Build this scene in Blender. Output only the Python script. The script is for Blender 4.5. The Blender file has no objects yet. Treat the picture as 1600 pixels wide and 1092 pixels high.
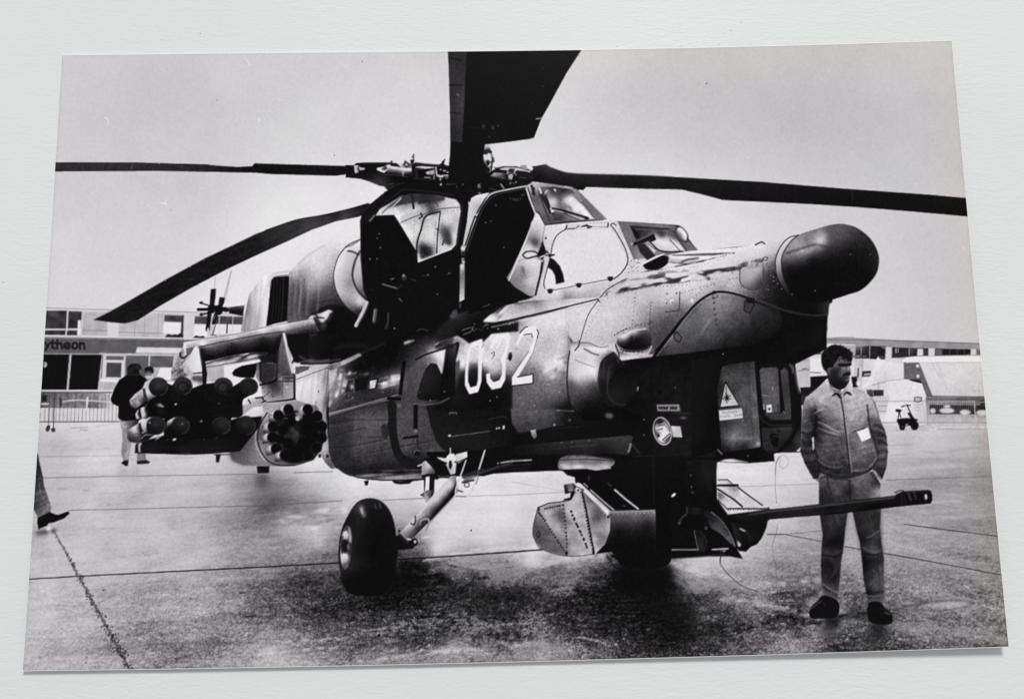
# A glossy black-and-white photographic print lying on a white grained table.
import bpy, math
import numpy as np
from mathutils import Matrix

sc = bpy.context.scene
# ---------------------------------------------------------------- camera (metres; table top is z = 0)
CAM_LOC = np.array([-0.00511267486112099, -0.03095600530826263, 0.1627761954086604])
CAM_ROT = np.array([[0.9994767445539168, 0.015421645265895444, -0.028432550944250515],
                    [-0.020214496130584503, 0.9840284063228838, -0.17686002854187285],
                    [0.025250965171476125, 0.17734223525978907, 0.9838252488887295]])
cam_data = bpy.data.cameras.new('camera')
cam_data.lens, cam_data.sensor_width = 36.0, 36.0
cam_data.clip_start, cam_data.clip_end = 0.005, 20.0
cam = bpy.data.objects.new('camera', cam_data)
sc.collection.objects.link(cam)
m4 = Matrix.Identity(4)
for i in range(3):
    for j in range(3):
        m4[i][j] = CAM_ROT[i, j]
    m4[i][3] = CAM_LOC[i]
cam.matrix_world = m4
sc.camera = cam

# ---------------------------------------------------------------- light: a dim room and one window beyond the top edge
world = bpy.data.worlds.new('World')
sc.world = world
world.use_nodes = True
world.node_tree.nodes['Background'].inputs[0].default_value = (0.98, 0.985, 1.0, 1)
world.node_tree.nodes['Background'].inputs[1].default_value = 0.455


def window_light(name, loc, target, sx, sy, power, col):
    d = bpy.data.lights.new(name, 'AREA')
    d.shape, d.size, d.size_y, d.energy, d.color = 'RECTANGLE', sx, sy, power, col
    o = bpy.data.objects.new(name, d)
    sc.collection.objects.link(o)
    o.location = loc
    v = (Matrix.Translation(target).translation - Matrix.Translation(loc).translation)
    o.rotation_euler = v.to_track_quat('-Z', 'Y').to_euler()
    return o


window_light('window_light', (0.42, 1.65, 2.05), (0, 0, 0), 0.75, 0.6, 49.0, (1.0, 0.985, 0.96))
sc.view_settings.view_transform = 'Standard'
sc.view_settings.look = 'None'
sc.view_settings.exposure = 0.0
sc.view_settings.gamma = 1.0
# ---------------------------------------------------------------- picture painter
# The print carries a black-and-white picture.  It is drawn here as tones (0-255)
# on a 1600 x 1092 sheet of floats, with a second sheet that notes which depicted
# piece each spot belongs to; the emulsion meshes below take both from it.
SW, SH = 1600, 1092  # canvas size in image pixels; all traced coordinates refer to these
CV = np.full((SH, SW), 205.0, np.float32)
ID = np.zeros((SH, SW), np.int16)
PARTS = ['sky']
rng = np.random.default_rng(7)
RAG = [0]
_fr = [0.0, 0.0, 1.0]
_part = [0]


def fr(x0, y0, s):
    """image crop frame: where the following traced coordinates start, and their units per image pixel"""
    _fr[:] = [x0, y0, s]


def tile(t):
    fr('0123'.index(t[1]) * 400.0, 'ABCD'.index(t[0]) * 273.0, 4.0)


def part(name):
    if name not in PARTS:
        PARTS.append(name)
    _part[0] = PARTS.index(name)


def pts(s):
    a, c = [], []
    for tok in s.split():
        c.append(tok.endswith('!'))
        a.append([float(v) for v in tok.rstrip('!').split(',')])
    a = np.array(a, float)
    a[:, 0] = _fr[0] + a[:, 0] / _fr[2]
    a[:, 1] = _fr[1] + a[:, 1] / _fr[2]
    return a, c


def _cr(p0, p1, p2, p3, n=7):
    t = np.linspace(0, 1, n, endpoint=False)[:, None]
    return 0.5 * ((2 * p1) + (-p0 + p2) * t + (2 * p0 - 5 * p1 + 4 * p2 - p3) * t ** 2
                  + (-p0 + 3 * p1 - 3 * p2 + p3) * t ** 3)


def curve(a, corner, closed):
    n = len(a)
    out = []
    for i in range(n if closed else n - 1):
        p1, p2 = a[i], a[(i + 1) % n]
        p0 = p1 if (corner[i] or (not closed and i == 0)) else a[i - 1]
        p3 = p2 if (corner[(i + 1) % n] or (not closed and i == n - 2)) else a[(i + 2) % n]
        out.append(_cr(p0, p1, p2, p3))
    if not closed:
        out.append(a[-1:])
    return np.concatenate(out)


def gauss(m, s):
    if s <= 0:
        return m
    r = max(1, int(3 * s + .5))
    k = np.exp(-.5 * (np.arange(-r, r + 1) / s) ** 2)
    k /= k.sum()
    for ax in (0, 1):
        o = np.zeros_like(m)
        n = m.shape[ax]
        for j, w in zip(range(-r, r + 1), k):
            if abs(j) >= n:
                continue
            if ax == 0:
                if j < 0: o[:j] += w * m[-j:]
                elif j > 0: o[j:] += w * m[:-j]
                else: o += w * m
            else:
                if j < 0: o[:, :j] += w * m[:, -j:]
                elif j > 0: o[:, j:] += w * m[:, :-j]
                else: o += w * m
        m = o
    return m


SS = 4


def coverage(poly, pad=1):
    """exact-in-x, 4x-in-y coverage of a closed polygon; returns slices and mask"""
    x0 = max(0, int(np.floor(poly[:, 0].min())) - pad)
    y0 = max(0, int(np.floor(poly[:, 1].min())) - pad)
    x1 = min(SW, int(np.ceil(poly[:, 0].max())) + pad + 1)
    y1 = min(SH, int(np.ceil(poly[:, 1].max())) + pad + 1)
    if x1 <= x0 or y1 <= y0:
        return None
    w, h = x1 - x0, y1 - y0
    acc = np.zeros(((h) * SS, w + 2))
    X = poly[:, 0] - x0
    Y = (poly[:, 1] - y0) * SS
    xs, rs, sg = [], [], []
    for i in range(len(poly)):
        xa, ya, xb, yb = X[i - 1], Y[i - 1], X[i], Y[i]
        if ya == yb:
            continue
        d = 1.0
        if ya > yb:
            xa, ya, xb, yb, d = xb, yb, xa, ya, -1.0
        ra, rb = max(0, int(np.ceil(ya - .5))), min(h * SS, int(np.ceil(yb - .5)))
        if rb <= ra:
            continue
        r = np.arange(ra, rb)
        xx = xa + (r + .5 - ya) / (yb - ya) * (xb - xa)
        xs.append(np.clip(xx, 0, w)); rs.append(r); sg.append(np.full(len(r), d))
    if not xs:
        return None
    xs, rs, sg = np.concatenate(xs), np.concatenate(rs), np.concatenate(sg)
    f = np.floor(xs).astype(int)
    t = xs - f
    np.add.at(acc, (rs, f), sg * (1 - t))
    np.add.at(acc, (rs, f + 1), sg * t)
    cov = np.clip(np.abs(np.cumsum(acc, 1)), 0, 1)[:, :w]
    cov = cov.reshape(h, SS, w).mean(1)
    return x0, y0, cov.astype(np.float32)


def noise(sx, sy, ang=0.0, seed=0):
    r = np.random.default_rng(seed + 100)
    f = np.fft.rfft2(r.standard_normal((SH, SW)))
    ky = np.fft.fftfreq(SH)[:, None] * 2 * np.pi
    kx = np.fft.rfftfreq(SW)[None] * 2 * np.pi
    c, s = np.cos(ang), np.sin(ang)
    a, b = kx * c + ky * s, -kx * s + ky * c
    g = np.fft.irfft2(f * np.exp(-.5 * ((a * sx) ** 2 + (b * sy) ** 2)), (SH, SW))
    return (g / g.std()).astype(np.float32)


TEX = dict(fine=noise(.7, .7, 0, 1), fine2=noise(1.3, 1.3, 0, 2), mid=noise(3.5, 3.5, 0, 3),
           big=noise(12, 12, 0, 4), huge=noise(40, 40, 0, 5), hs=noise(16, 1.3, -.05, 6),
           hs2=noise(45, 4.5, -.05, 7), vs=noise(1.0, 13, .12, 8), vs2=noise(2.2, 22, .12, 9),
           ds=noise(9, 1.2, -.3, 10), grit=noise(2.2, 1.0, 0, 11), rag=noise(5, 1.8, -.2, 12))


def ground_noise(scale, seed, stretch=1.0, horizon=596.0):
    """noise laid out on the receding ground, so that it shortens towards the horizon"""
    r = np.random.default_rng(seed)
    y, x = np.mgrid[0:SH, 0:SW].astype(np.float32)
    d = np.maximum(y - horizon, 8.0)
    X = (x - 800) / d * scale / stretch + 500.3
    Z = 420.0 / d * scale + 300.7
    lat = r.standard_normal((256, 256)).astype(np.float32)
    i, j = np.floor(Z).astype(int), np.floor(X).astype(int)
    fz, fx = Z - i, X - j
    fz = fz * fz * (3 - 2 * fz); fx = fx * fx * (3 - 2 * fx)
    g = lambda a, b: lat[a & 255, b & 255]
    return (g(i, j) * (1 - fx) + g(i, j + 1) * fx) * (1 - fz) + (g(i + 1, j) * (1 - fx) + g(i + 1, j + 1) * fx) * fz


TEXGAIN = dict(fine=.42, fine2=.6, vs=.55, vs2=.7)


def rbf(samples, x0, y0, w, h):
    a, _ = pts2(samples)
    p, t = a[:, :2], a[:, 2]
    ph = lambda d2: np.sqrt(d2 + 16.0)
    d2 = ((p[:, None] - p[None]) ** 2).sum(-1)
    n = len(p)
    A = np.ones((n + 1, n + 1)); A[:n, :n] = ph(d2); A[n, n] = 0
    A[np.arange(n), np.arange(n)] -= 0.0
    sol = np.linalg.lstsq(A, np.append(t, 0), rcond=None)[0]
    st = 2 if w * h > 30000 else 1
    xs = np.arange(x0, x0 + w + st, st) + .5
    ys = np.arange(y0, y0 + h + st, st) + .5
    out = np.full((len(ys), len(xs)), sol[n])
    for (px, py), c in zip(p, sol[:n]):
        out += c * ph((xs[None] - px) ** 2 + (ys[:, None] - py) ** 2)
    out = np.clip(out, t.min() - 6, t.max() + 6)
    if st == 2:
        out = out.repeat(2, 0).repeat(2, 1)
        out = gauss(out, 1.0)
    return out[:h, :w]


def pts2(s):
    a = np.array([[float(v) for v in tok.split(',')] for tok in s.split()])
    a[:, 0] = _fr[0] + a[:, 0] / _fr[2]
    a[:, 1] = _fr[1] + a[:, 1] / _fr[2]
    return a, None


def _put(x0, y0, cov, tone, a, tex, keep):
    h, w = cov.shape
    sl = (slice(y0, y0 + h), slice(x0, x0 + w))
    m = cov * a
    if RAG[0]:
        m = m * np.clip(.75 + RAG[0] * (.55 * TEX['rag'][sl] + .25 * TEX['mid'][sl]), 0, 1.15)
        m = np.clip(m, 0, 1)
    if tex:
        tone = tone + sum(TEX[k][sl] * v * TEXGAIN.get(k, 1.0) for k, v in tex.items())
    CV[sl] = CV[sl] * (1 - m) + tone * m
    if not keep:
        ID[sl][m > .5] = _part[0]


def F(s, tone, sm=0, soft=.55, a=1.0, tex=None, keep=0):
    """fill a shape; tone is a number, or a string of x,y,tone samples to blend between"""
    p, c = pts(s)
    if sm:
        p = curve(p, c, True)
    r = coverage(p, 1 + int(3 * soft))
    if r is None:
        return
    x0, y0, cov = r
    if soft:
        cov = gauss(cov, soft)
    if isinstance(tone, str):
        tone = rbf(tone, x0, y0, cov.shape[1], cov.shape[0])
    _put(x0, y0, cov, tone, a, tex, keep)


def S(s, w, tone, sm=0, soft=.5, a=1.0, tex=None, keep=1, w2=None):
    """stroke a line; w and w2 are the widths (image pixels) at its two ends"""
    p, c = pts(s)
    if sm and len(p) > 2:
        p = curve(p, c, False)
    w2 = w if w2 is None else w2
    pad = int(max(w, w2) / 2 + 3 * soft + 2)
    x0 = max(0, int(p[:, 0].min()) - pad); y0 = max(0, int(p[:, 1].min()) - pad)
    x1 = min(SW, int(p[:, 0].max()) + pad + 1); y1 = min(SH, int(p[:, 1].max()) + pad + 1)
    if x1 <= x0 or y1 <= y0:
        return
    cov = np.zeros((y1 - y0, x1 - x0), np.float32)
    n = max(1, len(p) - 1)
    for i in range(len(p) - 1):
        (ax, ay), (bx, by) = p[i], p[i + 1]
        wa, wb = w + (w2 - w) * i / n, w + (w2 - w) * (i + 1) / n
        q = int(max(wa, wb) / 2 + 2)
        u0 = max(x0, int(min(ax, bx)) - q); v0 = max(y0, int(min(ay, by)) - q)
        u1 = min(x1, int(max(ax, bx)) + q + 1); v1 = min(y1, int(max(ay, by)) + q + 1)
        if u1 <= u0 or v1 <= v0:
            continue
        gx = np.arange(u0, u1)[None] + .5 - ax
        gy = np.arange(v0, v1)[:, None] + .5 - ay
        dx, dy = bx - ax, by - ay
        L = dx * dx + dy * dy + 1e-9
        t = np.clip((gx * dx + gy * dy) / L, 0, 1)
        d = np.sqrt((gx - t * dx) ** 2 + (gy - t * dy) ** 2)
        hw = (wa + (wb - wa) * t) / 2
        m = np.clip(hw + .5 - d, 0, 1) * np.minimum(1, 2 * hw)
        blk = cov[v0 - y0:v1 - y0, u0 - x0:u1 - x0]
        np.maximum(blk, m, out=blk)
    if soft:
        cov = gauss(cov, soft)
    _put(x0, y0, cov, tone, a, tex, keep)


def E(cx, cy, rx, ry, tone, rot=0, soft=.55, a=1.0, tex=None, keep=0, seg=(0, 360)):
    t = np.radians(np.linspace(seg[0], seg[1], 49))
    c, s = np.cos(np.radians(rot)), np.sin(np.radians(rot))
    X = cx + rx * np.cos(t) * c - ry * np.sin(t) * s
    Y = cy + rx * np.cos(t) * s + ry * np.sin(t) * c
    F(' '.join('%.2f,%.2f' % q for q in zip(X, Y)), tone, 0, soft, a, tex, keep)


def A(cx, cy, rx, ry, w, tone, rot=0, seg=(0, 360), soft=.5, a=1.0):
    """stroke an elliptic arc"""
    t = np.radians(np.linspace(seg[0], seg[1], 41))
    c, s = np.cos(np.radians(rot)), np.sin(np.radians(rot))
    X = cx + rx * np.cos(t) * c - ry * np.sin(t) * s
    Y = cy + rx * np.cos(t) * s + ry * np.sin(t) * c
    S(' '.join('%.2f,%.2f' % q for q in zip(X, Y)), w, tone, 0, soft, a)


def dots(s, r, tone, soft=.4, a=1.0):
    for tok in s.split():
        x, y = map(float, tok.split(','))
        E(x, y, r * _fr[2], r * _fr[2], tone, soft=soft, a=a, keep=1)


def rivets(s, step, r, tone, a=.8, sm=1, jit=.15):
    """dots along a line every step image pixels"""
    p, c = pts(s)
    if sm and len(p) > 2:
        p = curve(p, c, False)
    d = np.r_[0, np.cumsum(np.hypot(*np.diff(p, axis=0).T))]
    q = np.arange(0, d[-1], step)
    q = q + rng.uniform(-jit, jit, len(q)) * step
    X, Y = np.interp(q, d, p[:, 0]), np.interp(q, d, p[:, 1])
    f = list(_fr); fr(0, 0, 1)
    for x, y in zip(X, Y):
        E(x, y, r, r, tone, soft=.35, a=a * rng.uniform(.5, 1), keep=1)
    fr(*f)


def scatter(s, n, r, tone, a=.8, stretch=1.0):
    """random specks inside a shape"""
    p, _ = pts(s)
    lo, hi = p.min(0), p.max(0)
    r0 = coverage(p)
    if r0 is None: return
    x0, y0, cov = r0
    f = list(_fr); fr(0, 0, 1)
    k = 0
    while k < n:
        x, y = rng.uniform(lo, hi)
        i, j = int(y) - y0, int(x) - x0
        if 0 <= i < cov.shape[0] and 0 <= j < cov.shape[1]:
            if rng.random() < cov[i, j]:
                q = r * rng.uniform(.5, 1.3)
                E(x, y, q * stretch, q, tone, soft=.4, a=a * rng.uniform(.4, 1), keep=1)
        k += 1
    fr(*f)
# ---- sky
part('sky')
fr(0, 0, 1)
F('0,0 1600,0 1600,720 0,720', '100,90,199 250,100,198 400,100,199 550,90,202 660,110,207 640,180,211 420,170,199 250,170,195 130,180,197 100,250,203 '
  '300,300,200 200,380,207 120,450,210 300,430,210 420,330,222 500,300,224 560,240,214 420,240,205 620,240,218 400,400,224 330,460,222 '
  '850,250,216 940,200,200 1000,120,193 960,90,200 1100,150,189 1200,100,190 1250,180,184 1350,130,190 1450,100,194 1480,200,190 1350,230,186 '
  '1100,230,194 1150,330,214 980,330,224 1050,360,226 1200,350,212 1280,320,205 1420,380,199 1500,360,197 1420,470,203 1500,500,199 1340,500,212 1450,280,192',
  tex=dict(huge=1.2, big=.8))

# ---- hall on the left with its sign band
part('hall')
tile('B0')
F('255,838 283,838 1240,862 1560,876 1700,884 1700,1060 255,1030', 188, tex=dict(mid=3))
S('283,833 1240,860 1560,874', 1.0, 135)
S('283,842 1240,868 1560,881', 1.2, 216)
tile('C0')
F('255,-72 900,-62 1250,-58 1700,-50 1700,60 1250,60 255,30', 106, tex=dict(mid=3))
F('620,22 1110,28 1400,40 1400,200 1000,200 1000,262 600,262', 176, tex=dict(vs=4, mid=3))
F('240,255 700,255 720,372 240,372', '250,280,70 300,300,110 400,300,120 500,290,130 600,300,150 690,300,185 300,360,120 450,360,130 600,360,120 700,350,200', tex=dict(fine2=10, vs=10))
part('hall/window')
tile('B0')
F('283,850 420,850 415,962 278,962', 66, tex=dict(mid=9))
part('hall/window.a')
F('428,853 512,855 505,960 425,960', 64, tex=dict(mid=9))
part('hall/window.b')
F('275,972 410,972 408,1002 272,1000', 58, tex=dict(mid=8))
part('hall/window.c')
F('418,973 482,973 482,1003 415,1003', 58, tex=dict(mid=8))
part('hall')
S('422,850 414,1003', 1.6, 196); S('272,967 505,968', 1.8, 200)
F('487,910 507,910 505,1000 485,1000', 226)
part('hall/panel')
F('520,862 672,866 672,1008 512,1005', 176, tex=dict(mid=4))
S('517,972 672,974', 1, 128); S('512,1006 672,1010', 1.2, 210); S('517,860 510,1005', 1.4, 205)
part('hall')
F('672,862 740,865 740,1015 672,1012', 208)
part('hall/panel.a')
F('742,925 850,920 1020,872 1020,1015 740,1010', 183, tex=dict(mid=4))
for x in (845, 905, 990):
    S('%d,880 %d,1012' % (x, x - 4), .9, 148)
S('742,984 1018,992', 1, 132)
part('hall/window.d')
F('1030,878 1150,880 1145,922 1025,918', '1040,880,95 1080,890,70 1130,890,78 1040,915,100 1130,915,75', tex=dict(mid=6))
F('1025,922 1138,925 1132,1000 1018,990', 228)
F('1135,880 1150,880 1145,1015 1128,1015', 72)
F('1035,1012 1050,995 1075,1002 1095,996 1110,1000 1125,990 1142,1000 1142,1020 1035,1020', 42, sm=1)
part('hall')
F('1152,868 1216,872 1212,1024 1146,1022', 205)
part('hall/window.e')
F('1218,885 1300,886 1300,935 1215,930', 88, tex=dict(mid=6))
F('1215,936 1300,938 1296,1012 1210,1008', 228)
F('1210,1018 1225,1004 1250,1010 1270,1006 1275,1022 1210,1024', 55, sm=1)
part('hall/window.f')
F('1340,884 1520,888 1515,938 1340,932', 80, tex=dict(mid=7))
F('1340,936 1515,938 1510,990 1340,1000', 222)
S('1372,884 1368,995', 1.3, 205); S('1456,886 1452,985', 1.1, 200); S('1420,935 1418,988', 2.2, 70)
part('hall')
S('270,1008 1150,1022 1300,1026', 1.6, 214)
S('268,1016 1150,1030', 1.0, 96)
# sign lettering (cut by the edge of the print)
part('hall/lettering')
for s in ('284,1050 296,1074 ', '312,1048 286,1094', '330,1034 328,1080 340,1086', '318,1052 346,1052', '358,1032 356,1086', '358,1062 370,1052 384,1056 388,1086',
          '404,1070 434,1070 432,1056 418,1050 404,1060 402,1076 414,1087 434,1082', '452,1068 458,1052 474,1050 484,1062 482,1080 468,1088 454,1082 452,1068', '500,1052 500,1088',
          '500,1062 512,1051 524,1056 528,1088'):
    S(s, 3.6, 34, keep=0)
tile('C0')
part('hall/light_box')
F('858,-14 1140,-10 1128,26 848,22', 208, tex=dict(mid=3))
part('hall')
S('262,27 1130,32', 1.1, 190)
part('hall/doorway')
F('255,30 435,31 417,252 248,252', 10)
part('hall/doorway.a')
F('447,32 636,33 610,254 428,253', 12)
part('hall')
S('441,30 421,252', 2.6, 168)
E(281, 95, 13, 17, 175); E(276, 92, 5, 8, 90)
part('hall/window_frame')
F('652,34 782,36 776,190 632,186', 204)
F('664,40 776,42 772,66 662,64', 112, tex=dict(mid=4))
F('667,82 760,83 756,174 662,172', 86, tex=dict(mid=5))
S('640,35 634,180', 1.4, 120)
F('630,182 740,186 738,204 628,200', 226)
part('hall/panel.b')
F('787,38 930,40 925,196 780,194', 106, tex=dict(mid=6))
part('hall/panel.c')
F('940,40 1092,42 1082,112 935,112', 104, tex=dict(mid=6))
S('934,40 930,112', 1.3, 190); S('1090,42 1082,112', 1.5, 200)
part('hall')
S('250,258 700,257', 2.2, 216)

# ---- wet concrete apron
part('apron')
fr(0, 0, 1)
F('0,637 700,640 900,660 1600,664 1600,1092 0,1092',
  '70,645,205 80,665,205 150,670,211 300,690,206 450,720,206 1400,690,186 1500,700,172 1450,678,196 100,702,183 200,698,200 150,725,207 300,735,196 480,735,208 850,745,214 '
  '1150,760,216 1230,760,212 1450,740,168 1540,745,160 1400,715,180 100,770,193 200,775,190 350,770,180 425,785,108 480,792,150 560,770,216 700,790,212 800,790,217 780,760,216 '
  '1240,790,203 1400,790,182 1500,790,175 1450,815,188 100,820,195 250,820,190 400,825,152 460,818,188 500,845,192 680,840,206 760,830,217 820,850,200 1230,830,192 1400,840,190 1520,835,176 '
  '60,870,195 150,870,199 300,870,192 400,870,158 500,870,135 680,860,203 760,855,195 830,870,212 900,880,180 1100,880,194 1230,870,172 1330,850,190 1450,870,178 1550,880,168 '
  '60,920,199 200,930,186 300,910,184 400,910,122 480,900,84 520,920,62 600,935,22 640,900,14 660,880,60 700,890,120 740,905,85 800,900,105 860,895,125 900,910,95 960,905,14 1030,908,24 1060,890,160 1090,900,176 1200,900,168 '
  '1250,905,150 1400,900,168 1500,900,166 60,960,199 200,950,186 330,960,160 400,950,118 470,950,80 600,952,44 700,940,56 800,930,48 900,930,44 980,940,18 1060,935,52 1100,930,84 1180,940,168 1240,935,112 '
  '1320,950,150 1450,950,162 1540,950,160 60,1010,192 150,1000,186 250,1000,148 330,1000,138 420,970,122 500,980,90 600,980,78 700,980,70 800,985,70 860,970,58 950,975,40 1050,990,24 1090,965,80 1130,980,70 '
  '1240,968,55 1180,960,120 1280,958,180 1290,990,150 1330,965,120 1450,980,150 1540,980,156 60,1035,196 200,1040,165 330,1020,148 420,1012,186 500,1020,152 600,1010,118 700,1020,158 760,1015,112 850,1010,145 950,1010,100 '
  '1030,1005,40 1090,1010,72 1150,1010,105 1230,1000,150 1300,1010,90 1360,1000,98 1450,1000,138 1550,1000,140',
  tex=dict(big=2.5))
# wet streaks: pale reflections, dark damp bands and the aircraft's shadow, drawn as tones
for s, w, t, a in (('1400,985 1450,988 1500,975', 5, 120, .5),
                   ('400,1005 470,1000 540,998', 4, 200, .55), ('400,1022 480,1014 560,1010', 4, 205, .5), ('560,1032 650,1022 720,1015 770,1020', 9, 200, .55),
                   ('550,986 620,980 690,971', 2.5, 150, .6), ('480,826 530,820 540,822', 8, 215, .7), ('440,812 500,800 540,796', 9, 220, .6),
                   ('660,875 760,858 900,850', 5, 215, .5), ('660,840 720,836 800,842', 5, 215, .5), ('800,868 850,880 900,866 960,872', 12, 205, .6),
                   ('1050,880 1100,895 1200,912 1280,905', 8, 200, .6), ('1130,935 1200,945 1280,965', 8, 195, .5), ('1060,915 1140,920 1180,928', 5, 120, .4),
                   ('800,975 870,972 950,968', 4, 120, .5), ('1100,978 1160,980 1210,975 1240,968', 12, 28, .6), ('1200,965 1240,968 1290,975', 9, 45, .6),
                   ('1120,945 1180,950', 7, 90, .4), ('870,990 930,1000 960,1012', 3, 175, .5), ('862,994 900,1010 905,1014', 4, 185, .45),
                   ('800,1010 850,1006', 8, 175, .5), ('1395,905 1500,912 1560,915', 8, 190, .35), ('1200,925 1240,930 1275,928', 9, 100, .6), ('1310,962 1360,958', 5, 70, .7),
                   ('200,990 280,1005 350,1000', 12, 125, .4), ('170,935 215,932', 9, 165, .35), ('90,763 140,766', 4, 168, .5),
                   ('120,772 240,768', 3, 175, .3), ('60,700 170,700', 6, 178, .4), ('410,790 470,800 520,812', 10, 100, .35), ('400,800 470,815 520,818', 7, 105, .3),
                   ('650,905 690,880 740,890', 9, 20, .35), ('640,925 720,915 760,900', 10, 30, .5), ('700,878 760,888 800,880', 4, 190, .5), ('690,868 740,866', 3, 200, .5), ('630,885 660,888 690,902', 12, 4, .8), ('640,900 670,905 700,908', 10, 8, .7), ('640,925 700,930 800,925 880,935', 12, 40, .45), ('700,950 800,945 900,948', 9, 38, .4), ('900,925 960,930 1010,945', 16, 14, .5), ('930,960 1000,975 1060,985', 14, 22, .5), ('460,905 520,915', 12, 50, .5), ('500,945 580,950', 10, 50, .45), ('720,985 800,975', 5, 130, .4), ('330,905 390,900', 9, 190, .4), ('310,950 380,940', 9, 185, .4), ('390,985 330,975', 8, 180, .35), ('460,1000 520,990 600,988', 5, 125, .4)):
    RAG[0] = 1.0; S(s, w, t, 1, soft=w * .3, a=min(1, a * 1.25)); RAG[0] = 0
# damp patchwork: grainy, stretched along the ground
_y, _x = np.mgrid[0:SH, 0:SW].astype(np.float32)
_g = (ID == PARTS.index('apron'))
_near = np.clip((_y - 780) / 200, 0, 1)
_ss = lambda v, a, b: (lambda t: t * t * (3 - 2 * t))(np.clip((v - a) / (b - a), 0, 1))
CV -= _g * (17 * _ss(_y, 690, 880) * _ss(_x, 1120, 1330) + 9 * _ss(_y, 820, 940) * (1 - _ss(_x, 250, 500)))
CV -= _g * 15 * np.exp(-((CV - 172) / 34) ** 2) * _ss(_y, 690, 800)
_dk = np.clip((200 - CV) / 120, 0, 1)
CV += _g * (TEX['hs'] * (1.0 + 4 * _near * _dk) + TEX['hs2'] * (1.6 + 2.2 * _near) + TEX['grit'] * (1 + 11 * _near * _dk) + TEX['fine'] * (1 + 13 * _near * _dk) + TEX['fine2'] * 4 * _near * _dk)
_gn = sum(a_ * ground_noise(s_, 40 + k_, st_) for k_, (s_, a_, st_) in enumerate(((5, 1.0, 1.6), (11, .8, 1.5), (23, .6, 1.3), (47, .5, 1.2), (95, .4, 1.0))))
_mid = np.clip(1 - np.abs(CV - 110) / 115, 0, 1)
CV += _g * np.clip((_y - 700) / 90, 0, 1) * _gn * (.4 + 6.0 * _mid)
_p = ground_noise(13, 71, 1.9) + .6 * ground_noise(31, 72, 1.6) + .4 * ground_noise(66, 73, 1.3)
_z = _g * _ss(_y, 790, 860) * np.clip(1 - np.abs(CV - 86) / 66, 0, 1) * (.35 + .65 * _ss(_x, 420, 620))
CV += _z * (34 * _ss(_p, .5, 1.1) - 20 * _ss(-_p, .5, 1.2))
_c = _g * np.clip((_y - 840) / 70, 0, 1)
CV += _c * (CV - 112) * .08
_sh = np.clip((760 - _y) / 60, 0, 1)
CV += _g * TEX['hs2'] * 2.0 * _sh
# right-hand far apron: rippled wet bands
for i in range(26):
    x0, y0 = rng.uniform(1390, 1520), rng.uniform(690, 850)
    S('%f,%f %f,%f %f,%f' % (x0, y0, x0 + 30, y0 + rng.uniform(-2, 1), x0 + 65, y0 + rng.uniform(-5, 1)), rng.uniform(2, 5), rng.choice([150, 205]), 1, soft=1.6, a=.28)
# expansion joints between the slabs
part('apron/joint')
tile('D0')
S('150,344 470,324 1000,298 1600,268 2120,240', 1.8, 30, a=.9, w2=2.6, soft=.4, keep=0)
tile('D1'); S('880,218 1100,206 1600,172 1790,157', 2.4, 22, a=.95, keep=0)
part('apron')
tile('C0')
S('240,668 500,665 850,660', 1.0, 135, a=.6); S('240,802 700,792 1100,786 1600,778', 1.2, 100, a=.7); S('430,1003 800,996 1600,975 2140,945', 1.2, 95, a=.75)
tile('C1'); S('240,768 480,762', 1.1, 95, a=.8); S('790,941 1060,928', 1.0, 80, a=.8); S('1330,915 1600,908 1930,890', .9, 120, a=.8); S('1600,826 1940,885', .9, 150, a=.7)
tile('C2'); S('1280,862 1600,850 1920,838', .9, 130, a=.8)
tile('C3'); S('740,815 1000,806 1415,792', 1.0, 110, a=.8); S('760,600 900,590', 1, 130, a=.5); S('760,660 880,655', 1, 140, a=.5); S('900,630 1060,645', 1, 150, a=.4)
part('apron/joint.a')
tile('D3'); S('0,62 120,62', 1.5, 60, keep=0); S('118,64 330,105', 1.2, 75, keep=0); S('480,138 580,156', 1.3, 75, keep=0); S('725,180 1000,228 1480,319', 1.5, 68, keep=0)
part('apron/joint.b')
S('850,-2 1130,36 1455,76', 1.4, 72, keep=0)
part('apron')
S('130,60 330,40', 1.3, 110, a=.7); S('480,30 880,2', 1.0, 150, a=.6)
# crumbling joint running to the front left corner
tile('D0')
part('apron/joint.c')
S('340,50 440,240 620,560 810,905', 1.2, 95, a=.55, keep=0, w2=3.2)
S('345,55 445,235 630,560 815,905', .8, 60, a=.5, w2=1.8, soft=.7)
for i in range(330):
    t = rng.random() ** .8
    x, y = 340 + 470 * t + 6 * np.sin(t * 9), 50 + 855 * t
    off = rng.normal(0, 3 + 13 * t)
    E(x + off, y + rng.normal(0, 6), rng.uniform(1.5, 3.5 + 3 * t), rng.uniform(1.5, 4 + 4 * t), rng.choice([30, 45, 60, 200], p=[.4, .3, .2, .1]), rot=rng.uniform(0, 90), a=.75, keep=1)
for x, y in ((445, 235), (500, 330), (560, 450), (640, 580), (700, 690), (715, 780), (780, 825), (755, 800)):
    scatter('%d,%d %d,%d %d,%d %d,%d' % (x - 25, y - 25, x + 25, y - 25, x + 25, y + 25, x - 25, y + 25), 12, 1.1, 25)
part('apron')
dots('250,833 645,410 865,463 1040,533 815,650 740,680 1190,462 1240,446 535,862 540,828 1225,610', .9, 45)
S('1500,428 1530,426', 1.5, 40); S('1530,575 1600,570', 2, 40); S('640,412 660,408', .9, 60)
S('900,755 1110,742', 2.5, 110, a=.6, soft=1); S('200,830 640,790 700,800', 2, 150, a=.5, soft=1)
scatter('880,400 1600,300 1600,880 820,880', 60, .7, 225); scatter('880,400 1600,300 1600,880 820,880', 70, .8, 60)
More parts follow.
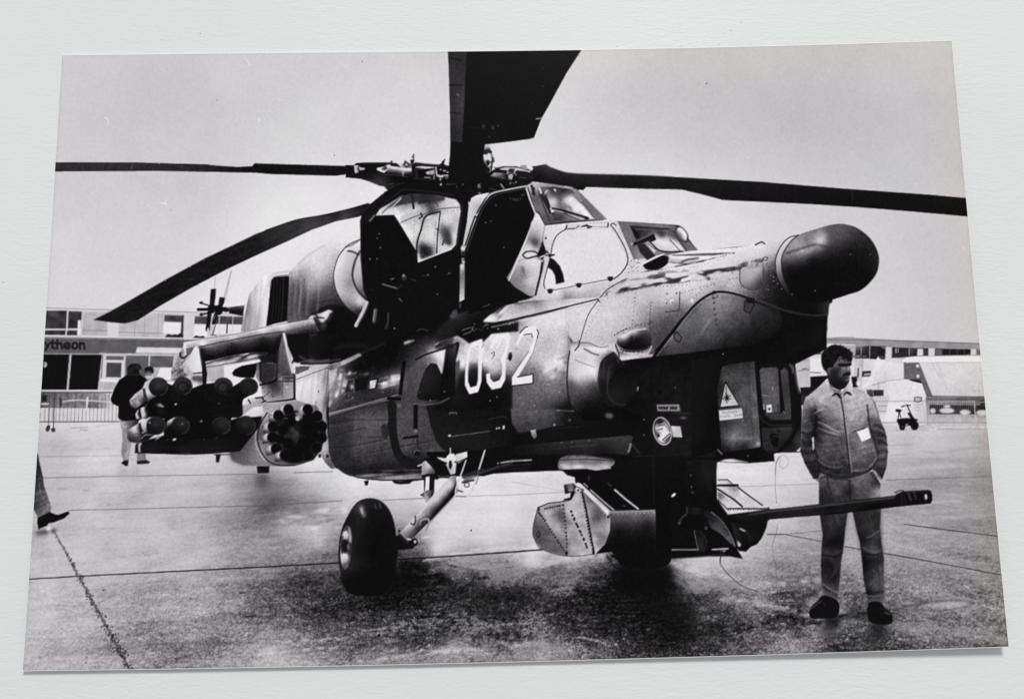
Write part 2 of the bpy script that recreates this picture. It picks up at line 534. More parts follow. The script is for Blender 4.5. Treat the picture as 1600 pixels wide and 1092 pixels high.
tile('D1'); dots('770,692', 2.6, 12); S('965,694 1040,692', 1.6, 25); dots('1345,36', 1.4, 30); scatter('0,280 1600,280 1600,840 0,860', 90, .7, 190)
tile('D2'); scatter('0,240 1600,240 1600,800 0,830', 60, .7, 185)
tile('D3'); dots('797,724', 1.5, 30); dots('1005,424 950,432 127,325', .9, 50); S('1225,380 1255,395', 1.3, 225)
A(1100, 505, 175, 28, 2.2, 105, rot=-4, soft=1.1, a=.8); E(1100, 505, 150, 18, 188, rot=-4, soft=2.5, a=.6, keep=1)
S('780,535 920,500 1000,485', 2, 85, a=.7, soft=1)
E(400, 605, 52, 42, 12, rot=20, soft=4, a=.9, keep=1); E(690, 660, 50, 70, 30, soft=6, a=.85, keep=1); E(640, 720, 60, 40, 60, soft=7, a=.5, keep=1); E(380, 680, 60, 50, 50, soft=8, a=.5, keep=1); E(540, 570, 100, 14, 45, soft=3, a=.7, keep=1); E(370, 650, 50, 40, 60, soft=6, a=.5, keep=1)
tile('C0'); S('445,490 545,486', 1.2, 120, a=.7); S('500,502 550,504', 1.2, 110, a=.7); S('600,480 710,462', 1, 150, a=.5)
E(770, 765, 35, 45, 165, soft=4, a=.6, keep=1); E(850, 770, 35, 50, 160, soft=4, a=.6, keep=1); S('1080,676 1210,674', 1, 140, a=.6)

# ---- crowd barrier on the left
part('barrier')
S('246,270 700,268', 1.2, 92, keep=0)
for i in range(20):
    x = 284 + i * 23.5
    S('%f,270 %f,450' % (x, x - 6), .9, 118 if i % 2 else 95, a=.85, keep=0)
S('240,452 745,450', 1.5, 82, keep=0)
S('340,270 334,500', 1.6, 80, keep=0); S('312,275 304,470', 1.2, 90, keep=0)
E(300, 492, 13, 22, 62, rot=20); E(333, 502, 13, 14, 55)
S('390,326 480,316 690,328', 1.8, 214, a=.8, sm=1); S('546,300 542,372', 2.4, 222)
S('246,272 244,430', 2.4, 35, a=.9); F('262,285 295,285 290,325 262,325', 30); E(280, 340, 28, 6, 190)
E(380, 330, 9, 30, 60, a=.8, keep=1)

# ---- hall, marquee and trailer on the right
part('far_hall')
tile('B3')
F('330,1022 430,1016 530,1018 760,1030 1330,1052 1340,1100 1360,1400 300,1400', 150, tex=dict(mid=4))
S('420,1017 535,1016', .9, 130); S('350,1030 760,1036 1330,1056', .9, 105)
tile('C3')
F('540,60 1345,44 1400,500 160,500 160,60 330,-40 545,-30', 214, tex=dict(mid=3))
F('430,-25 545,-25 545,60 430,60', 170, tex=dict(fine2=5))
part('far_hall/window')
F('548,-18 632,-22 632,56 545,56', '550,-10,110 600,-15,80 625,0,40 550,40,45 600,40,40', tex=dict(mid=8))
S('584,-20 580,56', 1, 165); F('548,36 575,36 572,52 548,52', 120); F('590,38 620,36 620,50 590,52', 100)
part('far_hall/window.a')
F('640,-22 735,-20 730,62 638,60', 34, tex=dict(mid=7)); F('700,-22 735,-20 734,0 715,-8', 120); S('690,45 725,50', 3, 85)
part('far_hall')
F('738,-16 772,-14 770,66 735,64', 208)
part('far_hall/window.b')
F('778,-14 880,-10 880,46 774,52', 44, tex=dict(mid=9)); S('800,-5 800,20', 1.5, 190); S('815,-5 813,15', 1.2, 160)
part('far_hall/window.c')
F('886,-10 1000,-8 1002,38 884,44', 60, tex=dict(mid=10)); F('935,-4 968,-4 970,38 932,40', 215)
part('far_hall')
F('1005,-8 1042,-6 1042,38 1005,40', 210)
part('far_hall/window.d')
F('1046,-6 1266,0 1266,33 1042,38', 34, tex=dict(mid=10)); F('1046,-4 1085,-2 1088,36 1044,38', 110)
for x in (1090, 1133, 1182, 1225):
    S('%d,0 %d,36' % (x, x + 4), .8, 120)
part('far_hall')
F('1268,-4 1300,0 1302,32 1268,34', 205); F('1302,0 1338,4 1340,28 1302,30', 118)
# clutter behind the man
F('165,60 262,56 262,160 262,236 180,236', 184, tex=dict(mid=5)); S('182,85 262,60', 1, 150); S('190,135 262,125', 1.0, 110); S('215,122 240,118', 1.5, 90)
F('264,55 345,52 345,138 264,138', 226); F('262,138 380,150 380,172 264,168', 218); S('264,142 330,146', 1, 60)
F('265,170 400,160 400,240 265,240', 14); F('200,236 360,232 330,300 208,292', 24); F('206,288 240,288 222,350 208,345', 55); F('250,0 330,-10 330,30 250,30', 90, tex=dict(mid=15))
F('540,60 600,62 585,240 540,240', 182, tex=dict(mid=8)); F('520,170 556,170 560,236 530,236', 20)
F('590,135 645,134 640,168 586,170', 42, tex=dict(mid=10)); F('600,150 645,148 642,160 600,162', 170); S('576,110 578,215', 1.6, 205); S('565,120 562,170', 2, 60); E(565, 210, 14, 16, 222, soft=1)
# marquee roof
part('marquee')
F('685,44 705,62 760,82 850,94 852,186 760,196 650,222 585,244 625,200 655,130', '690,60,228 750,120,222 830,150,218 640,220,226 700,200,205', tex=dict(fine2=4))
F('585,244 650,222 760,196 852,186 890,200 760,300 590,300', 208, tex=dict(fine2=5)); S('650,222 760,196 850,187', 1.2, 150, sm=1)
F('655,252 722,252 722,290 660,292', 50, tex=dict(mid=12)); F('615,250 652,250 660,300 625,300', 70, tex=dict(mid=14)); S('690,205 690,245', 1.5, 160)
F('640,296 760,290 740,400 690,400', 196); S('690,352 745,352', .9, 120); S('690,385 735,385', .9, 130)
# trailer
part('trailer')
F('838,70 860,50 920,44 1340,38 1350,78 1000,84 860,84', 232, sm=0)
F('945,82 1350,78 1369,294 1030,292', '980,90,212 1200,120,214 1340,120,205 1060,270,205 1200,270,198 1350,280,192 1150,200,212', tex=dict(fine2=3))
part('trailer/dark_panel')
F('848,80 944,80 1030,292 988,292 958,206 890,190 850,186', 112, tex=dict(fine2=6)); dots('935,103 937,166', 2.6, 205)
part('trailer')
S('1022,82 1122,255', .8, 172); S('1050,82 1138,270', .8, 178); S('1062,80 1110,180', .7, 184)
S('860,84 1350,79', .9, 170); S('985,292 1369,296', 1.6, 80)
scatter('1280,250 1330,250 1330,270 1280,270', 14, .6, 130)
part('kiosk')
F('738,200 860,186 892,196 958,206 990,292 1004,452 728,452 758,300', '760,220,218 860,230,224 940,230,226 800,400,228 950,400,205 985,440,198', tex=dict(fine2=3))
F('882,190 940,188 962,210 925,204', 34, sm=1); S('905,205 880,285', .8, 188)
part('far_hall')
F('986,297 1370,299 1380,480 1000,480', '1000,310,120 1200,315,112 1360,315,105 1010,420,176 1200,430,178 1370,430,165 1010,470,190 1370,470,190', tex=dict(fine2=5))
F('1008,345 1380,350 1384,404 1012,404', 40, tex=dict(mid=12))
for x, y, rx in ((1030, 384, 18), (1118, 382, 46), (1232, 392, 34), (1340, 394, 40)):
    E(x, y, rx, 17, 196, soft=.9, tex=dict(mid=12)); 
E(1120, 355, 22, 9, 205, soft=.8)
F('1325,320 1370,315 1375,352 1330,356', 55, tex=dict(mid=18))
part('steel_barrier')
S('665,324 985,322', 1.2, 150, keep=0); S('1000,325 1290,324', 1.2, 168, keep=0)
for i in range(22):
    x = 1006 + i * 13
    S('%d,326 %d,404' % (x, x + 2), .8, 172, a=.8, keep=0)
S('700,456 1382,456', 1.2, 140, keep=0); S('985,300 1000,470', 1.3, 150, keep=0); S('965,325 990,470', 1.2, 175, keep=0); S('1290,325 1300,470', 1.5, 190, keep=0)
S('1325,330 1370,325', 1.2, 180)
for x in (1000, 1290, 1330):
    S('%d,490 %d,470 %d,470 %d,492' % (x - 30, x - 10, x + 15, x + 35), 1.4, 165)
part('kiosk/notice')
for k, y in enumerate((300, 313, 326, 345, 362, 380)):
    S('%d,%d %d,%d' % (912 + (k % 2) * 4, y, 962 - (k % 3) * 6, y - 1), 1.4, 160 - (k < 3) * 45, a=.9)
A(938, 312, 24, 15, 1.3, 90)
F('720,470 1390,470 1390,500 720,500', 190, tex=dict(fine2=4), a=.6, soft=2, keep=1)
S('1060,497 1390,495', 1.2, 120, a=.7)
# scooter
part('scooter')
E(839, 484, 19, 21, 12); E(916, 475, 26, 29, 8)
F('806,440 840,430 880,428 935,436 925,450 900,470 860,478 820,474 812,460', 10, sm=1)
F('795,374 812,371 838,378 828,392 800,390', 16); S('822,388 832,432', 1.3, 25, keep=0)
S('850,352 834,358', 1.3, 25); S('866,346 880,350 888,346', 1.3, 30); S('870,350 890,395 912,435', 1.7, 18, keep=0); S('880,400 900,430', 3.5, 14, keep=0)
S('815,440 835,484', 4, 12, keep=0); S('905,430 916,475', 4.5, 10, keep=0); S('835,452 905,470', 5, 12, keep=0); S('888,348 866,346 852,352 836,358', 1.2, 30); S('818,392 812,440', 1.4, 22); E(868, 470, 9, 5, 170, keep=1); E(840, 482, 5, 6, 90, keep=1)
S('800,503 1000,500', 1.2, 120, a=.5, soft=1); S('960,488 1040,486', 1.3, 175)
S('945,485 975,470', 1.5, 165)

# ---- passer-by cut off by the left edge
part('walking_leg')
tile('C0')
F('215,640 238,650 246,700 268,795 276,850 300,920 320,985 315,1022 240,1062 228,1030 195,975 205,850',
  '230,660,40 235,740,34 250,800,64 225,800,45 240,900,80 270,900,95 290,980,118 230,960,74 260,1020,112 215,860,50', tex=dict(fine2=9, ds=5))
S('240,700 240,780 268,796', 1.4, 50); S('230,880 275,862', 1.2, 75); S('245,820 250,880 262,920', 1.0, 150, a=.5, sm=1); S('300,960 290,1000', 1.2, 175, a=.5)
part('walking_leg/shoe')
F('235,1050 310,1014 345,1028 362,1032 425,1010 437,1022 400,1055 340,1078 300,1086 296,1100 262,1112 240,1124 232,1080', 8)
part('apron')
tile('D0'); E(262, 52, 45, 16, 40, rot=-8, soft=3, a=.75, keep=1); E(335, 40, 18, 14, 50, soft=2.5, a=.8, keep=1); E(230, 90, 45, 40, 165, soft=6, a=.5, keep=1); E(305, 25, 15, 12, 222, soft=1.5, keep=1)

# ---- two bystanders under the wing tip
part('bystander_behind')
tile('C0')
F('905,125 912,118 930,108 952,113 960,128 957,150 945,152 948,172 925,190 912,170 904,148', '915,125,20 950,120,22 935,150,120 925,175,150 955,145,60', sm=1)
F('903,128 912,112 932,106 952,112 960,128 958,148 945,135 920,132', 14, sm=1); S('915,172 955,172', 3, 205)
part('bystander')
F('795,140 798,108 828,88 868,92 884,118 878,152 850,165 803,160', 24, sm=1, tex=dict(fine2=8)); E(878, 138, 7, 15, 110, keep=1)
part('bystander/trousers')
F('745,430 870,430 862,475 822,560 814,650 803,696 770,696 757,640 766,540', '770,470,160 800,500,126 840,450,60 860,440,40 770,640,136 800,640,160 790,560,140', tex=dict(fine2=9))
F('856,640 910,640 914,692 856,702', 134, tex=dict(fine2=8))
part('bystander/jacket')
F('803,152 868,154 905,176 932,210 930,300 880,440 765,447 738,428 740,356 702,338 690,312 716,242 745,190', '780,200,6 900,300,5 820,420,8 720,300,6')
S('800,158 870,157', 2, 60, a=.6)
part('bystander/shoe')
F('756,710 770,696 803,690 800,726 786,728', 18)
part('bystander/shoe.a')
F('854,698 915,690 940,702 928,712 858,716', 18)
part('car_panel')
F('1002,114 1086,114 1062,192 972,188', 228)
# ================================================================ the helicopter
def ring(o, i, tone, **k):
    po, pi = o.split(), i.split()
    F(' '.join(po + [po[0]] + [pi[0]] + pi[::-1]), tone, **k)


H = 'helicopter'
# ---- tail rotor, far behind
part(H + '/tail_rotor')
tile('B0')
S('1417,215 1417,330', .8, 186, a=.8); S('1346,640 1340,725', .9, 140, a=.8)
F('1440,600 1450,604 1412,790 1392,780', 186, a=.85); S('1446,600 1402,770', .8, 150)
F('1318,715 1350,712 1348,760 1338,830 1310,830 1312,760', 16); F('1375,765 1405,768 1402,800 1385,835 1362,830', 22)
S('1240,842 1440,842', 5, 14, keep=0); S('1250,800 1330,826', 2.2, 22, keep=0); S('1256,876 1330,856', 2.4, 22, keep=0); S('1330,826 1420,845', 6.5, 14, keep=0)
E(1258, 800, 11, 9, 20); E(1258, 874, 11, 9, 20); E(1322, 840, 26, 26, 10); E(1368, 845, 26, 32, 12); E(1408, 842, 16, 16, 14); S('1372,800 1378,770', 3, 30)
S('1310,860 1298,965', 6.5, 18, keep=0, w2=7); S('1352,868 1334,925', 6, 20, keep=0)
S('1300,965 1306,1015', 3.2, 196); S('1352,925 1328,1002', 1.2, 50); S('1320,1002 1352,1004', 1.2, 80); S('1345,880 1305,960', .8, 190)
part(H + '/tail_boom')
F('1425,828 1530,815 1518,884 1432,866', '1430,832,105 1525,820,120 1440,850,25 1520,850,30 1520,875,20')

# ---- rear rotor blade sweeping down to the left
part(H + '/rotor_blade')
tile('B1')
F('-1015,908 -900,850 -785,785 -560,655 -320,525 -140,440 0,372 60,350 250,285 270,283 400,258 560,222 700,182 760,180 740,225 640,265 500,292 350,345 200,415 0,505 -180,590 -400,705 -600,820 -740,910 -820,930 -910,922',
  '-1000,908,22 -700,780,20 -400,610,18 -200,520,20 -100,470,24 0,430,30 60,390,42 150,350,52 220,330,58 300,310,70 280,300,60 400,290,66 450,275,60 540,262,78 600,250,60 650,235,35 700,215,20 500,255,40 150,400,40',
  tex=dict(ds=4, fine=3))
S('-1015,906 -900,848 -785,783 -560,653 -320,523 -140,438 0,370 60,349 250,283', .8, 12, a=.6)
S('60,350 250,285 400,258 560,222 700,182', 2.2, 22, sm=1, a=.9); S('-200,560 -100,545 0,520', .0, 60)
tile('B0'); S('1120,655 1260,655 1310,648', 1.1, 44, a=.8); S('1180,600 1300,612', 1.0, 40, a=.7); S('1180,700 1240,690', .8, 34, a=.5)
dots('810,786 1035,662 1190,575 1275,532 1455,444', .9, 150)
tile('B1'); S('330,322 470,292', 1.4, 82, a=.6, soft=.8); S('280,315 430,300', 1.2, 88, a=.5, soft=.8)

# ---- black bulk of the body that everything else is drawn over
part(H)
fr(0, 0, 1)
F('380,517 395,490 440,480 520,430 600,400 600,300 700,292 800,288 832,286 905,300 945,345 1060,352 1090,392 1215,380 1290,470 1292,545 1240,570 1245,700 1180,716 880,735 800,738 700,745 640,752 560,746 525,730 512,690 460,640 470,560 500,490', 6)

# ---- engine nacelle, exhaust and intake
part(H + '/engine_nacelle')
tile('B1')
F('195,960 200,620 260,552 330,492 420,442 520,402 645,372 700,420 700,800 560,830 480,815 420,828 350,870 300,935',
  '230,640,170 250,570,205 330,505,216 420,460,218 520,425,220 600,400,226 300,600,175 360,560,212 430,560,205 480,500,195 300,680,175 250,700,120 220,760,118 300,740,150 340,690,200 '
  '400,650,205 460,640,165 470,700,120 420,710,165 360,760,145 300,820,100 230,860,105 270,900,130 340,850,62 400,780,85 460,790,62 500,810,40 430,830,45',
  tex=dict(vs=2, vs2=2, fine=9, mid=2))
F('200,640 250,600 300,640 330,760 320,900 210,935', '220,660,150 260,640,160 300,700,150 230,760,110 290,780,120 240,880,110 310,860,110', soft=5, a=.6, keep=1, tex=dict(vs=22, vs2=12, fine=8))
F('320,760 420,690 490,700 520,800 430,820 340,860', 90, soft=6, a=.35, keep=1, tex=dict(ds=10))
F('200,680 330,620 470,640 490,780 420,825 300,930 200,950', 40, soft=10, a=.28, keep=1)
F('250,560 330,492 420,442 520,402 645,372 645,420 560,430 480,480 380,520 300,580', 222, soft=6, a=.55, keep=1)
S('262,560 330,500 425,442', 1.3, 165, sm=1, soft=1, a=.7)
S('350,875 420,830 480,815 560,822', 1.6, 20, sm=1)
for x, t in ((282, 190), (262, 70), (300, 80), (330, 185), (395, 175), (230, 60)):
    S('%d,650 %d,760 %d,870' % (x, x - 4, x - 14), 1.8, t, sm=1, soft=1.1, a=.5)
S('365,790 368,870', 1.2, 60)
part(H + '/exhaust')
F('-95,978 -72,880 -42,745 0,690 60,628 115,606 100,660 65,950', '-60,900,160 -20,790,185 20,700,212 60,680,226 40,850,214 0,900,175 40,930,205 -80,960,150 -50,800,140 0,760,200', tex=dict(vs=14, fine=5))
F('60,700 85,635 120,614 200,598 208,640 175,650 95,660 60,940 40,950', 222, a=.9, soft=.8)
part(H + '/exhaust_grille')
F('92,662 112,640 205,632 200,760 190,905 64,946 80,800', 8)
for x in (114, 134, 152, 172):
    S('%d,650 %d,800 %d,925' % (x, x - 6, x - 16), .9, 48 if x != 172 else 80, sm=1)
S('206,640 196,790 188,905', 1.2, 12); S('80,700 90,655 112,624 150,613 207,604', 3.8, 200, sm=1, soft=.9); S('95,668 116,640 150,632 205,626', 1.2, 40, sm=1, a=.7)
part(H + '/engine_nacelle')
part(H + '/engine_intake')
F('650,405 590,432 545,470 510,525 488,600 486,650 500,720 530,780 570,830 620,868 672,888 700,800! 650,745 620,690 605,620 612,560 650,490',
  '560,470,218 520,560,222 508,650,205 530,740,185 570,800,135 610,840,95 600,500,190 575,600,178 580,680,150 620,760,175 650,800,195 640,440,226 560,540,205 650,850,60', sm=1, tex=dict(fine=5))
S('650,405 590,432 545,470 510,525 488,600 486,650 500,720 530,780 570,830 620,868', 1.3, 38, sm=1)
S('560,452 600,440 645,410', 2.2, 70, sm=1, a=.7, soft=.8)
F('650,495 625,560 609,620 612,660 640,720 675,750 690,600', '640,540,192 630,620,178 625,670,160 645,700,135 665,735,100', sm=1)
S('648,478 614,555 603,630 622,700 660,755 700,788', 2.4, 34, sm=1, soft=.8)
S('575,478 605,482 640,500', 2.6, 38, sm=1)
part(H + '/drain_pipe'); S('692,800 668,860 625,942', 5.5, 192, sm=1, keep=0); S('702,810 680,865 640,935', 2.0, 80, sm=1, soft=.8)
part(H + '/drain_pipe.a'); S('748,845 738,915', 6, 85, keep=0); S('742,845 734,912', 1.6, 150)
part(H + '/drain_pipe.b'); S('826,865 824,920 812,960', 3, 62, sm=1, keep=0)

# ---- rear fuselage
part(H + '/rear_fuselage')
tile('C1')
F('245,150 340,106 460,88 455,250 440,400 452,560 458,640 482,705 505,740 470,745 430,705 400,650 380,480 340,350 245,318',
  '270,170,212 330,130,205 420,110,185 300,230,220 380,200,215 440,180,150 300,300,206 400,300,192 440,330,115 390,400,188 430,450,160 440,560,168 430,620,172 450,690,110 350,340,205',
  tex=dict(vs=12, fine=6))
S('250,188 350,150 455,112', 1.1, 85); S('252,205 350,165', .8, 120, a=.6); S('375,325 365,372', .9, 90); S('392,260 392,266', 1.6, 60); E(446, 665, 9, 11, 30)
S('455,95 440,280 437,430 452,560 458,640', 1.0, 60, a=.7)
# ---- mid fuselage
part(H + '/mid_fuselage')
F('455,94 620,50 800,-60 1060,-130 1260,-120 1260,300 1270,640 1150,690 1100,775 1040,812 800,816 640,800 560,775 500,730 470,690 455,640',
  '480,160,170 520,150,95 500,110,140 560,220,120 480,220,150 620,110,10 700,80,4 820,100,5 900,-20,4 650,230,40 740,210,60 870,195,140 840,170,100 800,265,58 860,250,60 560,300,62 480,300,120 650,300,55 480,390,75 560,380,60 700,340,50 800,310,48 '
  '500,470,62 560,450,72 560,600,54 480,560,60 650,450,98 750,430,96 700,550,86 800,440,98 650,680,58 750,620,72 520,700,46 600,755,36 800,720,46 900,730,40 640,420,95 760,520,88 700,620,75 640,600,82 '
  '930,400,88 960,480,82 1040,420,80 940,600,85 1060,540,78 1100,640,78 930,330,80 1020,620,60 980,130,78 960,250,84 930,200,95 1000,180,78 1020,100,90 1100,60,190 1150,30,222 1060,40,120 1000,50,70 '
  '980,0,45 940,50,40 880,60,10 1000,-60,20 1100,-80,28 1200,-100,30 1230,250,14 1200,120,8 1240,400,16 1240,560,22 1000,700,25 1100,740,5',
  tex=dict(fine=8, fine2=4, mid=2))
# darker camouflage band at the rear and the lower seam
F('458,430 540,420 585,420 612,455 610,500 596,560 590,640 600,700 612,742 540,742 500,720 470,660', 42, a=.35, soft=1.2, keep=1)
F('455,400 700,340 830,300 826,318 640,362 456,418', '460,405,150 640,360,120 820,312,140', soft=.8, keep=1)
S('458,398 640,352 820,300 890,282', 1.3, 172, a=.8); S('458,424 640,372 820,322', 1.5, 30, a=.8); S('458,412 640,362 820,310', .9, 40, a=.8)
for s in ('460,462 600,440 820,440', '458,545 600,506 690,490', '460,612 600,600 830,556', '640,662 830,620 1130,565', '500,742 700,720 860,700', '700,545 820,548'):
    S(s, 1.0, 24, sm=1, a=.75)
for s in ('460,480 600,460 800,420', '600,665 830,632 1100,582', '610,612 820,572'):
    S(s, 1.6, 120, sm=1, a=.4, soft=.9)
F('560,772 700,752 860,752 1040,745 1045,808 800,816 640,800', '600,780,60 700,775,100 800,790,140 900,770,70 1000,790,120 900,800,150 1030,760,60 760,760,50', tex=dict(hs=22, fine=8), soft=.8, keep=1)
F('520,742 640,740 860,712 1000,700 1000,735 800,750 620,765', 20, a=.75, soft=2, keep=1)
S('478,690 500,730 560,775 640,800 800,816 1040,812', 1.4, 12, sm=1)
# streaky wet highlights of the upper side
for s, w, t, a in (('540,130 500,280', 7, 190, .5), ('560,150 540,260', 5, 205, .6), ('600,150 585,210', 5, 170, .5), ('490,120 470,330', 4, 185, .4), ('520,240 500,330', 4, 175, .4), ('470,150 455,350', 3, 200, .5),
                   ('770,215 890,180', 10, 215, .95), ('780,240 890,205', 5, 180, .8), ('850,170 895,165', 5, 190, .8), ('770,195 820,180', 4, 200, .7), ('530,160 500,300', 4, 215, .8), ('585,140 560,230', 4, 220, .8), ('620,150 606,200', 4, 190, .7), ('650,160 700,150', 4, 130, .6), ('500,110 480,200', 4, 215, .7), ('460,350 480,280', 4, 160, .5), ('560,320 600,310', 4, 110, .5)):
    RAG[0] = .8; S(s, w, t, soft=1.0, a=a, tex=dict(vs=14)); RAG[0] = 0
scatter('470,150 620,150 640,300 470,320', 60, 1.0, 190, a=.5); scatter('760,170 900,150 890,260 760,270', 70, .9, 170, a=.5); scatter('560,180 620,180 600,300 560,300', 40, 1.1, 20, a=.7)
part(H + '/side_window')
F('615,186 705,172 690,250 620,260', 12); part(H + '/side_window.a'); F('708,190 770,176 752,244 706,254', 12)
F('712,196 756,188 742,240 708,246', '720,205,215 745,200,190 715,240,170 735,235,205', keep=1); F('575,195 612,188 590,262 555,270', 22, a=.7, keep=1); E(598, 232, 12, 14, 190, soft=1.5, keep=1, tex=dict(fine2=25))
part(H + '/mid_fuselage')
# camouflage shapes with hard edges
F('824,330 872,330 878,420 880,480 888,560 912,640 960,675 1000,690 1000,708 930,716 882,692 850,620 832,540 815,500 826,440', 22, sm=1, keep=1, tex=dict(fine=3))
F('784,478 812,468 832,520 812,556 788,540', 48, sm=1, keep=1)
F('945,170 960,120 1010,70 1190,2 1195,60 1176,140 1165,170 1130,90 1085,85 1040,160 1010,260 985,310 950,290', '1180,20,225 1170,100,228 1150,60,190 1110,70,150 1060,80,110 1020,120,88 960,200,84 990,270,80 1050,110,90', keep=1, tex=dict(fine=7))
F('1004,292 1030,200 1060,120 1092,84 1130,90 1160,155 1174,130 1195,0 1200,-60 1262,-70 1246,262 1180,302 1080,322 1010,312', '1090,180,34 1060,250,26 1130,150,24 1200,150,6 1230,0,6 1220,250,8 1100,300,8', keep=1)
F('1062,352 1200,310 1250,268 1700,250 1700,660 1350,635 1200,655 1160,612 1120,560 1094,480', '1150,400,20 1300,420,14 1500,400,10 1200,560,26 1300,560,28 1450,570,24 1600,560,8 1400,300,12 1600,320,10 1250,620,22', keep=1, tex=dict(fine=3))
S('985,340 1060,345 1130,335 1205,300', 1.8, 112, sm=1, soft=.8)
F('1130,600 1195,640 1150,668 1130,655', 82, keep=1); F('1015,500 1060,520 1130,600 1050,590', 70, a=.5, soft=2, keep=1)
F('1010,520 1014,600 1006,620 1002,530', 22, a=.7, keep=1)
for s in ('916,72 939,70 928,160 912,282 890,284 900,180', '822,293 908,299 905,320 814,313', '986,344 1011,344 1011,494 984,494', '918,545 1016,533 1016,550 920,560'):
    F(s, 4, keep=1)
E(998, 510, 14, 9, 130, keep=1, soft=.9); E(895, 350, 12, 12, 125, keep=1, soft=1.5)
scatter('850,590 1180,520 1180,600 860,640', 60, .8, 25, a=.6)
S('1225,542 1300,532 1460,510', 1.1, 125); S('1450,437 1545,420 1570,436', 1.0, 72, sm=1); dots('1505,493 1520,490', 1.4, 190); E(1548, 486, 7, 13, 205, keep=1); E(1210, 538, 10, 7, 180, keep=1)
for k in range(7):
    S('%d,%d %d,%d' % (1208 + k * 7, 394 - (k % 2) * 3, 1212 + k * 7, 402 - (k % 3) * 4), .9, 175)
S('1208,375 1225,377', .9, 130); S('1185,372 1200,366', .8, 70); dots('1465,322 1340,378 1545,340 1090,318 1025,268', .6, 190)
part(H + '/belly_fitting'); F('848,818 900,822 985,816 960,838 900,842 865,836', 8)
part(H + '/drain_stub'); S('600,795 680,828', 2.2, 205); F('675,820 705,816 700,846 682,850', 8)
# main belly forward of the wheel
part(H + '/mid_fuselage')
F('1060,640 1360,632 1600,600 1700,640 1700,735 1500,770 1420,792 1300,780 1150,772 1100,700', 5, keep=1)

# ---- numbered side of the fuselage
part(H + '/front_fuselage')
fr(680, 480, 6.827)
F('215,420 60,360 110,300 260,130 420,60 640,20 760,-20 940,-60 1430,-60 1440,60 1425,320 1440,560 1430,760 1440,900 1470,1092 820,1092 100,1092 120,1000 210,940 215,600',
  '250,360,150 300,500,205 285,620,218 262,670,120 350,450,218 420,500,205 400,420,215 560,420,200 600,330,226 700,300,226 800,350,200 900,180,150 950,300,200 1000,150,205 1200,120,222 1350,180,218 1200,350,186 1350,380,202 '
  '1400,300,175 1100,500,190 1250,500,196 1200,620,212 1350,560,226 1395,540,150 1260,700,190 1350,700,150 1100,660,150 1050,700,120 1000,900,106 900,1000,108 1200,850,110 1350,900,95 1300,1000,80 1400,1060,28 900,1080,92 1100,1080,80 '
  '280,760,22 400,650,60 400,780,12 230,760,45 230,900,34 500,600,190 500,680,60 545,640,170 600,700,150 640,650,186 700,600,180 660,770,58 520,820,12 700,900,8 780,840,14 790,760,70 800,680,140 760,1000,6 400,1000,5 200,1000,20 '
  '430,600,130 420,560,200 760,560,190 840,560,170 860,470,190', tex=dict(fine=8, fine2=4))
F('215,590 262,560 262,700 250,950 205,960', '235,600,90 250,660,100 230,900,30', soft=1, keep=1)
# dark camouflage lower left, hard edge at the numeral
F('205,935 270,700 330,690 500,690 560,790 620,850 700,840 760,720 820,750 818,1100 0,1100 0,1010', '300,800,14 400,900,8 520,760,18 640,860,14 780,800,30 800,760,70 600,1000,5 250,950,22 100,1050,6 510,720,30 300,720,40', soft=2.2, a=.92, keep=1)
F('820,835 1040,810 1100,760 1440,800 1470,1092 818,1092', '900,870,108 1100,850,120 1250,830,130 1390,860,105 900,1000,110 1200,950,104 1350,980,84 1420,1060,25 850,1080,95 1150,1070,85 1320,1060,50', a=.9, soft=.9, keep=1, tex=dict(fine=7, fine2=4))
S('822,840 818,1092', 1.0, 14, a=.7)
F('1310,1060 1440,1010 1470,1092 1290,1092', 12, a=.75, soft=4, keep=1)
# black camouflage patch along the spine
F('0,440 0,330 40,230 150,140 260,60 420,60 540,20 640,-20 760,-40 700,30 640,60 560,110 520,150 560,160 640,150 890,140 886,258 770,268 600,284 562,322 510,372 500,335 410,366 362,386 300,338 230,300',
  '60,300,30 150,200,24 220,110,60 200,240,18 300,250,8 400,150,10 500,100,12 600,220,9 800,210,24 700,240,16 450,300,6 150,160,40 30,380,40', soft=1.0, keep=1)
F('520,150 580,90 660,40 760,-10 820,-20 840,40 830,110 760,130 650,160', '540,145,225 620,90,200 640,60,140 700,60,215 760,30,190 800,100,70 720,125,60 660,140,190', soft=1.3, keep=1)
F('650,150 760,110 830,98 820,120 740,140', 22, soft=1.2, a=.8, keep=1); S('520,150 600,85', 2, 235, soft=1)
for s in ('290,245 330,230 385,215', '300,290 380,262', '395,250 405,215', '520,200 570,185', '430,240 440,230'):
    S(s, 1.4, 150, a=.8)
scatter('380,180 580,170 560,240 380,260', 26, .7, 190); scatter('760,170 890,150 880,180 760,190', 26, .7, 215); dots('670,232 700,40', .8, 220)
S('760,-30 700,30 660,60', 1.6, 40, soft=.9); S('300,60 420,20 560,0', 1.2, 110, a=.7, soft=.9)
F('140,140 180,70 215,40 230,70 200,120', 90, a=.4, soft=1.5, keep=1); F('20,300 60,190 160,130 260,120 200,200 190,290', 36, a=.6, soft=2, keep=1)
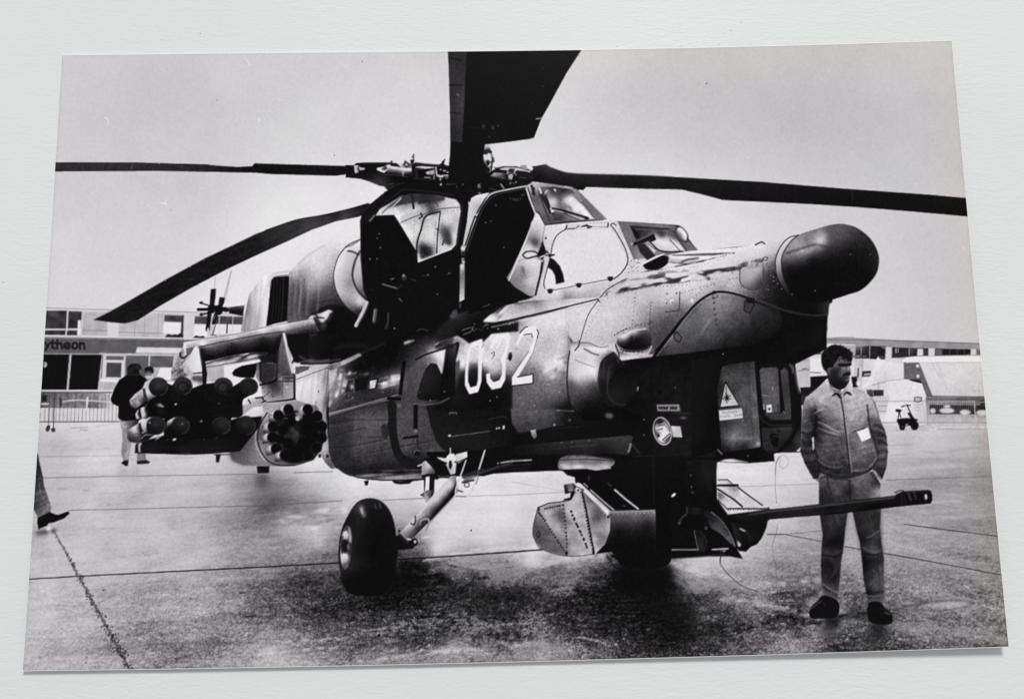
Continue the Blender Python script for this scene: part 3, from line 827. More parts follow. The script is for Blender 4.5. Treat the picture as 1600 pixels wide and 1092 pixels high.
# long panel edge below the cockpit
S('575,215 610,190 760,160 890,128 1150,70 1440,-10', 1.7, 12, w2=1.9); S('600,212 760,178 900,144 1150,86 1440,8', 1.6, 225, soft=.8, a=.7)
S('890,140 890,260', .7, 160, a=.7)
F('1420,310 1440,330 1500,370 1440,440 1425,400', 100, soft=1.5, a=.6, keep=1)
for s, w, t in (('1190,690 1240,620 1330,560', 9, 225), ('1250,740 1300,690 1330,620', 6, 205), ('1340,540 1390,500', 5, 228), ('1380,530 1400,590', 8, 120), ('1300,560 1400,520', 4, 110), ('1290,700 1390,700', 5, 120), ('1230,700 1290,660', 5, 110)):
    RAG[0] = .9; S(s, w, t, soft=1.4, a=.65); RAG[0] = 0
# ---- cockpit sides and spine
part(H + '/front_fuselage')
tile('B2')
F('-100,920 -30,850 30,800 110,760 140,760 560,700 700,640 735,500 930,470 1160,470 1400,455 1600,420 1720,398 1660,480 1650,560 1680,700 1750,790 1900,830 1960,800 1970,880 1960,960 1880,1092 900,1092 870,1200 660,1180 400,1160 355,1100 355,826 300,838 0,908',
  '0,1050,215 100,950,192 60,1050,216 200,930,206 330,900,212 430,850,216 250,1040,188 370,1000,192 450,1000,206 520,900,212 520,1050,192 620,850,214 600,980,202 700,800,206 700,950,190 680,1010,178 800,800,190 820,900,166 850,980,130 '
  '900,850,150 930,930,105 890,1010,88 950,780,195 1000,720,216 1100,700,222 1050,850,120 1150,780,170 1130,700,218 1200,680,208 1250,620,216 1350,600,206 1400,560,202 1500,600,152 1480,680,140 1560,560,170 1600,600,95 1560,700,70 '
  '1620,680,40 1350,690,190 1300,720,155 800,640,205 900,640,216 1000,620,224 1150,600,216 1300,530,224 1450,490,216 1550,460,220 1600,450,206 1690,420,200 1640,520,150 1650,620,35 1700,720,12 '
  '-20,890,205 100,850,190 250,810,200 400,790,212 60,810,150 150,790,130 300,770,175 500,730,205 620,690,190 700,670,200 300,850,208', tex=dict(fine=7, fine2=3, mid=2))
fr(780, 260, 2.494)
F('395,522 500,442 620,420 760,400 1000,340 1085,300 1080,400 1130,500 900,480 840,482 760,540 690,640 600,742 480,742 450,690 310,690', 52, soft=6, a=.04, keep=1)
F('520,620 640,560 720,540 700,640 600,740 520,740', 60, soft=10, a=.14, keep=1)
F('470,440 620,400 900,345 1090,300 1090,340 900,385 640,440 500,470', 225, soft=3, a=.28, keep=1)
tile('B2')
# soft smears: dark paint edges and reflections on the shoulder
for s, w, t, a in (('20,800 150,775 300,750', 6, 90, .6), ('60,790 200,770 330,745', 4, 60, .45), ('350,740 520,700 700,660', 6, 130, .5), ('200,770 350,765 480,730', 4, 120, .4),
                   ('600,745 700,720 850,690 1000,670 1100,655', 6.5, 66, .85), ('900,680 1000,665 1120,640 1200,625', 7, 74, .85), ('1120,635 1250,605 1420,585', 6, 66, .8), ('1190,610 1230,650', 5, 80, .7), ('860,640 950,630', 6, 90, .7), ('900,650 980,660', 9, 95, .75),
                   ('1420,575 1480,550 1560,535', 5, 55, .8), ('1430,570 1530,560', 4, 60, .8), ('920,615 1000,605 1100,600', 4, 120, .5), ('740,660 850,640 950,620', 3, 120, .5),
                   ('560,760 700,730', 3, 150, .5), ('1010,640 1100,620 1190,610', 4, 228, .7), ('1000,690 1130,680', 4, 228, .7), ('620,700 720,655', 5, 150, .4)):
    RAG[0] = 1.0; S(s, w * 1.1, t - 14, sm=1, soft=1.0, a=a); RAG[0] = 0
for s in ('1000,502 1200,492 1395,487 1260,505 1000,508',):
    F(s, 60, a=.9, soft=.8, keep=1)
F('975,520 1060,530 1160,520 1130,545 1060,552 1000,555', 175, soft=1, a=.7, keep=1)
for s, w, t in (('1060,545 1100,530 1165,522', 3, 75), ('1040,552 1090,560', 2.5, 70), ('980,545 1030,552', 2, 90), ('1080,560 1140,548 1200,540', 2.2, 90)):
    S(s, w, t, soft=.9, a=.8)
RAG[0] = 1; S('830,606 900,598 1000,578 1150,548 1390,490', 1.8, 70, a=.8, sm=1, soft=.6); RAG[0] = 0; rivets('800,610 900,600 1000,580 1150,550 1390,490', 4.6, .9, 60, a=.6, jit=.4); rivets('830,625 1000,600 1180,565 1330,520', 5, .8, 80, a=.5, jit=.4)
S('1520,440 1560,420 1580,432', 2.2, 50)
# joint lines and rivet rows of the nose
S('548,770 600,715 715,648', 1.2, 40, sm=1); S('540,785 480,870 440,990 415,1090', 1.1, 38, sm=1); S('-100,925 0,905 300,835 535,778', 1.9, 10); S('535,778 550,795', 1.8, 20)
S('-60,930 0,918 300,852 520,800', 1.4, 150, soft=1, a=.4)
rivets('540,790 700,745 900,690', 7, .7, 80); rivets('560,800 510,900 455,1000', 6, .8, 60, a=.6); rivets('770,740 760,850 750,950', 7, 1.0, 60); rivets('870,800 860,920 855,1010', 5, .9, 60); rivets('660,980 740,960 860,930', 5, .8, 60)
S('868,790 864,900 860,1000', .7, 90, a=.7); S('1420,580 1425,680', .8, 80, a=.7); S('1568,555 1575,660', 1.0, 50, a=.8)
rivets('960,740 1060,735 1060,850 960,860', 9, .8, 70, sm=0); S('1048,732 1046,850 1030,852 958,858', 1.2, 50); E(1000, 793, 15, 15, 232, keep=1); E(1004, 800, 12, 10, 140, soft=1, keep=1); dots('965,803 970,745 1030,742 1035,842', 1.2, 70)
for s in ('1040,680 1160,660 1300,650', '1060,740 1200,700 1420,640', '1420,600 1440,690 1480,720 1560,700', '1300,600 1420,570', '1450,560 1600,520', '1480,590 1580,580', '1430,700 1560,720 1650,740', '1120,790 1200,700', '1590,560 1640,640 1650,720', '1500,540 1650,500', '900,700 1100,690'):
    rivets(s, 6, .9, 55, a=.65)
E(1125, 787, 12, 14, 226, soft=1.2, keep=1); scatter('1150,600 1450,560 1420,700 1130,720', 55, .7, 60, a=.7); scatter('1500,560 1700,520 1700,760 1520,700', 60, .8, 190, a=.45)
F('1425,600 1560,575 1570,690 1500,722 1440,690', '1440,610,170 1550,590,175 1500,650,165 1480,710,110 1560,680,60', a=.8, keep=1, soft=.8); S('1425,600 1430,680 1500,722 1568,690', 1.1, 60, sm=1)
A(1585, 525, 14, 10, 1.0, 60)
scatter('700,820 860,900 850,1090 640,1090', 50, .7, 70, a=.6)
rivets('640,1000 690,975 720,960', 4, 1.1, 45)
fr(680, 480, 6.827)
# hatch rim left of the numerals
part(H + '/hatch')
F('112,450 238,372 262,386 250,450 222,560 212,640 212,930 150,965 40,1000 50,880 78,700 104,560', 6)
F('-170,560 -100,515 0,488 116,452 102,560 82,690 64,640 30,565 -20,548 -90,560', '-160,550,90 -80,530,130 0,510,205 90,480,230 80,600,200 70,660,150 20,550,205 -40,545,140', soft=1.2, tex=dict(fine=5))
S('-210,560 -100,505 0,472 120,428 245,376', 2.6, 8, sm=1)
F('108,470 200,400 232,395 215,560 205,760 190,900 60,990 60,880 82,700', '150,480,40 200,450,70 130,600,10 180,700,10 100,900,6', soft=1.2, keep=1)
S('0,405 60,372 160,340 220,326 262,338 290,362 296,400', 4.5, 150, sm=1, a=.55, soft=1.2); S('0,400 60,370 160,338 222,324 264,338 292,372', 1.6, 190, sm=1, a=.8, tex=dict(fine=30))
scatter('0,370 220,310 230,340 0,405', 50, .8, 210, a=.7); S('0,1030 70,1010 150,968', 1.8, 110, sm=1, soft=.9); S('250,440 220,570', .9, 120, a=.6)
dots('97,900', .8, 190)
# aircraft number
part(H + '/numeral')
ring('362,425 410,370 500,343 520,400 500,600 494,790 458,904 364,927 317,830 318,720 338,520', '372,470 384,432 466,402 472,440 460,560 456,770 442,836 374,857 350,790 352,650 360,560', 232, soft=.6)
part(H + '/numeral.a')
F('582,440 606,350 650,300 776,273 800,310 790,400 768,470 752,545 752,600 748,770 702,857 605,879 550,802 543,715 585,700 588,760 622,798 684,780 712,720 716,610 694,560 738,470 752,380 738,328 672,342 632,392 616,445', 232, soft=.6)
part(H + '/numeral.b')
F('862,410 885,330 903,282 965,213 1078,203 1098,262 1082,332 1044,480 880,746 1040,712 1042,810 820,836 820,744 996,480 1042,330 1028,286 950,294 905,352 880,412', 230, soft=.6)
part(H + '/front_fuselage')
S('904,276 958,214 985,208', 1.3, 28); S('948,292 1026,283 1038,318', 1.3, 22); S('1086,236 1101,272 1088,330', 1.3, 22); S('1046,330 1036,380', .8, 150); S('1084,335 1046,480 980,600', .7, 90); S('878,746 1038,713', 1.3, 12)
S('820,838 1044,812 1044,713', 1.8, 10); S('1000,470 870,650 822,742', .7, 60); S('502,600 494,792 460,905', .8, 60, a=.7)
E(800, 526, 21, 46, 18, rot=5, keep=1); E(792, 500, 6, 16, 90, rot=5, keep=1); S('765,545 785,548', 1, 40); A(618, 500, 13, 26, 1.2, 45, rot=5, seg=(-90, 90)); S('600,490 610,495', 1.3, 40); dots('610,548', .9, 30); dots('865,428 878,445 862,448', .8, 90)
S('505,345 515,400 500,430', .8, 60)
dots('1325,902 1125,168 585,997 660,955 1060,1050 865,1087 1205,820', .8, 205)

tile('B2')
# chin panel
part(H + '/chin_panel')
F('905,1092 1000,990 1100,860 1180,780 1270,735 1360,738 1460,765 1540,800 1640,838 1760,860 1890,870 1965,860 1965,960 1920,1050 1860,1130 1500,1150 880,1150',
  '1000,1060,112 950,1090,60 1100,980,96 1200,900,106 1280,940,104 1150,850,96 1250,800,142 1330,790,140 1420,830,100 1400,950,58 1550,870,34 1540,960,8 1500,950,14 1300,1040,24 1420,1040,8 1600,900,22 1100,1070,52 1700,900,6 1900,950,3 1200,1000,80 1000,1130,4 1200,1130,3 1350,880,95 1180,1060,36', tex=dict(fine=6, fine2=3, mid=3))
fr(900, 380, 3.29)
F('425,582 520,452 640,320 720,262 850,288 1000,350 1110,385 1000,490 850,545 600,578', '450,565,70 520,500,98 640,400,114 760,330,132 850,330,102 700,480,86 850,430,64 950,390,48 1050,400,26 900,500,22 760,540,26 600,560,62 560,440,104 800,400,84', a=.85, soft=2.2, keep=1, tex=dict(fine=6, mid=3))
F('1080,400 1288,385 1292,440 1284,490 1268,525 1240,556 1200,578 1120,592 1040,560', 4, sm=0, soft=1.0)
S('640,470 690,400 720,392', 2.2, 130, sm=1, soft=1.1, a=.6); S('720,390 790,392 830,412', 1.6, 118, sm=1, soft=1.1, a=.5)
tile('B2')
S('900,1098 1000,990 1100,862 1180,782 1268,736 1360,738 1460,766 1540,801 1640,840', 3.4, 8, sm=1); S('912,1100 1010,995 1110,868 1190,790', 1.2, 150, sm=1, a=.7)
S('1215,930 1270,880 1330,900', 2, 135, sm=1, soft=1.2, a=.5); S('1190,970 1240,910', 2.5, 140, soft=1.3, a=.5); S('1285,745 1350,750', 2.2, 160, soft=1, a=.6)
for x, y in ((1258, 770), (1262, 800), (1265, 840), (1270, 874), (1274, 906), (1278, 936), (1284, 966), (1289, 998), (1295, 1028)):
    E(x, y, 7, 7, 30, keep=1); E(x - 2, y - 2, 4, 4, 150, keep=1)
F('1006,985 1020,975 1060,1018 1045,1046 1018,1030', 95, keep=1); S('1006,985 1022,974 1062,1018 1046,1048 1018,1030 1006,985', 1.4, 10); E(1012, 985, 14, 14, 8, keep=1)
F('1455,790 1510,785 1510,820 1485,865 1450,850', 70, keep=1); S('1455,788 1512,784 1510,820 1486,866 1450,850 1455,788', 1.3, 12); F('1462,770 1518,772 1512,805 1470,800', 8, keep=1); E(1264, 736, 14, 10, 14, keep=1); S('1255,750 1255,775 1285,770 1285,750', .9, 60)
S('1462,768 1540,802 1640,842', 1.4, 120, a=.4, soft=.9)

# ---- cockpit
part(H + '/cockpit')
fr(810, 270, 5.333)
F('0,1010 100,1032 130,1025 200,740 230,650 200,560 215,470 220,440 400,420 740,392 800,398 834,410 962,722 920,800 900,880 700,960 680,1040 600,1040 330,1060 150,1062 0,1085',
  '60,1020,170 200,1000,205 330,1000,215 500,960,212 700,910,205 250,460,212 400,440,222 600,420,222 780,420,215 850,520,205 930,700,214 960,760,205 900,830,205 850,860,210 230,600,200 260,520,215 200,700,190 230,800,205 210,900,210 640,980,190 400,1030,150 600,1020,170', tex=dict(fine=6, fine2=3))
# white side panel
part(H + '/cockpit_door')
F('395,472 560,470 752,458! 800,490 850,560 890,640 910,720 895,780 850,840 790,885 520,940 260,988 222,968 212,920 240,800 268,690 285,600 320,525',
  '420,500,218 700,490,222 820,600,220 500,650,222 300,700,224 700,800,218 450,850,220 300,900,228 250,940,222', tex=dict(fine=3, fine2=1))
S('222,965 212,915 240,800 268,690 285,600 320,525 392,474 470,468', 1.4, 42, sm=1); S('770,440 800,475 852,560 892,640 912,720 896,780 850,842 795,884', 1.6, 34, sm=1)
S('262,985 520,932 790,880', 1.1, 80); S('752,460 560,470 395,472', .8, 165); S('780,480 835,560 880,650', .8, 170, a=.7); rivets('530,900 640,880 760,850', 8, .6, 130)
F('268,706 300,725 345,775 372,840 385,912 312,932 305,860 282,815 244,788', '280,730,14 350,820,10 340,900,8', sm=0)
S('384,914 312,932', 1.2, 190)
for x, y in ((264, 987), (503, 938), (766, 884)):
    E(x, y, 22, 20, 14); S('%d,%d %d,%d' % (x - 26, y - 12, x + 24, y - 16), 1.2, 50); E(x, y, 6, 6, 60, keep=1)
part(H + '/cockpit')
S('392,470 405,440', 2.0, 28); S('480,462 505,440', 1.2, 60, sm=1); S('530,448 560,440 610,450 580,460 570,432', 2.2, 24); S('745,452 748,420', 2.0, 26); S('400,462 530,450 745,452', .9, 120); S('420,440 740,412', 1, 160, a=.7); rivets('600,420 740,410', 6, .7, 90)
S('770,432 790,420 815,440', 1.6, 50); S('836,412 905,560 962,722', 1.0, 130); S('960,724 1040,690', 1.0, 60); rivets('970,740 960,800 955,850', 7, .9, 90); rivets('1000,720 1000,790', 6, .9, 90); rivets('860,840 940,830', 6, .7, 110)
scatter('900,700 1040,710 1040,810 920,860', 26, .8, 80, a=.7)
S('210,470 200,560 170,650', 1.0, 100, sm=1); E(228, 545, 9, 9, 60, keep=1); S('205,540 190,620', 3, 110, soft=1.5, a=.5); S('300,340 300,340', 0, 0)
# front quarter of the rear door opening
F('0,690 90,500 145,330 170,345 220,440 200,560 170,650 150,700 215,735 190,800 130,1025 100,1032 0,985 -101,875',
  '40,700,205 100,620,190 130,520,150 140,580,90 170,400,222 160,480,185 190,560,170 80,760,205 60,850,150 150,740,215 90,900,195 130,960,170 30,950,140 170,700,210', tex=dict(fine=6))
F('188,745 212,740 205,800 150,1024 130,1026 175,850', 24); S('186,745 130,1020', 1.0, 205); S('205,745 215,735 165,700', 1.1, 70)
F('26,782 46,785 50,850 36,862 24,850', 165, keep=1); S('26,782 46,785 50,850 36,862 24,850 26,782', 1.0, 110); S('36,795 38,840', 1.0, 60)
S('0,735 120,700 200,740', 1.0, 120, a=.8)
S('36,684 64,660 110,655 148,664 164,688 120,702 78,714 46,700 36,684', 2.2, 18, sm=1); S('166,706 200,670 240,652', 1.6, 28); S('200,700 240,660 262,684', 1.6, 30); S('225,690 300,684 255,700', 2.0, 24); S('180,705 220,690', 2.5, 190)
E(105, 415, 16, 20, 200, keep=1); S('0,985 60,1030 20,1070', 3, 12, a=.0)
# door opening (dark) between the two frames
part(H + '/door_opening')
tile('B1')
F('1600,98 1480,130 1420,180 1370,300 1310,470 1300,620 1310,800 1330,870 1440,850 1600,800 1690,780 1735,765 1700,755 1600,692 1565,645 1600,590 1680,400 1745,240 1710,130 1690,98', 4)
tile('B2')
F('-40,690 -30,662 0,697 100,762 60,775 0,800 -40,810', 8)
part(H + '/door_opening')
for x, y in ((-12, 150), (5, 156), (15, 157), (25, 158), (35, 157), (50, 152), (60, 130), (70, 126)):
    S('%d,%d %d,%d' % (x, y - 5, x + 6, y + 6), 1.2, 120, a=.8)
tile('B1'); dots('1500,190 1550,455 1435,300 1470,290', 1.0, 110); S('1420,826 1460,812', 1.6, 110, a=.7)
part(H + '/door_frame')
S('1300,470 1380,250 1440,150 1490,112 1600,88 1690,72', 2.6, 196, sm=1, keep=0); S('1318,480 1395,262 1452,164 1500,128 1600,104 1688,90', 1.6, 60, sm=1)
tile('B2'); S('90,84 110,150 146,242 150,262', 2.6, 212, keep=0); S('148,250 90,400 20,570 -20,660', 2.0, 214, keep=0); S('95,76 125,60', 2, 215)
tile('B1')
F('1332,150 1380,128 1460,112 1420,160 1378,240 1340,330 1312,440 1282,452 1310,260', '1350,160,212 1430,120,220 1340,250,200 1300,430,190 1390,180,170')
S('1380,240 1440,140', 1.8, 14); S('1308,440 1368,262 1376,266', 2.2, 20); S('1340,140 1325,170', 1.4, 40)

# ---- windscreens
part(H + '/rear_windscreen')
fr(810, 270, 5.333)
F('105,90 120,80 290,94 430,115 500,150 740,388 655,396 400,408 258,428 222,440 172,332 140,325 75,100', '120,95,190 150,200,110 180,300,120 215,400,100 300,100,150 450,130,150 520,200,125 620,300,118 700,380,128 300,410,90 500,395,120', tex=dict(fine=6))
F('180,118 300,118 440,140 470,180 645,384 500,390 300,396 262,340 215,230', '220,150,110 300,150,78 380,150,70 430,165,86 330,200,95 300,245,200 350,220,90 390,230,170 430,215,214 480,290,224 570,350,226 420,290,190 400,270,160 330,300,120 300,280,170 350,350,96 440,370,140 300,385,70 500,380,170 600,380,215 390,320,120',
  tex=dict(fine=7, mid=8))
S('118,82 290,96 440,120 470,130', 1.4, 196, sm=1); S('455,185 630,375', 1.2, 60); S('470,178 520,240', 2.6, 200); S('520,260 632,365', 1.6, 205); S('505,160 735,385', 1.0, 170, a=.5)
S('448,150 515,235 640,378', 1.3, 70)
for s, w, t in (('110,110 135,180', 4, 30), ('130,130 120,180', 3, 25), ('175,130 190,170', 3.5, 205), ('190,190 225,240 250,290', 5, 26), ('225,195 250,260 265,330', 4, 22), ('250,300 290,345', 3.4, 16), ('270,300 285,320', 3, 205), ('210,160 205,190', 3, 60), ('165,150 215,290 260,400', 2.2, 60), ('300,140 310,150', 3, 190), ('225,165 240,150', 3, 190)):
    S(s, w, t, a=.9)
S('285,298 380,318 480,348 580,380', 3.0, 10, sm=1, w2=3.6); S('290,310 380,332', 1.2, 190); S('380,330 430,365 500,390', 1.2, 40); S('480,345 575,372', 1.6, 30); E(565, 378, 18, 12, 16, rot=20, keep=1); E(282, 322, 12, 12, 215, keep=1); S('400,285 430,290 440,315', 3, 130, soft=1)
part(H + '/front_windscreen')
F('825,404 1000,414 1300,436 1320,450 1410,560 1500,645 1390,656 1240,690 1130,690 1060,715 962,720', '850,430,120 1000,430,112 1200,440,125 1300,460,110 900,560,120 960,690,122 1400,600,115 1470,640,122 1000,700,140', tex=dict(fine=6))
F('930,448 1255,472 1285,500 1395,650 1290,662 1180,650 1060,590 980,570 950,490', '960,465,62 1100,470,70 1240,485,100 1050,510,60 1200,515,78 1130,545,190 1180,570,224 1250,575,226 1330,620,226 1200,620,205 1150,610,200 1280,655,190 1350,645,200 1290,540,120 980,520,50', tex=dict(fine=6, mid=6))
S('930,444 1255,468 1300,500', 1.6, 26); S('975,470 1250,490', 1.0, 150, a=.6); S('1260,470 1400,650', 2.6, 96); S('1280,560 1370,645', 1.6, 226); S('1265,560 1345,648', 1.1, 60); S('1300,470 1310,520 1400,640', 1.2, 50, a=.7)
S('1080,560 1120,600 1170,645 1250,660 1370,656', 2.2, 16, sm=1)
F('936,452 960,462 1012,520 1004,552 972,540', 12, keep=1); F('990,600 1048,590 1145,694 1072,730 1010,660', 44, keep=1); F('1068,590 1100,600 1148,645 1132,672', 205, keep=1); S('1080,590 1140,640', 1.2, 70)
F('1100,520 1130,510 1150,560 1100,580', 16, keep=1)
part(H + '/periscope'); F('935,592 990,570 1115,512 1130,535 1110,560 1000,600 950,608', 22); S('985,572 1105,516', 1.6, 110); E(946, 594, 12, 12, 165, keep=1)
part(H + '/grab_handle'); F('1325,462 1345,455 1395,500 1405,545 1395,565 1360,545 1325,500', '1350,480,226 1380,520,226 1345,520,120'); S('1310,480 1318,455 1345,446 1395,490 1414,535 1408,570 1380,576 1335,545 1310,500 1310,480', 1.7, 62, sm=1)
part(H + '/air_scoop')
F('1040,765 1110,728 1190,688 1245,695 1252,730 1235,765 1180,800 1110,812 1065,805', 8, sm=1); S('1038,760 1100,728 1180,690 1210,680', 2.0, 228, sm=1); S('1210,682 1255,700 1250,740', 1.6, 150, sm=1)

# ---- radome and neck
part(H + '/nose_collar')
tile('B3')
F('195,378 130,395 85,440 55,500 46,560 58,640 100,715 150,760 400,800 300,600', '190,385,200 120,420,205 75,500,190 60,560,165 70,620,120 90,680,70 130,740,22 300,700,5', sm=1)
S('195,378 130,395 85,440 55,500 46,560 58,640 100,715 150,760', 1.3, 26, sm=1)
part(H + '/radome')
F('190,378 260,352 340,328 400,312 470,308 560,335 640,400 685,480 694,545 680,612 640,670 580,722 500,750 385,786 300,800 210,790 150,745 100,650 84,560 95,490 140,420',
  '200,400,142 300,360,135 150,440,152 330,410,192 255,425,132 120,520,118 200,490,150 260,472,152 320,470,112 180,535,80 280,520,38 130,590,22 200,600,6 400,340,96 450,330,102 520,345,78 450,400,84 540,400,56 600,400,44 420,440,66 500,470,26 600,500,16 670,500,34 560,580,4 400,600,2 300,700,3 500,700,4 640,640,6 685,550,36 380,400,110 360,480,60',
  sm=1, tex=dict(fine=5, fine2=2))
S('190,378 140,420 95,490 84,560 100,650 150,745', 1.2, 14, sm=1)
S('110,492 200,465 290,438 345,446 400,462 440,478', 2.2, 42, sm=1, soft=1.6, a=.8); S('205,478 220,478', 2, 190, soft=.9); S('310,425 330,400 350,392', 4, 205, soft=3.0, a=.6, sm=1); S('300,400 330,370', 5, 150, soft=4, a=.4)
dots('295,725 515,498 150,748 640,500', .9, 120)
part(H + '/nose_neck')
F('30,740 70,700 110,735 200,800 300,805 388,784 380,830 374,880 368,930 355,990 335,1035 300,1080 200,1100 120,1120 100,950 70,840', '20,760,24 100,780,8 200,850,4 300,830,8 360,850,40 366,900,10 200,950,3 345,980,14', soft=1.0)
S('-60,790 0,806 80,840 200,870 300,880 372,872', 2.4, 70, sm=1, soft=.8, a=.8); S('-60,775 0,790 100,830 200,860', 1.2, 20, sm=1); dots('15,630 35,665 60,680 0,718 85,715 35,640', .9, 150); S('378,790 372,870', 1.4, 55, soft=.8); E(362, 852, 12, 14, 45, soft=1, keep=1)
# ---- side fairing with its lens, blister
part(H + '/sensor_fairing')
fr(860, 500, 4.963)
F('150,240 200,215 270,205 420,205 510,250 560,330 600,420 600,640 480,760 260,780 190,720 150,640 130,500 135,350',
  '170,270,206 300,230,216 420,230,226 250,300,202 350,330,205 200,400,206 300,420,212 345,400,226 170,490,112 260,500,132 340,500,95 200,580,84 300,580,62 180,650,55 280,650,20 380,600,24 220,720,8 400,700,4 450,300,60 500,400,8 150,340,190 340,450,170 200,450,190', tex=dict(fine=7))
S('150,240 136,340 130,500 148,630 185,710 240,770', 1.9, 16, sm=1); S('190,308 240,330 340,362', 1.3, 110, a=.7); S('260,222 330,260 375,272', 2.2, 60, a=.8, soft=.8); S('330,350 352,470', 1.6, 228, soft=1, a=.6)
F('368,470 375,380 400,310 470,255 520,250 545,330 470,340 440,420 436,520 455,600 510,660 440,660 392,570', '380,420,60 410,330,30 480,270,34 400,500,26 430,600,20 500,290,20', sm=1)
S('412,440 415,340 430,310', 1.2, 75, sm=1, soft=.8); S('500,255 530,330', 2, 110, a=.5)
part(H + '/fairing_lens')
E(562, 530, 122, 128, '480,480,14 600,450,8 560,560,24 500,560,30 600,600,16 660,560,20', rot=8)
A(562, 530, 122, 128, 1.6, 62, rot=8, seg=(70, 190)); A(562, 530, 116, 122, 1.7, 165, rot=8, seg=(-12, 36)); A(580, 530, 150, 150, 1.5, 38, seg=(-40, 60)); A(562, 530, 140, 140, 2.5, 30, rot=8, seg=(60, 160), soft=1)
part(H + '/front_fuselage')
F('150,130 180,170 225,165 300,165 380,195 440,190 500,195 540,300 500,250 420,212 270,205 195,220 150,240', '160,160,90 260,180,170 350,200,190 450,205,205 510,250,190 170,210,200', a=.95)
S('232,162 300,163 345,185 395,203 440,188 500,196 520,240 536,305', 1.2, 225, sm=1, a=.8); S('230,175 300,180 350,200 400,212 450,200', 1.6, 90, sm=1, a=.7, soft=.8); S('225,160 220,200 190,235', 1.6, 18, sm=1); S('505,195 530,260 538,305', 2.0, 14)
S('140,130 150,235', 2.5, 120, soft=1.2, a=.6)
part(H + '/blister')
F('514,175 530,130 600,97 700,72 758,84 780,130 776,185 730,224 620,236 550,218', '560,135,196 590,120,205 540,175,70 600,180,22 650,105,150 630,130,70 740,120,62 700,180,12 765,150,50 640,215,4 720,90,90 690,140,30', sm=1, tex=dict(fine=4))
S('600,95 660,78 740,68', 1.6, 226, soft=.8); S('636,105 650,130 648,160', 1.0, 130, sm=1, a=.6)
part(H + '/front_fuselage')
F('536,300 540,240 620,240 730,230 780,195 800,230 760,262 820,280 560,315', '560,290,205 650,275,190 740,268,170 560,250,120 680,248,130 780,230,120', tex=dict(fine=5))
S('545,236 600,255 720,262 755,255 785,200', 1.2, 225, sm=1, a=.8); S('545,230 620,243 730,230 780,190', 1.4, 20, sm=1); S('560,290 700,272 810,268', 1.2, 225, a=.6); rivets('560,245 650,250 720,250', 6, 1.1, 40)
S('770,0 780,100 785,180', 1.4, 60, a=.8); rivets('500,120 590,70 690,35 790,20', 5, 1.1, 45); scatter('760,0 900,0 820,200 790,240', 40, .9, 60, a=.6)
S('1020,0 940,105 880,180 805,285', 5.5, 6); S('1035,0 950,115 820,286', 1.1, 175, a=.7)
# black chin and the bay below it
part(H + '/chin_bay')
F('536,318 640,302 800,286 1000,262 1250,232 1500,200 1560,200 1700,330 1500,1000 1500,1060 640,1062 600,1040 440,1040 480,760 600,640 700,520 640,420 560,330',
  '600,400,4 700,700,6 800,500,14 1000,500,16 1100,650,24 1150,900,20 1000,1000,22 800,1000,16 700,850,8 1000,350,6 1200,400,6 1300,600,4 950,600,18 900,800,16 1050,800,22', tex=dict(fine=3, mid=2))
S('880,330 850,420 810,500', 2.0, 4, soft=1); A(1080, 600, 90, 60, 1.2, 34, seg=(180, 360), a=.6); S('960,605 1060,575 1160,560', 1.2, 34, a=.5, soft=1)
E(850, 560, 38, 38, 26, soft=1.5, keep=1); E(848, 560, 24, 26, 8, soft=1, keep=1); dots('968,522 1135,468 725,772 725,890 990,660 1120,715', .8, 150)
E(455, 742, 35, 22, 95, soft=2, keep=1, rot=10); F('430,740 480,720 470,762', 105, soft=1.5, a=.8, keep=1)
# belly edge
part(H + '/front_fuselage')
tile('C2')
F('-10,370 370,370 395,420 460,460 400,480 250,500 40,522 0,460', '40,390,100 150,400,92 250,400,84 340,385,40 330,430,26 100,450,78 250,460,62 60,510,60 380,460,20 200,490,66', soft=.9, tex=dict(fine=7, fine2=4))
S('0,520 40,522 250,502 460,474', 1.4, 12); S('285,380 380,384', 1.0, 165); F('290,378 390,388 430,440 340,400', 14, soft=2, a=.8, keep=1)
fr(860, 500, 4.963)
part(H + '/belly_panel')
F('-300,900 -200,880 0,830 100,815 200,760 300,790 620,770 640,900 400,925 0,945 -300,975', '-200,920,6 40,840,18 200,820,12 400,850,8 600,840,6 100,900,10'); rivets('20,845 150,830 260,822', 4, .7, 90)
F('-330,985 -200,968 0,948 300,920 620,893 640,905 610,1020 596,1046 440,1030 330,1050 100,1046 0,1044 -300,1040', '-300,1010,8 -150,990,26 50,970,46 200,960,52 400,930,60 560,910,70 600,940,62 500,1000,44 300,1000,40 150,1020,26 50,1030,24 420,1030,16', tex=dict(fine=5))
rivets('60,995 200,978 360,965', 3.4, .8, 120); S('370,940 420,980 510,1020', 1.2, 28, soft=1); dots('165,945 85,950 300,935', .8, 150)
F('618,950 634,960 614,1022 596,1030', 128); S('640,970 690,1035', 2.5, 60, soft=1); S('0,1042 330,1052 640,1062 1190,1042', 1.6, 5); S('640,1056 900,1050 1190,1038', 1.0, 60, a=.6)
dots('30,812', 2, 130); E(172, 768, 26, 14, 8, keep=1); E(150, 775, 12, 8, 120, soft=1, keep=1); S('52,700 110,702 180,705', 1.0, 170); F('60,700 130,650 180,705', 14, a=.8, soft=2, keep=1)
fr(800, 546, 4); F('115,505 148,498 150,515 155,545 140,558 125,540', '130,510,165 140,545,120', keep=1)
part(H + '/landing_light')
fr(860, 500, 4.963)
E(868, 860, 72, 112, '820,800,150 900,780,190 930,880,185 880,965,190 800,850,180', rot=-14); E(868, 860, 62, 101, 26, rot=-14)
E(868, 862, 58, 96, '840,790,50 880,800,150 920,860,190 850,850,205 880,900,225 850,930,215 900,930,120 830,880,110 830,820,160', rot=-14)
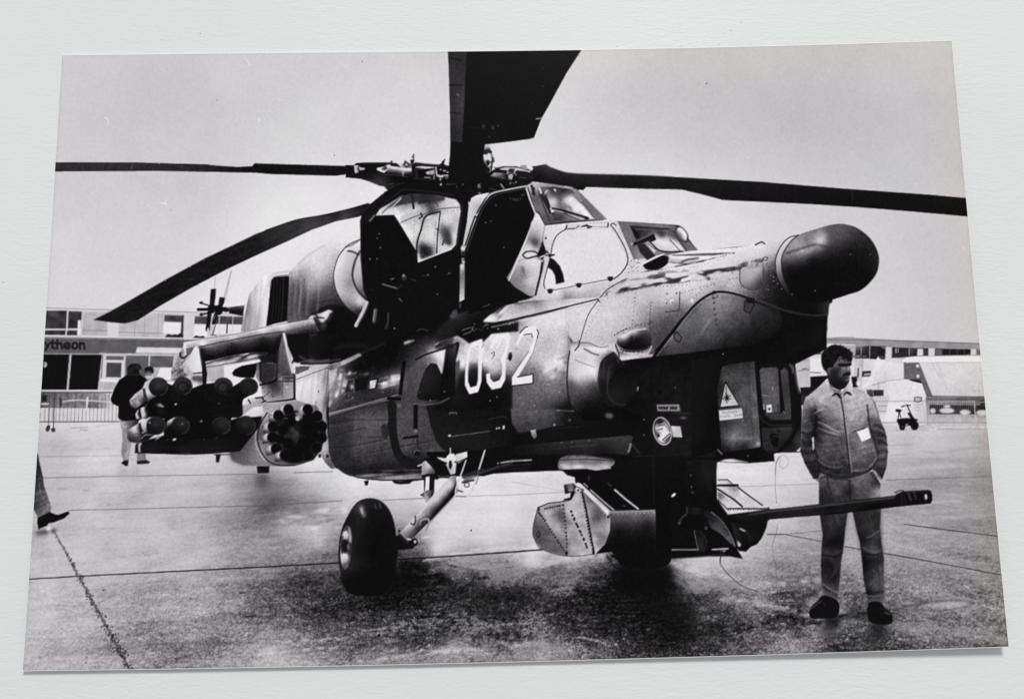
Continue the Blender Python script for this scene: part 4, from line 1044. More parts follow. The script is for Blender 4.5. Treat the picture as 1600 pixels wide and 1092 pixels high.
F('858,905 900,862 935,868 925,900 885,935 855,935', 226, keep=1); F('815,835 870,830 880,860 830,862', 200, keep=1, soft=.8); S('830,850 870,842', 1.2, 60); S('835,818 880,812', 1.2, 70); S('840,795 866,788', 3, 20); S('870,930 925,880', 1.6, 14); S('890,935 930,895', 1.3, 18); E(838, 895, 9, 14, 18, keep=1)
S('880,795 905,830 925,860', 3, 130, a=.7)
part(H + '/placard'); F('936,820 1008,824 1022,908 950,906', '950,840,205 1000,840,185 1010,900,195 960,900,180', tex=dict(fine=5))
part(H + '/nameplate')
F('824,658 998,655 1008,706 830,706', 138, tex=dict(fine=4)); S('824,658 998,655', .8, 165)
for k in range(13):
    x = 842 + k * 11.2
    if k == 7: continue
    S('%f,674 %f,690' % (x, x + (2 if k % 2 else -1)), 1.3, 18); S('%f,%d %f,%d' % (x - 3, 675 + (k % 3) * 6, x + 5, 675 + (k % 3) * 6), 1.2, 18)
part(H + '/chin_bay')
S('960,722 1075,722', .9, 75); E(1032, 755, 36, 13, 45, keep=1); E(1030, 758, 20, 8, 105, soft=.8, keep=1); S('1075,760 1100,800 1110,960', 1.5, 6); S('1110,700 1120,960 1105,1000', 1.0, 44, a=.5); dots('1108,975 1120,1000', .9, 110)
F('1150,560 1180,560 1190,760 1160,760', 32, a=.5, soft=5, keep=1)
# gun mount ring
part(H + '/gun_turret_ring')
fr(800, 546, 4)
F('290,700 305,676 350,662 450,660 640,690 642,712 604,744 520,752 470,748 300,758 286,735', '320,690,140 420,670,130 600,695,140 320,730,175 420,725,185 500,720,165 600,720,175 500,745,185 300,745,120 640,700,120', tex=dict(fine=6, mid=8)); F('286,680 640,680 642,712 470,720 290,715', 60, a=.3, soft=1.5, keep=1)
S('300,690 450,684 640,694', 1.1, 28, a=.8); S('352,668 350,680', 1.3, 40); F('286,690 440,670 640,690 640,684 450,655 340,660', 90, a=.5, soft=.9, keep=1)

# ---- sight turret under the nose
part(H + '/sight_turret')
fr(1080, 540, 5.46)
F('0,120 300,80 900,60 885,130 905,330 940,420 945,620 935,860 890,906 640,915 610,900 705,915 712,985 500,1002 220,992 210,900 0,960', '50,300,14 50,700,16 170,600,3 400,100,4 800,100,5 900,300,10 930,600,12 920,800,40 880,880,45 650,940,6 300,960,5 120,850,4')
F('262,180 330,160 540,130 552,300 575,600 592,860 500,880 262,908 245,700 222,380', '330,200,62 450,160,50 300,270,80 400,330,76 500,360,92 520,250,80 450,450,92 350,600,76 450,600,80 540,600,96 300,700,68 350,790,128 420,795,110 500,790,104 560,840,130 450,865,40 280,885,26 560,720,88 260,500,60 250,350,40', tex=dict(fine=8, vs=3, mid=4))
S('480,140 500,400 520,700 545,860', 1.5, 42, soft=1.2, a=.5); S('490,450 555,440', 1.4, 125, a=.5); S('485,215 525,213', 1.4, 120, a=.6); S('500,520 560,512', 1.2, 60, a=.6); S('330,790 520,790', 3, 150, a=.5, soft=1.4); E(572, 835, 15, 10, 165, soft=1, keep=1); E(545, 605, 20, 12, 150, soft=1.5, a=.6, keep=1)
part(H + '/sight_window')
F('548,200 575,165 620,150 830,145 870,165 890,320 930,600 880,690 700,690 635,660 600,600 575,420', 10, sm=1)
F('583,215 600,190 725,183 750,215 752,400 758,570 640,572 612,500 597,380', '600,210,92 700,200,84 650,300,104 740,300,88 700,420,104 640,480,98 740,540,90 620,420,84', sm=0, tex=dict(fine=7))
F('757,215 800,185 825,215 850,480 852,630 690,632 640,600 625,575 780,572 800,560', '790,230,80 820,300,66 820,500,72 840,600,74 720,605,66 800,420,64', tex=dict(fine=6))
S('752,220 765,400 775,560', 3.6, 8); S('785,560 800,575', 1.5, 120); S('600,420 655,430', 1.1, 150); S('608,432 650,436', .8, 120); S('694,350 696,378', 1.2, 160); S('740,500 742,560', 1.4, 40); F('642,506 684,500 690,566 646,570', 208, keep=1); E(666, 540, 10, 11, 40, keep=1); S('618,500 622,540', 2, 150)
S('580,590 620,645 700,680 860,676', 2.5, 46, sm=1, soft=.8); S('610,620 680,650 860,645', 2.2, 8, sm=1)
part(H + '/sight_turret')
F('600,700 700,700 860,690 858,750 800,820 760,870 735,905 650,908 612,870', '650,720,46 800,710,60 720,740,52 640,860,48 700,880,42 780,830,30', tex=dict(fine=4)); F('672,760 700,745 742,768 742,850 705,860 680,820', 8, sm=1); S('700,770 735,775', 1.3, 70); E(745, 730, 15, 12, 20, soft=1, keep=1)
F('745,905 790,860 860,760 930,660 945,700 930,860 880,900', '800,880,30 900,800,60 930,700,24 850,820,12 780,900,40', soft=1.2); S('750,900 800,850 870,760 920,660', 5, 4, sm=1, soft=1)
S('862,170 880,215 905,330 922,400', 2.4, 96, sm=1, soft=1); S('840,160 862,190 868,230', 2.6, 110, sm=1, soft=1); S('612,905 930,905', 1.4, 4)
part(H + '/laser_warning_sign')
F('292,300 416,518 238,534', 6); F('293,322 405,507 249,521', '290,340,180 300,500,195 380,500,188 300,420,180', tex=dict(fine=4))
S('297,350 302,440', 1.1, 30)
for a_ in range(0, 360, 40):
    r_ = 26 if a_ % 80 else 34
    S('304,446 %f,%f' % (304 + r_ * math.cos(math.radians(a_ + 12)), 446 + r_ * 1.2 * math.sin(math.radians(a_ + 12))), 1.3, 22)
E(304, 446, 11, 13, 12, keep=1)
part(H + '/warning_label')
F('236,553 433,534 441,616 244,638', '250,570,205 420,550,190 430,605,205 260,625,210', tex=dict(fine=4))
for row, (xa, ya, xb, yb, n) in enumerate(((268, 574, 388, 562, 8), (252, 606, 428, 590, 11))):
    for k in range(n):
        x, y = xa + (xb - xa) * k / (n - 1), ya + (yb - ya) * k / (n - 1)
        if row and k in (5, 6): continue
        S('%f,%f %f,%f' % (x, y - 7, x + 1, y + 7), .9, 95, a=.8); S('%f,%f %f,%f' % (x, y - 6 + (k % 3) * 6, x + 8, y - 7 + (k % 3) * 6), .8, 100, a=.8)
part(H + '/sight_turret')
F('228,990 290,968 360,966 480,990 500,1000 360,996', '250,985,190 330,975,215 420,988,160', soft=.8); S('225,885 262,925', 1.4, 150); dots('485,940 270,70 440,640', .9, 150); S('150,690 155,640', 2, 4)

# ---- gun turret, ammunition boxes, nose wheel
part(H + '/gun_turret')
fr(820, 690, 5.745)
F('300,250 340,262 380,300 448,318 455,372 500,372 770,620 1170,610 1170,980 800,990 860,1092 1060,1092 1264,1010 1700,1000 1810,940 1730,600 1720,300 1728,170 1200,130 830,170 770,240 640,256 550,242',
  '500,300,4 900,300,6 1150,400,5 1400,500,3 1600,350,16 1500,200,10 1300,700,3 1300,950,3 900,1050,2 1650,300,26 1690,400,8 1100,200,10')
S('1150,140 1160,400 1160,560', 1.2, 34, a=.8, soft=.8); S('575,310 578,350', 1.5, 110, a=.7); E(1480, 190, 20, 10, 45, soft=1.5, keep=1); dots('1490,300 1495,405 1505,455 955,935 1120,955', 1.0, 120); E(1505, 455, 12, 12, 50, keep=1); E(1335, 478, 24, 12, 215, rot=-40, keep=1); dots('970,955 1075,945', 2.4, 50)
S('1590,180 1630,300 1665,440', 5, 30, soft=2, a=.7, sm=1)
S('820,975 875,965', 2, 90)
part(H + '/nose_wheel')
tile('D2')
F('640,185 1005,160 1000,200 985,240 950,264 900,268 750,268 690,262 662,225', 4, sm=1); E(740, 150, 14, 10, 40, soft=1.2, keep=1); E(828, 148, 7, 10, 60, soft=1, keep=1)
S('590,188 610,225 660,280', 1.2, 20, sm=1); S('375,205 388,235 380,260', .7, 150, sm=1, a=.6)
part('apron')
F('655,262 990,262 1010,340 1050,420 1120,520 1180,640 1150,720 1000,720 860,620 720,520 640,420', 14, sm=1, a=.62, soft=12, keep=1)
F('655,262 990,262 1000,330 1020,400 900,430 700,430 640,380', 3, a=.92, soft=4, keep=1)
F('1000,180 1300,160 1420,200 1230,200 1000,215', 6, soft=1.0, a=.9, keep=1)
part(H + '/ammunition_box')
fr(820, 690, 5.745)
F('118,590 140,566 210,548 350,530 410,520 440,470 465,425 530,430 745,660 772,700 764,800 722,920 640,1005 500,1018 380,1026 160,966 100,900 72,820 84,720',
  '150,620,195 200,575,205 300,560,195 100,800,104 160,800,116 200,900,126 300,980,132 220,700,210 280,680,150 330,640,112 300,780,205 340,850,170 390,620,220 430,700,208 470,600,220 400,800,190 420,900,176 450,980,208 520,850,205 560,960,205 '
  '520,600,195 600,600,165 650,640,110 620,750,172 680,700,140 700,800,185 745,740,222 650,900,195 640,980,222 720,860,160 110,680,120 340,930,140 480,500,222 590,540,130', tex=dict(fine=7, mid=4))
F('85,720 130,650 200,740 290,870 380,1000 370,1024 160,966 100,900 72,820', '100,800,100 160,780,112 200,900,124 300,980,128 120,700,130', a=.85, soft=1.0, keep=1, tex=dict(fine=6))
F('290,620 345,600 362,700 370,860 330,780', 112, a=.55, soft=2.5, keep=1)
F('118,590 210,548 410,520 465,425 530,430 745,660 772,700 764,800 722,920 640,1005 380,1026 160,966 72,820 84,720', 60, a=.26, soft=1, keep=1, tex=dict(mid=14, fine2=8))
for s, st, r in (('180,600 345,565', 4, 1.7), ('130,640 200,740 270,850 370,1000', 5, 1.5), ('345,570 360,700 375,870 378,1000', 6, 1.6), ('415,620 440,690 500,810 560,945', 7, 2.0), ('510,450 540,600 570,780 600,940', 5, 1.5), ('125,590 125,640', 4, 2.0), ('140,650 190,710', 4, 1.4)):
    rivets(s, st, r, 26, a=1)
for x, y in ((445, 688), (470, 748), (500, 808), (530, 872), (556, 940)):
    E(x, y, 8, 16, 18, rot=-12, keep=1)
S('512,440 545,580 568,700 590,830 622,990', 2.6, 16, sm=1); S('120,590 210,552 350,534 405,524', 1.4, 36); S('118,590 84,720 72,820 100,900 160,966 380,1026 640,1005', 1.0, 40, sm=1); S('610,960 615,1005', 3, 14); E(375, 1002, 12, 18, 20, keep=1)
A(122, 830, 12, 26, 1.5, 35); S('135,870 330,915', .9, 60, a=.7); S('770,700 764,800 722,920 650,1000', 1.3, 215, sm=1, a=.7)
F('640,1003 722,920 766,800 775,700 760,650 785,640 800,800 700,990', 8, a=.9, soft=1.0, keep=1)
part(H + '/ammunition_box/tray')
part(H + '/tray_rail')
F('463,370 480,366 756,618 742,668 525,445 462,425', '480,380,225 600,500,215 740,640,228 500,430,200 640,560,170'); S('475,385 745,632', 1.0, 235); S('500,425 735,655', 1.2, 110); S('468,400 530,436', 1.4, 60); E(748, 672, 9, 14, 20, keep=1); dots('480,432 520,430', 1.6, 40)
S('590,432 700,530 800,613', 2.1, 172, keep=0); S('808,430 900,510 1018,602', 2.3, 205, keep=0); S('745,370 775,398', 1.6, 70); S('530,372 565,408', 1.6, 165); E(890, 573, 20, 7, 70, soft=1, keep=1)
S('770,632 1168,612', 1.2, 120)
part(H + '/ammunition_drum')
F('770,640 1170,622 1176,760 1172,930 800,985 640,1004 722,920 766,800', '850,665,96 1000,655,112 1150,650,120 820,720,72 1000,710,84 850,800,16 1100,740,36 900,900,3 1100,900,3 700,970,6 790,680,90', tex=dict(fine=6))
for k in range(30):
    x = 780 + k * 13; E(x, 654 - k * .7 + (k % 2), 4, 3.5, 190 if k % 3 else 60, keep=1, soft=.5)
S('820,978 872,966', 2.2, 110, soft=.9)
part(H + '/feed_motor')
F('348,392 370,380 435,372 466,398 440,452 365,468', '370,420,40 410,400,120 440,390,70 440,440,60 390,450,30'); F('392,400 430,396 430,440 392,445', 130, keep=1, tex=dict(fine2=25)); S('360,388 366,462', 2, 30); F('412,456 460,440 420,520 345,525 350,512 405,500', 14)
# right-hand box and gun
part(H + '/ammunition_box.a')
fr(1000, 690, 5.745)
F('700,340 785,338 825,372 880,392 1105,570 1155,590 1150,606 780,652 775,600 700,515', '740,360,200 780,480,205 900,450,200 850,430,150 950,520,195 1050,580,205 760,520,190 850,600,210 1100,600,200', tex=dict(fine=6, fine2=6))
F('700,445 740,470 860,565 790,580 700,520', '730,480,120 760,540,200 830,570,205', keep=1, tex=dict(fine2=6))
for s, w, t in (('700,340 785,338 826,374', 1.3, 28), ('700,392 876,390', 3.6, 10), ('700,425 840,515 918,580', 2.8, 10), ('875,405 980,485 1100,570', 2.0, 14), ('780,598 1155,600', 2.0, 20), ('700,520 780,600', 1.4, 30)):
    S(s, w, t)
rivets('790,608 940,606 1140,606', 4, 1.2, 40); S('1150,590 1160,600', 2, 60)
part(H + '/ammunition_drum.a')
F('770,655 1160,605 1264,600 1146,712 1135,770 1095,860 1050,920 995,942 950,986 890,980 850,930 800,800', '900,700,8 1100,650,10 1100,800,6 1000,900,5 900,950,6 850,720,12 900,800,12 960,850,16 1000,880,14 860,800,26', sm=0)
S('900,780 945,802', 2.4, 195, soft=.9); S('945,800 985,850 990,890', 1.6, 45, sm=1, soft=1); F('858,870 895,900 908,930 885,945 866,915', '870,885,100 895,922,205 880,938,180', soft=.9, keep=1); S('830,760 880,860', 4, 60, soft=2.5, a=.6)
part(H + '/gun_cradle')
fr(820, 690, 3.1333)
F('700,300 945,285 992,352 1010,400 1046,520 1000,530 720,530', 5, soft=.6)
part(H + '/gun_turret'); F('420,515 640,480 640,535 430,548', 4, soft=.6)
part(H + '/nose_wheel'); F('440,525 452,555 475,590 510,614 600,626 670,612 706,572 722,525', 4, soft=.6)
part(H + '/gun_cradle')
fr(1000, 690, 5.745)
F('410,590 470,588 560,600 650,635 720,700 780,780 830,870 855,945 800,900 720,820 640,775 600,700 540,650 440,650', '440,610,14 520,620,30 620,650,34 640,700,40 700,740,74 740,800,84 800,870,100 830,920,90 680,690,44 780,800,56 560,640,12', tex=dict(fine=6)); S('640,630 720,695 780,775 830,868 856,945', 1.2, 165, sm=1, soft=.5, a=.8); S('420,590 425,640', 2, 70); S('415,650 370,690 350,735', 2.6, 62, sm=1); E(352, 728, 14, 14, 80, soft=1, keep=1)
E(540, 720, 75, 70, 5, keep=1); E(594, 773, 13, 16, 85, soft=.8, keep=1)
F('860,942 925,1050 840,1035 750,1000 800,940', 5); F('488,795 545,812 585,860 602,900 596,950 565,1005 535,1002 505,900', '520,830,12 560,900,34 560,980,40 590,900,20', sm=1); S('488,797 505,900 535,1000 560,1004', 1.2, 140, sm=1, a=.8); S('490,796 545,812 588,862 602,905', .9, 80, sm=1)
S('290,970 520,968', 2.2, 165); S('650,966 790,958', 2.2, 175); F('270,985 520,980 640,985 720,975 715,1000 560,1020 280,1040', 5)
S('290,975 640,970', .9, 20)
part('apron/cable')
S('750,1000 725,1030 722,1080', 1.0, 50, sm=1)
tile('D2'); S('1320,185 1300,215 1310,260 1370,330 1450,390 1540,418', 1.0, 55, sm=1)
tile('C2')
part('apron/cable.a')
fr(1080, 540, 5.46); S('760,945 725,1000 718,1092', .9, 120, sm=1); S('760,940 800,935 830,985 815,1030 785,1045 755,1020 760,960', .8, 130, sm=1)
fr(1200, 546, 4); S('70,665 50,720 45,860 55,960', .8, 110, sm=1)
tile('D3'); S('60,0 50,60 30,120 38,220 50,260 52,400', .8, 90, sm=1, a=.8)

# ---- landing gear
part(H + '/wheel_strut')
fr(510, 680, 4.368)
F('650,190 680,170 730,180 742,250 735,275 690,265 650,285', '670,200,170 700,200,205 735,220,120 660,260,150 720,260,90')
S('625,208 650,200', 2.2, 190); F('650,272 690,262 745,262 770,262 765,300 655,300', 12); E(705, 290, 40, 12, 14, keep=1)
F('668,285 704,280 702,375 668,380', 226); F('704,280 738,290 735,380 700,385', 10); F('665,285 678,285 672,380 666,380', 14)
F('645,400 690,372 738,380 728,410 700,440 680,460 672,430', '670,400,110 710,390,90 690,430,150 720,400,40'); S('645,405 660,412', 2, 30); S('675,395 690,450', 3, 160, soft=.8)
part(H + '/wheel_arm')
F('846,278 884,272 890,380 860,420 700,590 560,730 520,690 500,670 560,600 640,520 720,420 800,330',
  '860,290,150 850,340,195 800,380,190 870,370,90 850,410,20 760,440,180 700,480,175 640,540,185 580,620,175 540,660,150 800,450,60 740,520,40 660,580,90 620,640,60 570,700,80 820,400,130 700,540,110', tex=dict(fine=6))
F('885,300 892,380 860,425 715,580 700,600 710,560 830,420 870,360', 8, soft=1.6, a=.9, keep=1)
S('606,550 606,590 595,608 575,600', 2.0, 36, sm=1); S('640,610 650,580 690,570 700,600 680,645', 3.2, 150, sm=1); S('640,615 655,588 688,580 690,600', 1.2, 40, sm=1); S('660,525 690,500', 2.2, 130, a=.5, soft=1)
F('470,690 510,670 560,720 610,700 622,730 605,752 590,772 500,782 470,780', 8); E(603, 728, 22, 26, 8); E(605, 725, 9, 11, 190, keep=1); S('510,668 540,700 560,715', 2, 150); S('555,705 575,710', 2, 205); E(498, 653, 9, 9, 30)
S('495,670 560,735', 3, 60, soft=1, a=.6)
part(H + '/arm_bracket')
F('750,148 830,160 830,200 800,180', 215, soft=.5); F('808,170 820,145 840,125 870,125 888,150 886,200 880,260 846,268 832,240 815,200', '840,140,225 820,180,205 875,180,215 860,250,190 835,230,160'); E(846, 200, 12, 30, 14, keep=1); S('845,88 846,125', 1.8, 215)
dots('818,188 880,180', 1.6, 40); F('880,130 960,110 962,150 900,190 888,180', '890,140,205 950,120,225 900,180,190'); S('890,185 962,150', 1.2, 40)
S('800,180 832,240 846,268', 1.2, 50); S('770,280 832,285', 4, 60, tex=dict(fine2=20)); E(620, 120, 26, 22, 22, keep=1); A(620, 118, 20, 17, 1.2, 130, seg=(180, 330))
F('660,155 720,150 810,180 830,240 780,262 740,240 680,175', 8, a=.95, keep=1)
part(H + '/step')
fr(400, 546, 4)
S('1312,692 1285,770 1250,870 1250,912', 2.0, 206, sm=1, keep=0); S('1252,914 1310,916 1340,895 1365,840 1430,630', 2.4, 200, sm=1, keep=0); S('1250,917 1312,919', 1.0, 60); S('1440,632 1375,842', .9, 30)
part(H + '/lower_brace')
S('1290,800 1400,770 1600,705', 2.6, 90, keep=0); S('1290,790 1420,745', 2.0, 60); S('1290,830 1360,815', 3.0, 40, soft=.8); A(1318, 845, 16, 13, 1.6, 50); S('1265,880 1290,888', 2.2, 40); F('1290,780 1420,745 1600,700 1600,725 1420,775 1300,830', 45, a=.6, soft=1, keep=1)
S('1510,710 1600,696 1720,690', 2, 165); S('1515,730 1600,722 1715,716', 1.0, 60); S('1520,700 1530,740 1600,742 1715,735', 2.2, 25); S('1600,752 1715,742', 3.6, 14)
part('apron')
part(H + '/main_wheel')
fr(510, 680, 4.368)
F('240,438 300,427 360,440 410,480 445,540 468,620 480,720 488,790 478,860 460,960 430,1030 400,1075 300,1092 180,1085 130,1040 100,960 82,850 88,740 105,640 150,540 195,470',
  '280,450,30 340,450,34 420,520,16 300,520,14 230,500,60 180,540,30 130,640,12 210,620,26 280,640,10 400,700,4 300,800,2 470,750,8 200,750,16 190,860,30 150,960,34 120,980,26 250,960,8 400,950,3 300,1050,3 160,1060,8', sm=1, tex=dict(fine=3))
S('240,492 246,520 256,548', 6, 165, soft=2.2, a=.8, sm=1); S('236,500 244,530', 2.5, 200, soft=1.2, a=.8); S('222,540 215,640 205,740', 4, 34, soft=2.5, sm=1)
S('330,470 338,498', 1.8, 92, soft=.8); S('362,468 372,498', 1.8, 96, soft=.8); S('298,478 312,490', 1.6, 60, soft=.8); S('280,455 330,440 390,470', 1.4, 42, soft=1, sm=1)
part(H + '/main_wheel_rim')
E(134, 765, 45, 165, 8, rot=3); E(136, 765, 40, 155, '130,640,80 150,680,110 120,690,150 160,740,60 110,760,100 130,820,160 120,850,190 130,880,90 155,800,60', rot=3)
F('150,612 165,640 172,700 168,740 155,720 150,660', '160,640,150 165,720,170', soft=1, keep=1); F('115,660 140,650 150,680 140,715 118,720 108,700', '125,670,205 140,690,190 115,710,150', soft=1, keep=1); F('105,812 140,805 150,840 130,870 112,860', '115,820,215 140,830,205 125,865,160', soft=1, keep=1)
E(128, 755, 26, 45, 16, soft=1.2, keep=1); E(150, 760, 8, 22, 120, soft=1, keep=1); F('115,880 150,870 150,900 125,905', 110, soft=1.2, keep=1); S('90,740 100,742', 2, 130); E(128, 725, 16, 14, 18, soft=1, keep=1); S('110,690 105,740 108,800', 2, 30, soft=.8)
E(136, 780, 47, 172, 30, a=0, keep=1); A(136, 768, 48, 172, 1.8, 52, rot=3, seg=(100, 200), soft=.9); A(136, 768, 52, 180, 3.0, 32, rot=3, seg=(-60, 80), soft=1.2)
part('apron')
fr(400, 819, 4); F('540,330 860,280 1000,330 1120,370 1000,400 850,420 700,450 580,420 530,380', 2, a=.75, soft=5, keep=1)
part(H + '/main_wheel')
fr(510, 680, 4.368); F('105,940 300,900 470,900 450,1000 400,1060 300,1080 180,1075 125,1030', 3, a=.55, soft=3, keep=1)

# ---- stub wing, pylons, stores
part(H + '/stub_wing')
fr(270, 480, 6.4)
F('112,360 118,345 600,275 1000,185 1400,115 1450,110 1475,170 1472,240 1380,275 1140,335 1100,400 1060,560 900,470 300,545 270,500 250,420 130,415',
  '130,365,215 300,335,218 600,290,205 1000,200,205 1400,130,196 140,400,175 250,395,140 300,380,205 600,320,178 900,260,178 1100,225,180 1300,180,150 1420,150,170 1440,180,90 300,410,80 600,350,92 900,290,90 1100,262,84 1300,225,80 1460,220,90 '
  '320,440,40 600,385,40 900,330,40 1080,310,30 1200,270,62 1400,245,40 330,500,8 600,430,8 900,380,6 1050,400,4 1160,320,16 1000,450,4', tex=dict(fine=6, fine2=3))
S('268,395 600,325 900,270 1110,245', 1.3, 36); S('268,405 600,335 900,280 1110,253', 1.2, 120, a=.5, soft=.8); S('118,345 600,275 1000,185 1400,115', 1.0, 60, a=.55)
S('1120,245 1300,205 1450,165', 1.4, 80, soft=1, a=.7); S('1465,150 1475,240', 2, 30, soft=.8)
part(H + '/wing_flap')
F('310,555 540,492 700,465 800,455 950,450 960,465 870,520 700,550 560,577 330,612', '340,590,150 450,560,165 560,510,100 650,500,140 760,485,190 820,510,150 900,460,60 700,540,120 560,560,140', tex=dict(ds=22, fine=8))
S('320,568 540,505 650,490', 1.2, 60); S('330,600 560,560 860,500', 1.0, 70); S('700,500 780,470 900,462', 3, 30, soft=1); S('760,500 840,480', 4, 210, soft=1.4, a=.7); S('640,480 720,500 650,540', 3, 50, soft=1.2, a=.6)
part(H + '/wing_root')
F('1400,110 1470,60 1540,22 1600,30 1640,90 1600,560 1350,545 1240,560 1215,500 1200,440 1190,330 1380,275 1470,240', '1440,130,60 1490,90,190 1540,40,205 1580,60,60 1500,150,60 1560,160,10 1500,300,8 1400,320,30 1300,400,8 1250,480,14 1600,300,4 1280,500,70 1500,500,5 1350,540,60', tex=dict(fine=4))
F('1480,120 1500,80 1560,28 1600,45 1570,60 1545,110 1500,160', '1500,120,205 1540,60,222 1570,40,200 1520,140,170', soft=.7, keep=1); F('1460,105 1520,108 1500,145 1478,150', 190, keep=1); S('1470,60 1600,0', 1.6, 30); E(1430, 95, 22, 20, 60); E(1422, 92, 9, 9, 180, keep=1); S('1425,40 1428,80', 1.6, 40); S('1440,100 1510,108', 2, 20)
F('1480,170 1530,160 1545,230 1490,240', '1490,190,90 1530,190,60 1520,230,30', soft=1.5, a=.8, keep=1); E(1400, 330, 60, 45, 34, soft=4, keep=1); S('1440,270 1380,285', 2.4, 110, soft=1, a=.7); S('1250,480 1320,520 1400,535', 5, 120, soft=1.5, a=.8, sm=1); F('1255,480 1300,490 1340,530 1290,540 1250,510', 165, soft=1.5, a=.8, keep=1)
S('1190,560 1215,520', 3, 14); dots('1195,410 1215,515', 1.2, 150); S('1350,545 1450,545 1560,530', 4, 140, soft=1.2, a=.7); E(1590, 600, 20, 22, 60, soft=1, keep=1)
part('hall/window.g'); F('1225,592 1365,592 1362,622 1240,672 1225,660', 105, tex=dict(mid=6)); F('1215,570 1400,575 1400,592 1215,590', 218)
F('1400,572 1560,570 1420,615 1390,612', 200)
# inboard pylon
part(H + '/inboard_pylon')
F('820,560 870,545 1000,570 1060,420 1100,255 1125,262 1170,440 1205,660 1225,690 1222,915 1080,935 940,955 900,930 880,780 830,700',
  '850,620,120 850,700,130 880,840,170 940,900,165 1000,860,110 1060,480,95 1090,400,105 1140,560,110 1100,640,80 1060,700,120 1180,720,110 1150,800,160 1190,860,165 1060,820,90 1040,700,40 1150,690,60 1100,900,150 900,600,40 1000,600,70 1180,650,110', tex=dict(fine=7, mid=3))
F('875,560 1005,560 1028,600 1025,690 1000,735 900,765 872,745', '900,600,52 1000,620,56 950,700,50', sm=0, tex=dict(fine=5)); S('1025,600 1026,690 1000,738 880,775', 2.4, 120, a=.7); S('878,775 1000,745 1030,720', 3.4, 8); F('870,545 885,545 880,780 868,790', 20); S('865,740 880,760', 3, 150)
F('1098,256 1120,258 1165,430 1208,655 1190,662 1145,500', '1110,280,222 1150,450,190 1195,640,205', soft=.7); F('1206,655 1226,670 1228,915 1206,915', 14); S('1030,690 1100,682 1205,700', 4.5, 60, a=.8, soft=1); S('1040,745 1205,740', 1.6, 50); S('1050,675 1080,690 1200,690', 1.4, 165, a=.6); S('1100,700 1100,910', 1, 60, a=.5); F('1105,760 1200,752 1200,905 1105,912', '1150,800,150 1190,880,165 1120,900,150', a=.8, keep=1, tex=dict(fine=6)); E(1140, 800, 10, 8, 210, keep=1)
F('1030,420 1060,420 1050,560 1040,690 1020,680 1030,600', 14, a=.8, soft=1.5, keep=1); scatter('900,780 1050,800 1030,930 900,940', 24, 1.4, 60, a=.8)
S('940,958 1080,938 1222,918', 3.2, 10)
part(H + '/finned_bomb_tail'); F('590,660 620,620 690,585 770,570 835,560 838,620 812,705 740,708 660,700 605,685', 6, sm=0)
part(H + '/pylon_brace')
F('745,930 790,900 830,910 900,905 920,940 900,960 790,990 770,960', '770,940,205 820,930,190 880,920,170 850,960,160', tex=dict(fine2=14)); S('755,925 790,985 860,975 930,935', 2.6, 10); S('830,905 900,900 905,925', 2.6, 14); S('810,990 860,975', 3, 14); F('720,940 745,930 770,985 730,1010', 205)
# outboard pylon
part(H + '/outboard_pylon')
F('118,540 160,500 215,400 240,385 262,420 300,620 292,640 205,660 170,620', '150,540,200 200,470,215 235,420,226 240,560,226 280,610,222 200,620,212'); F('200,672 295,660 298,680 295,735 292,900 200,900 196,740', '210,670,226 290,670,226 210,700,110 280,700,100 220,760,200 280,800,190 220,870,160 280,880,120', tex=dict(fine=5)); F('262,420 285,530 305,625 340,680 332,760 300,760 298,660', 20); F('292,640 340,650 335,770 300,770', 8)
S('205,662 295,655', 2, 60); S('200,705 292,700', 3.5, 95, a=.8, soft=.8)
part(H + '/wing_tip')
F('60,480 100,400 110,350 130,350 135,460 150,510 100,560 110,650 190,680 190,730 0,730 -20,640 20,560', '80,460,120 110,400,190 60,600,150 30,680,130 120,600,170 150,680,165 80,660,110 20,620,160', tex=dict(fine2=18, ds=14)); A(105, 470, 32, 38, 2.6, 30, seg=(20, 200)); S('122,360 128,470', 2.4, 226); S('0,680 90,600 110,560', 1.3, 200, a=.7); S('10,650 120,590', 1.2, 90, a=.6); S('60,600 130,680', 1.2, 80, a=.6)
F('130,412 210,400 170,470 140,500', '150,430,120 190,410,90 150,480,90', a=.9)
# ---- rocket pod
part(H + '/rocket_pod')
tile('C1')
F('-180,370 -120,350 0,335 130,328 240,318 330,340 380,352 420,440 440,520 410,620 360,690 250,726 130,728 40,725 -90,720 -150,690 -170,610', '-140,400,190 -60,370,215 60,345,205 200,335,205 300,345,190 -100,480,150 0,450,190 20,520,110 -60,600,170 -120,640,150 -60,690,150 40,700,165 30,640,190 150,712,140 250,715,110 60,400,215 120,370,225 0,600,190 400,500,40 300,690,60', tex=dict(fine=6))
F('-200,520 -120,500 -60,540 -20,600 -60,640 -160,600', 60, soft=6, a=.55, keep=1)
F('-180,370 -120,350 0,335 130,328 240,318 330,340 380,352 420,440 440,520 410,620 360,690 250,726 130,728 40,725 -90,720 -150,690 -170,610', 36, soft=1, a=.28, keep=1)
F('-200,470 -60,470 0,420 40,430 10,540 25,620 70,700 40,726 -90,722 -160,690', '-120,560,60 -40,520,90 0,480,124 0,600,124 -60,640,104 -100,690,100 20,690,134', soft=3, a=.85, keep=1, tex=dict(fine=6)); F('100,350 240,320 360,345 420,440 330,420 230,400 120,420', 130, soft=2, a=.35, keep=1)
S('70,395 30,460 10,540 25,620 70,690 140,722 240,724', 1.8, 20, sm=1); S('52,400 15,470 -5,550 12,630 60,700', 1.2, 205, sm=1, a=.7); S('-100,640 -60,700 -20,722', 1, 80, a=.5)
E(230, 545, 150, 165, '130,480,30 300,450,10 230,540,40 200,640,8 300,640,3 90,560,90', soft=1)
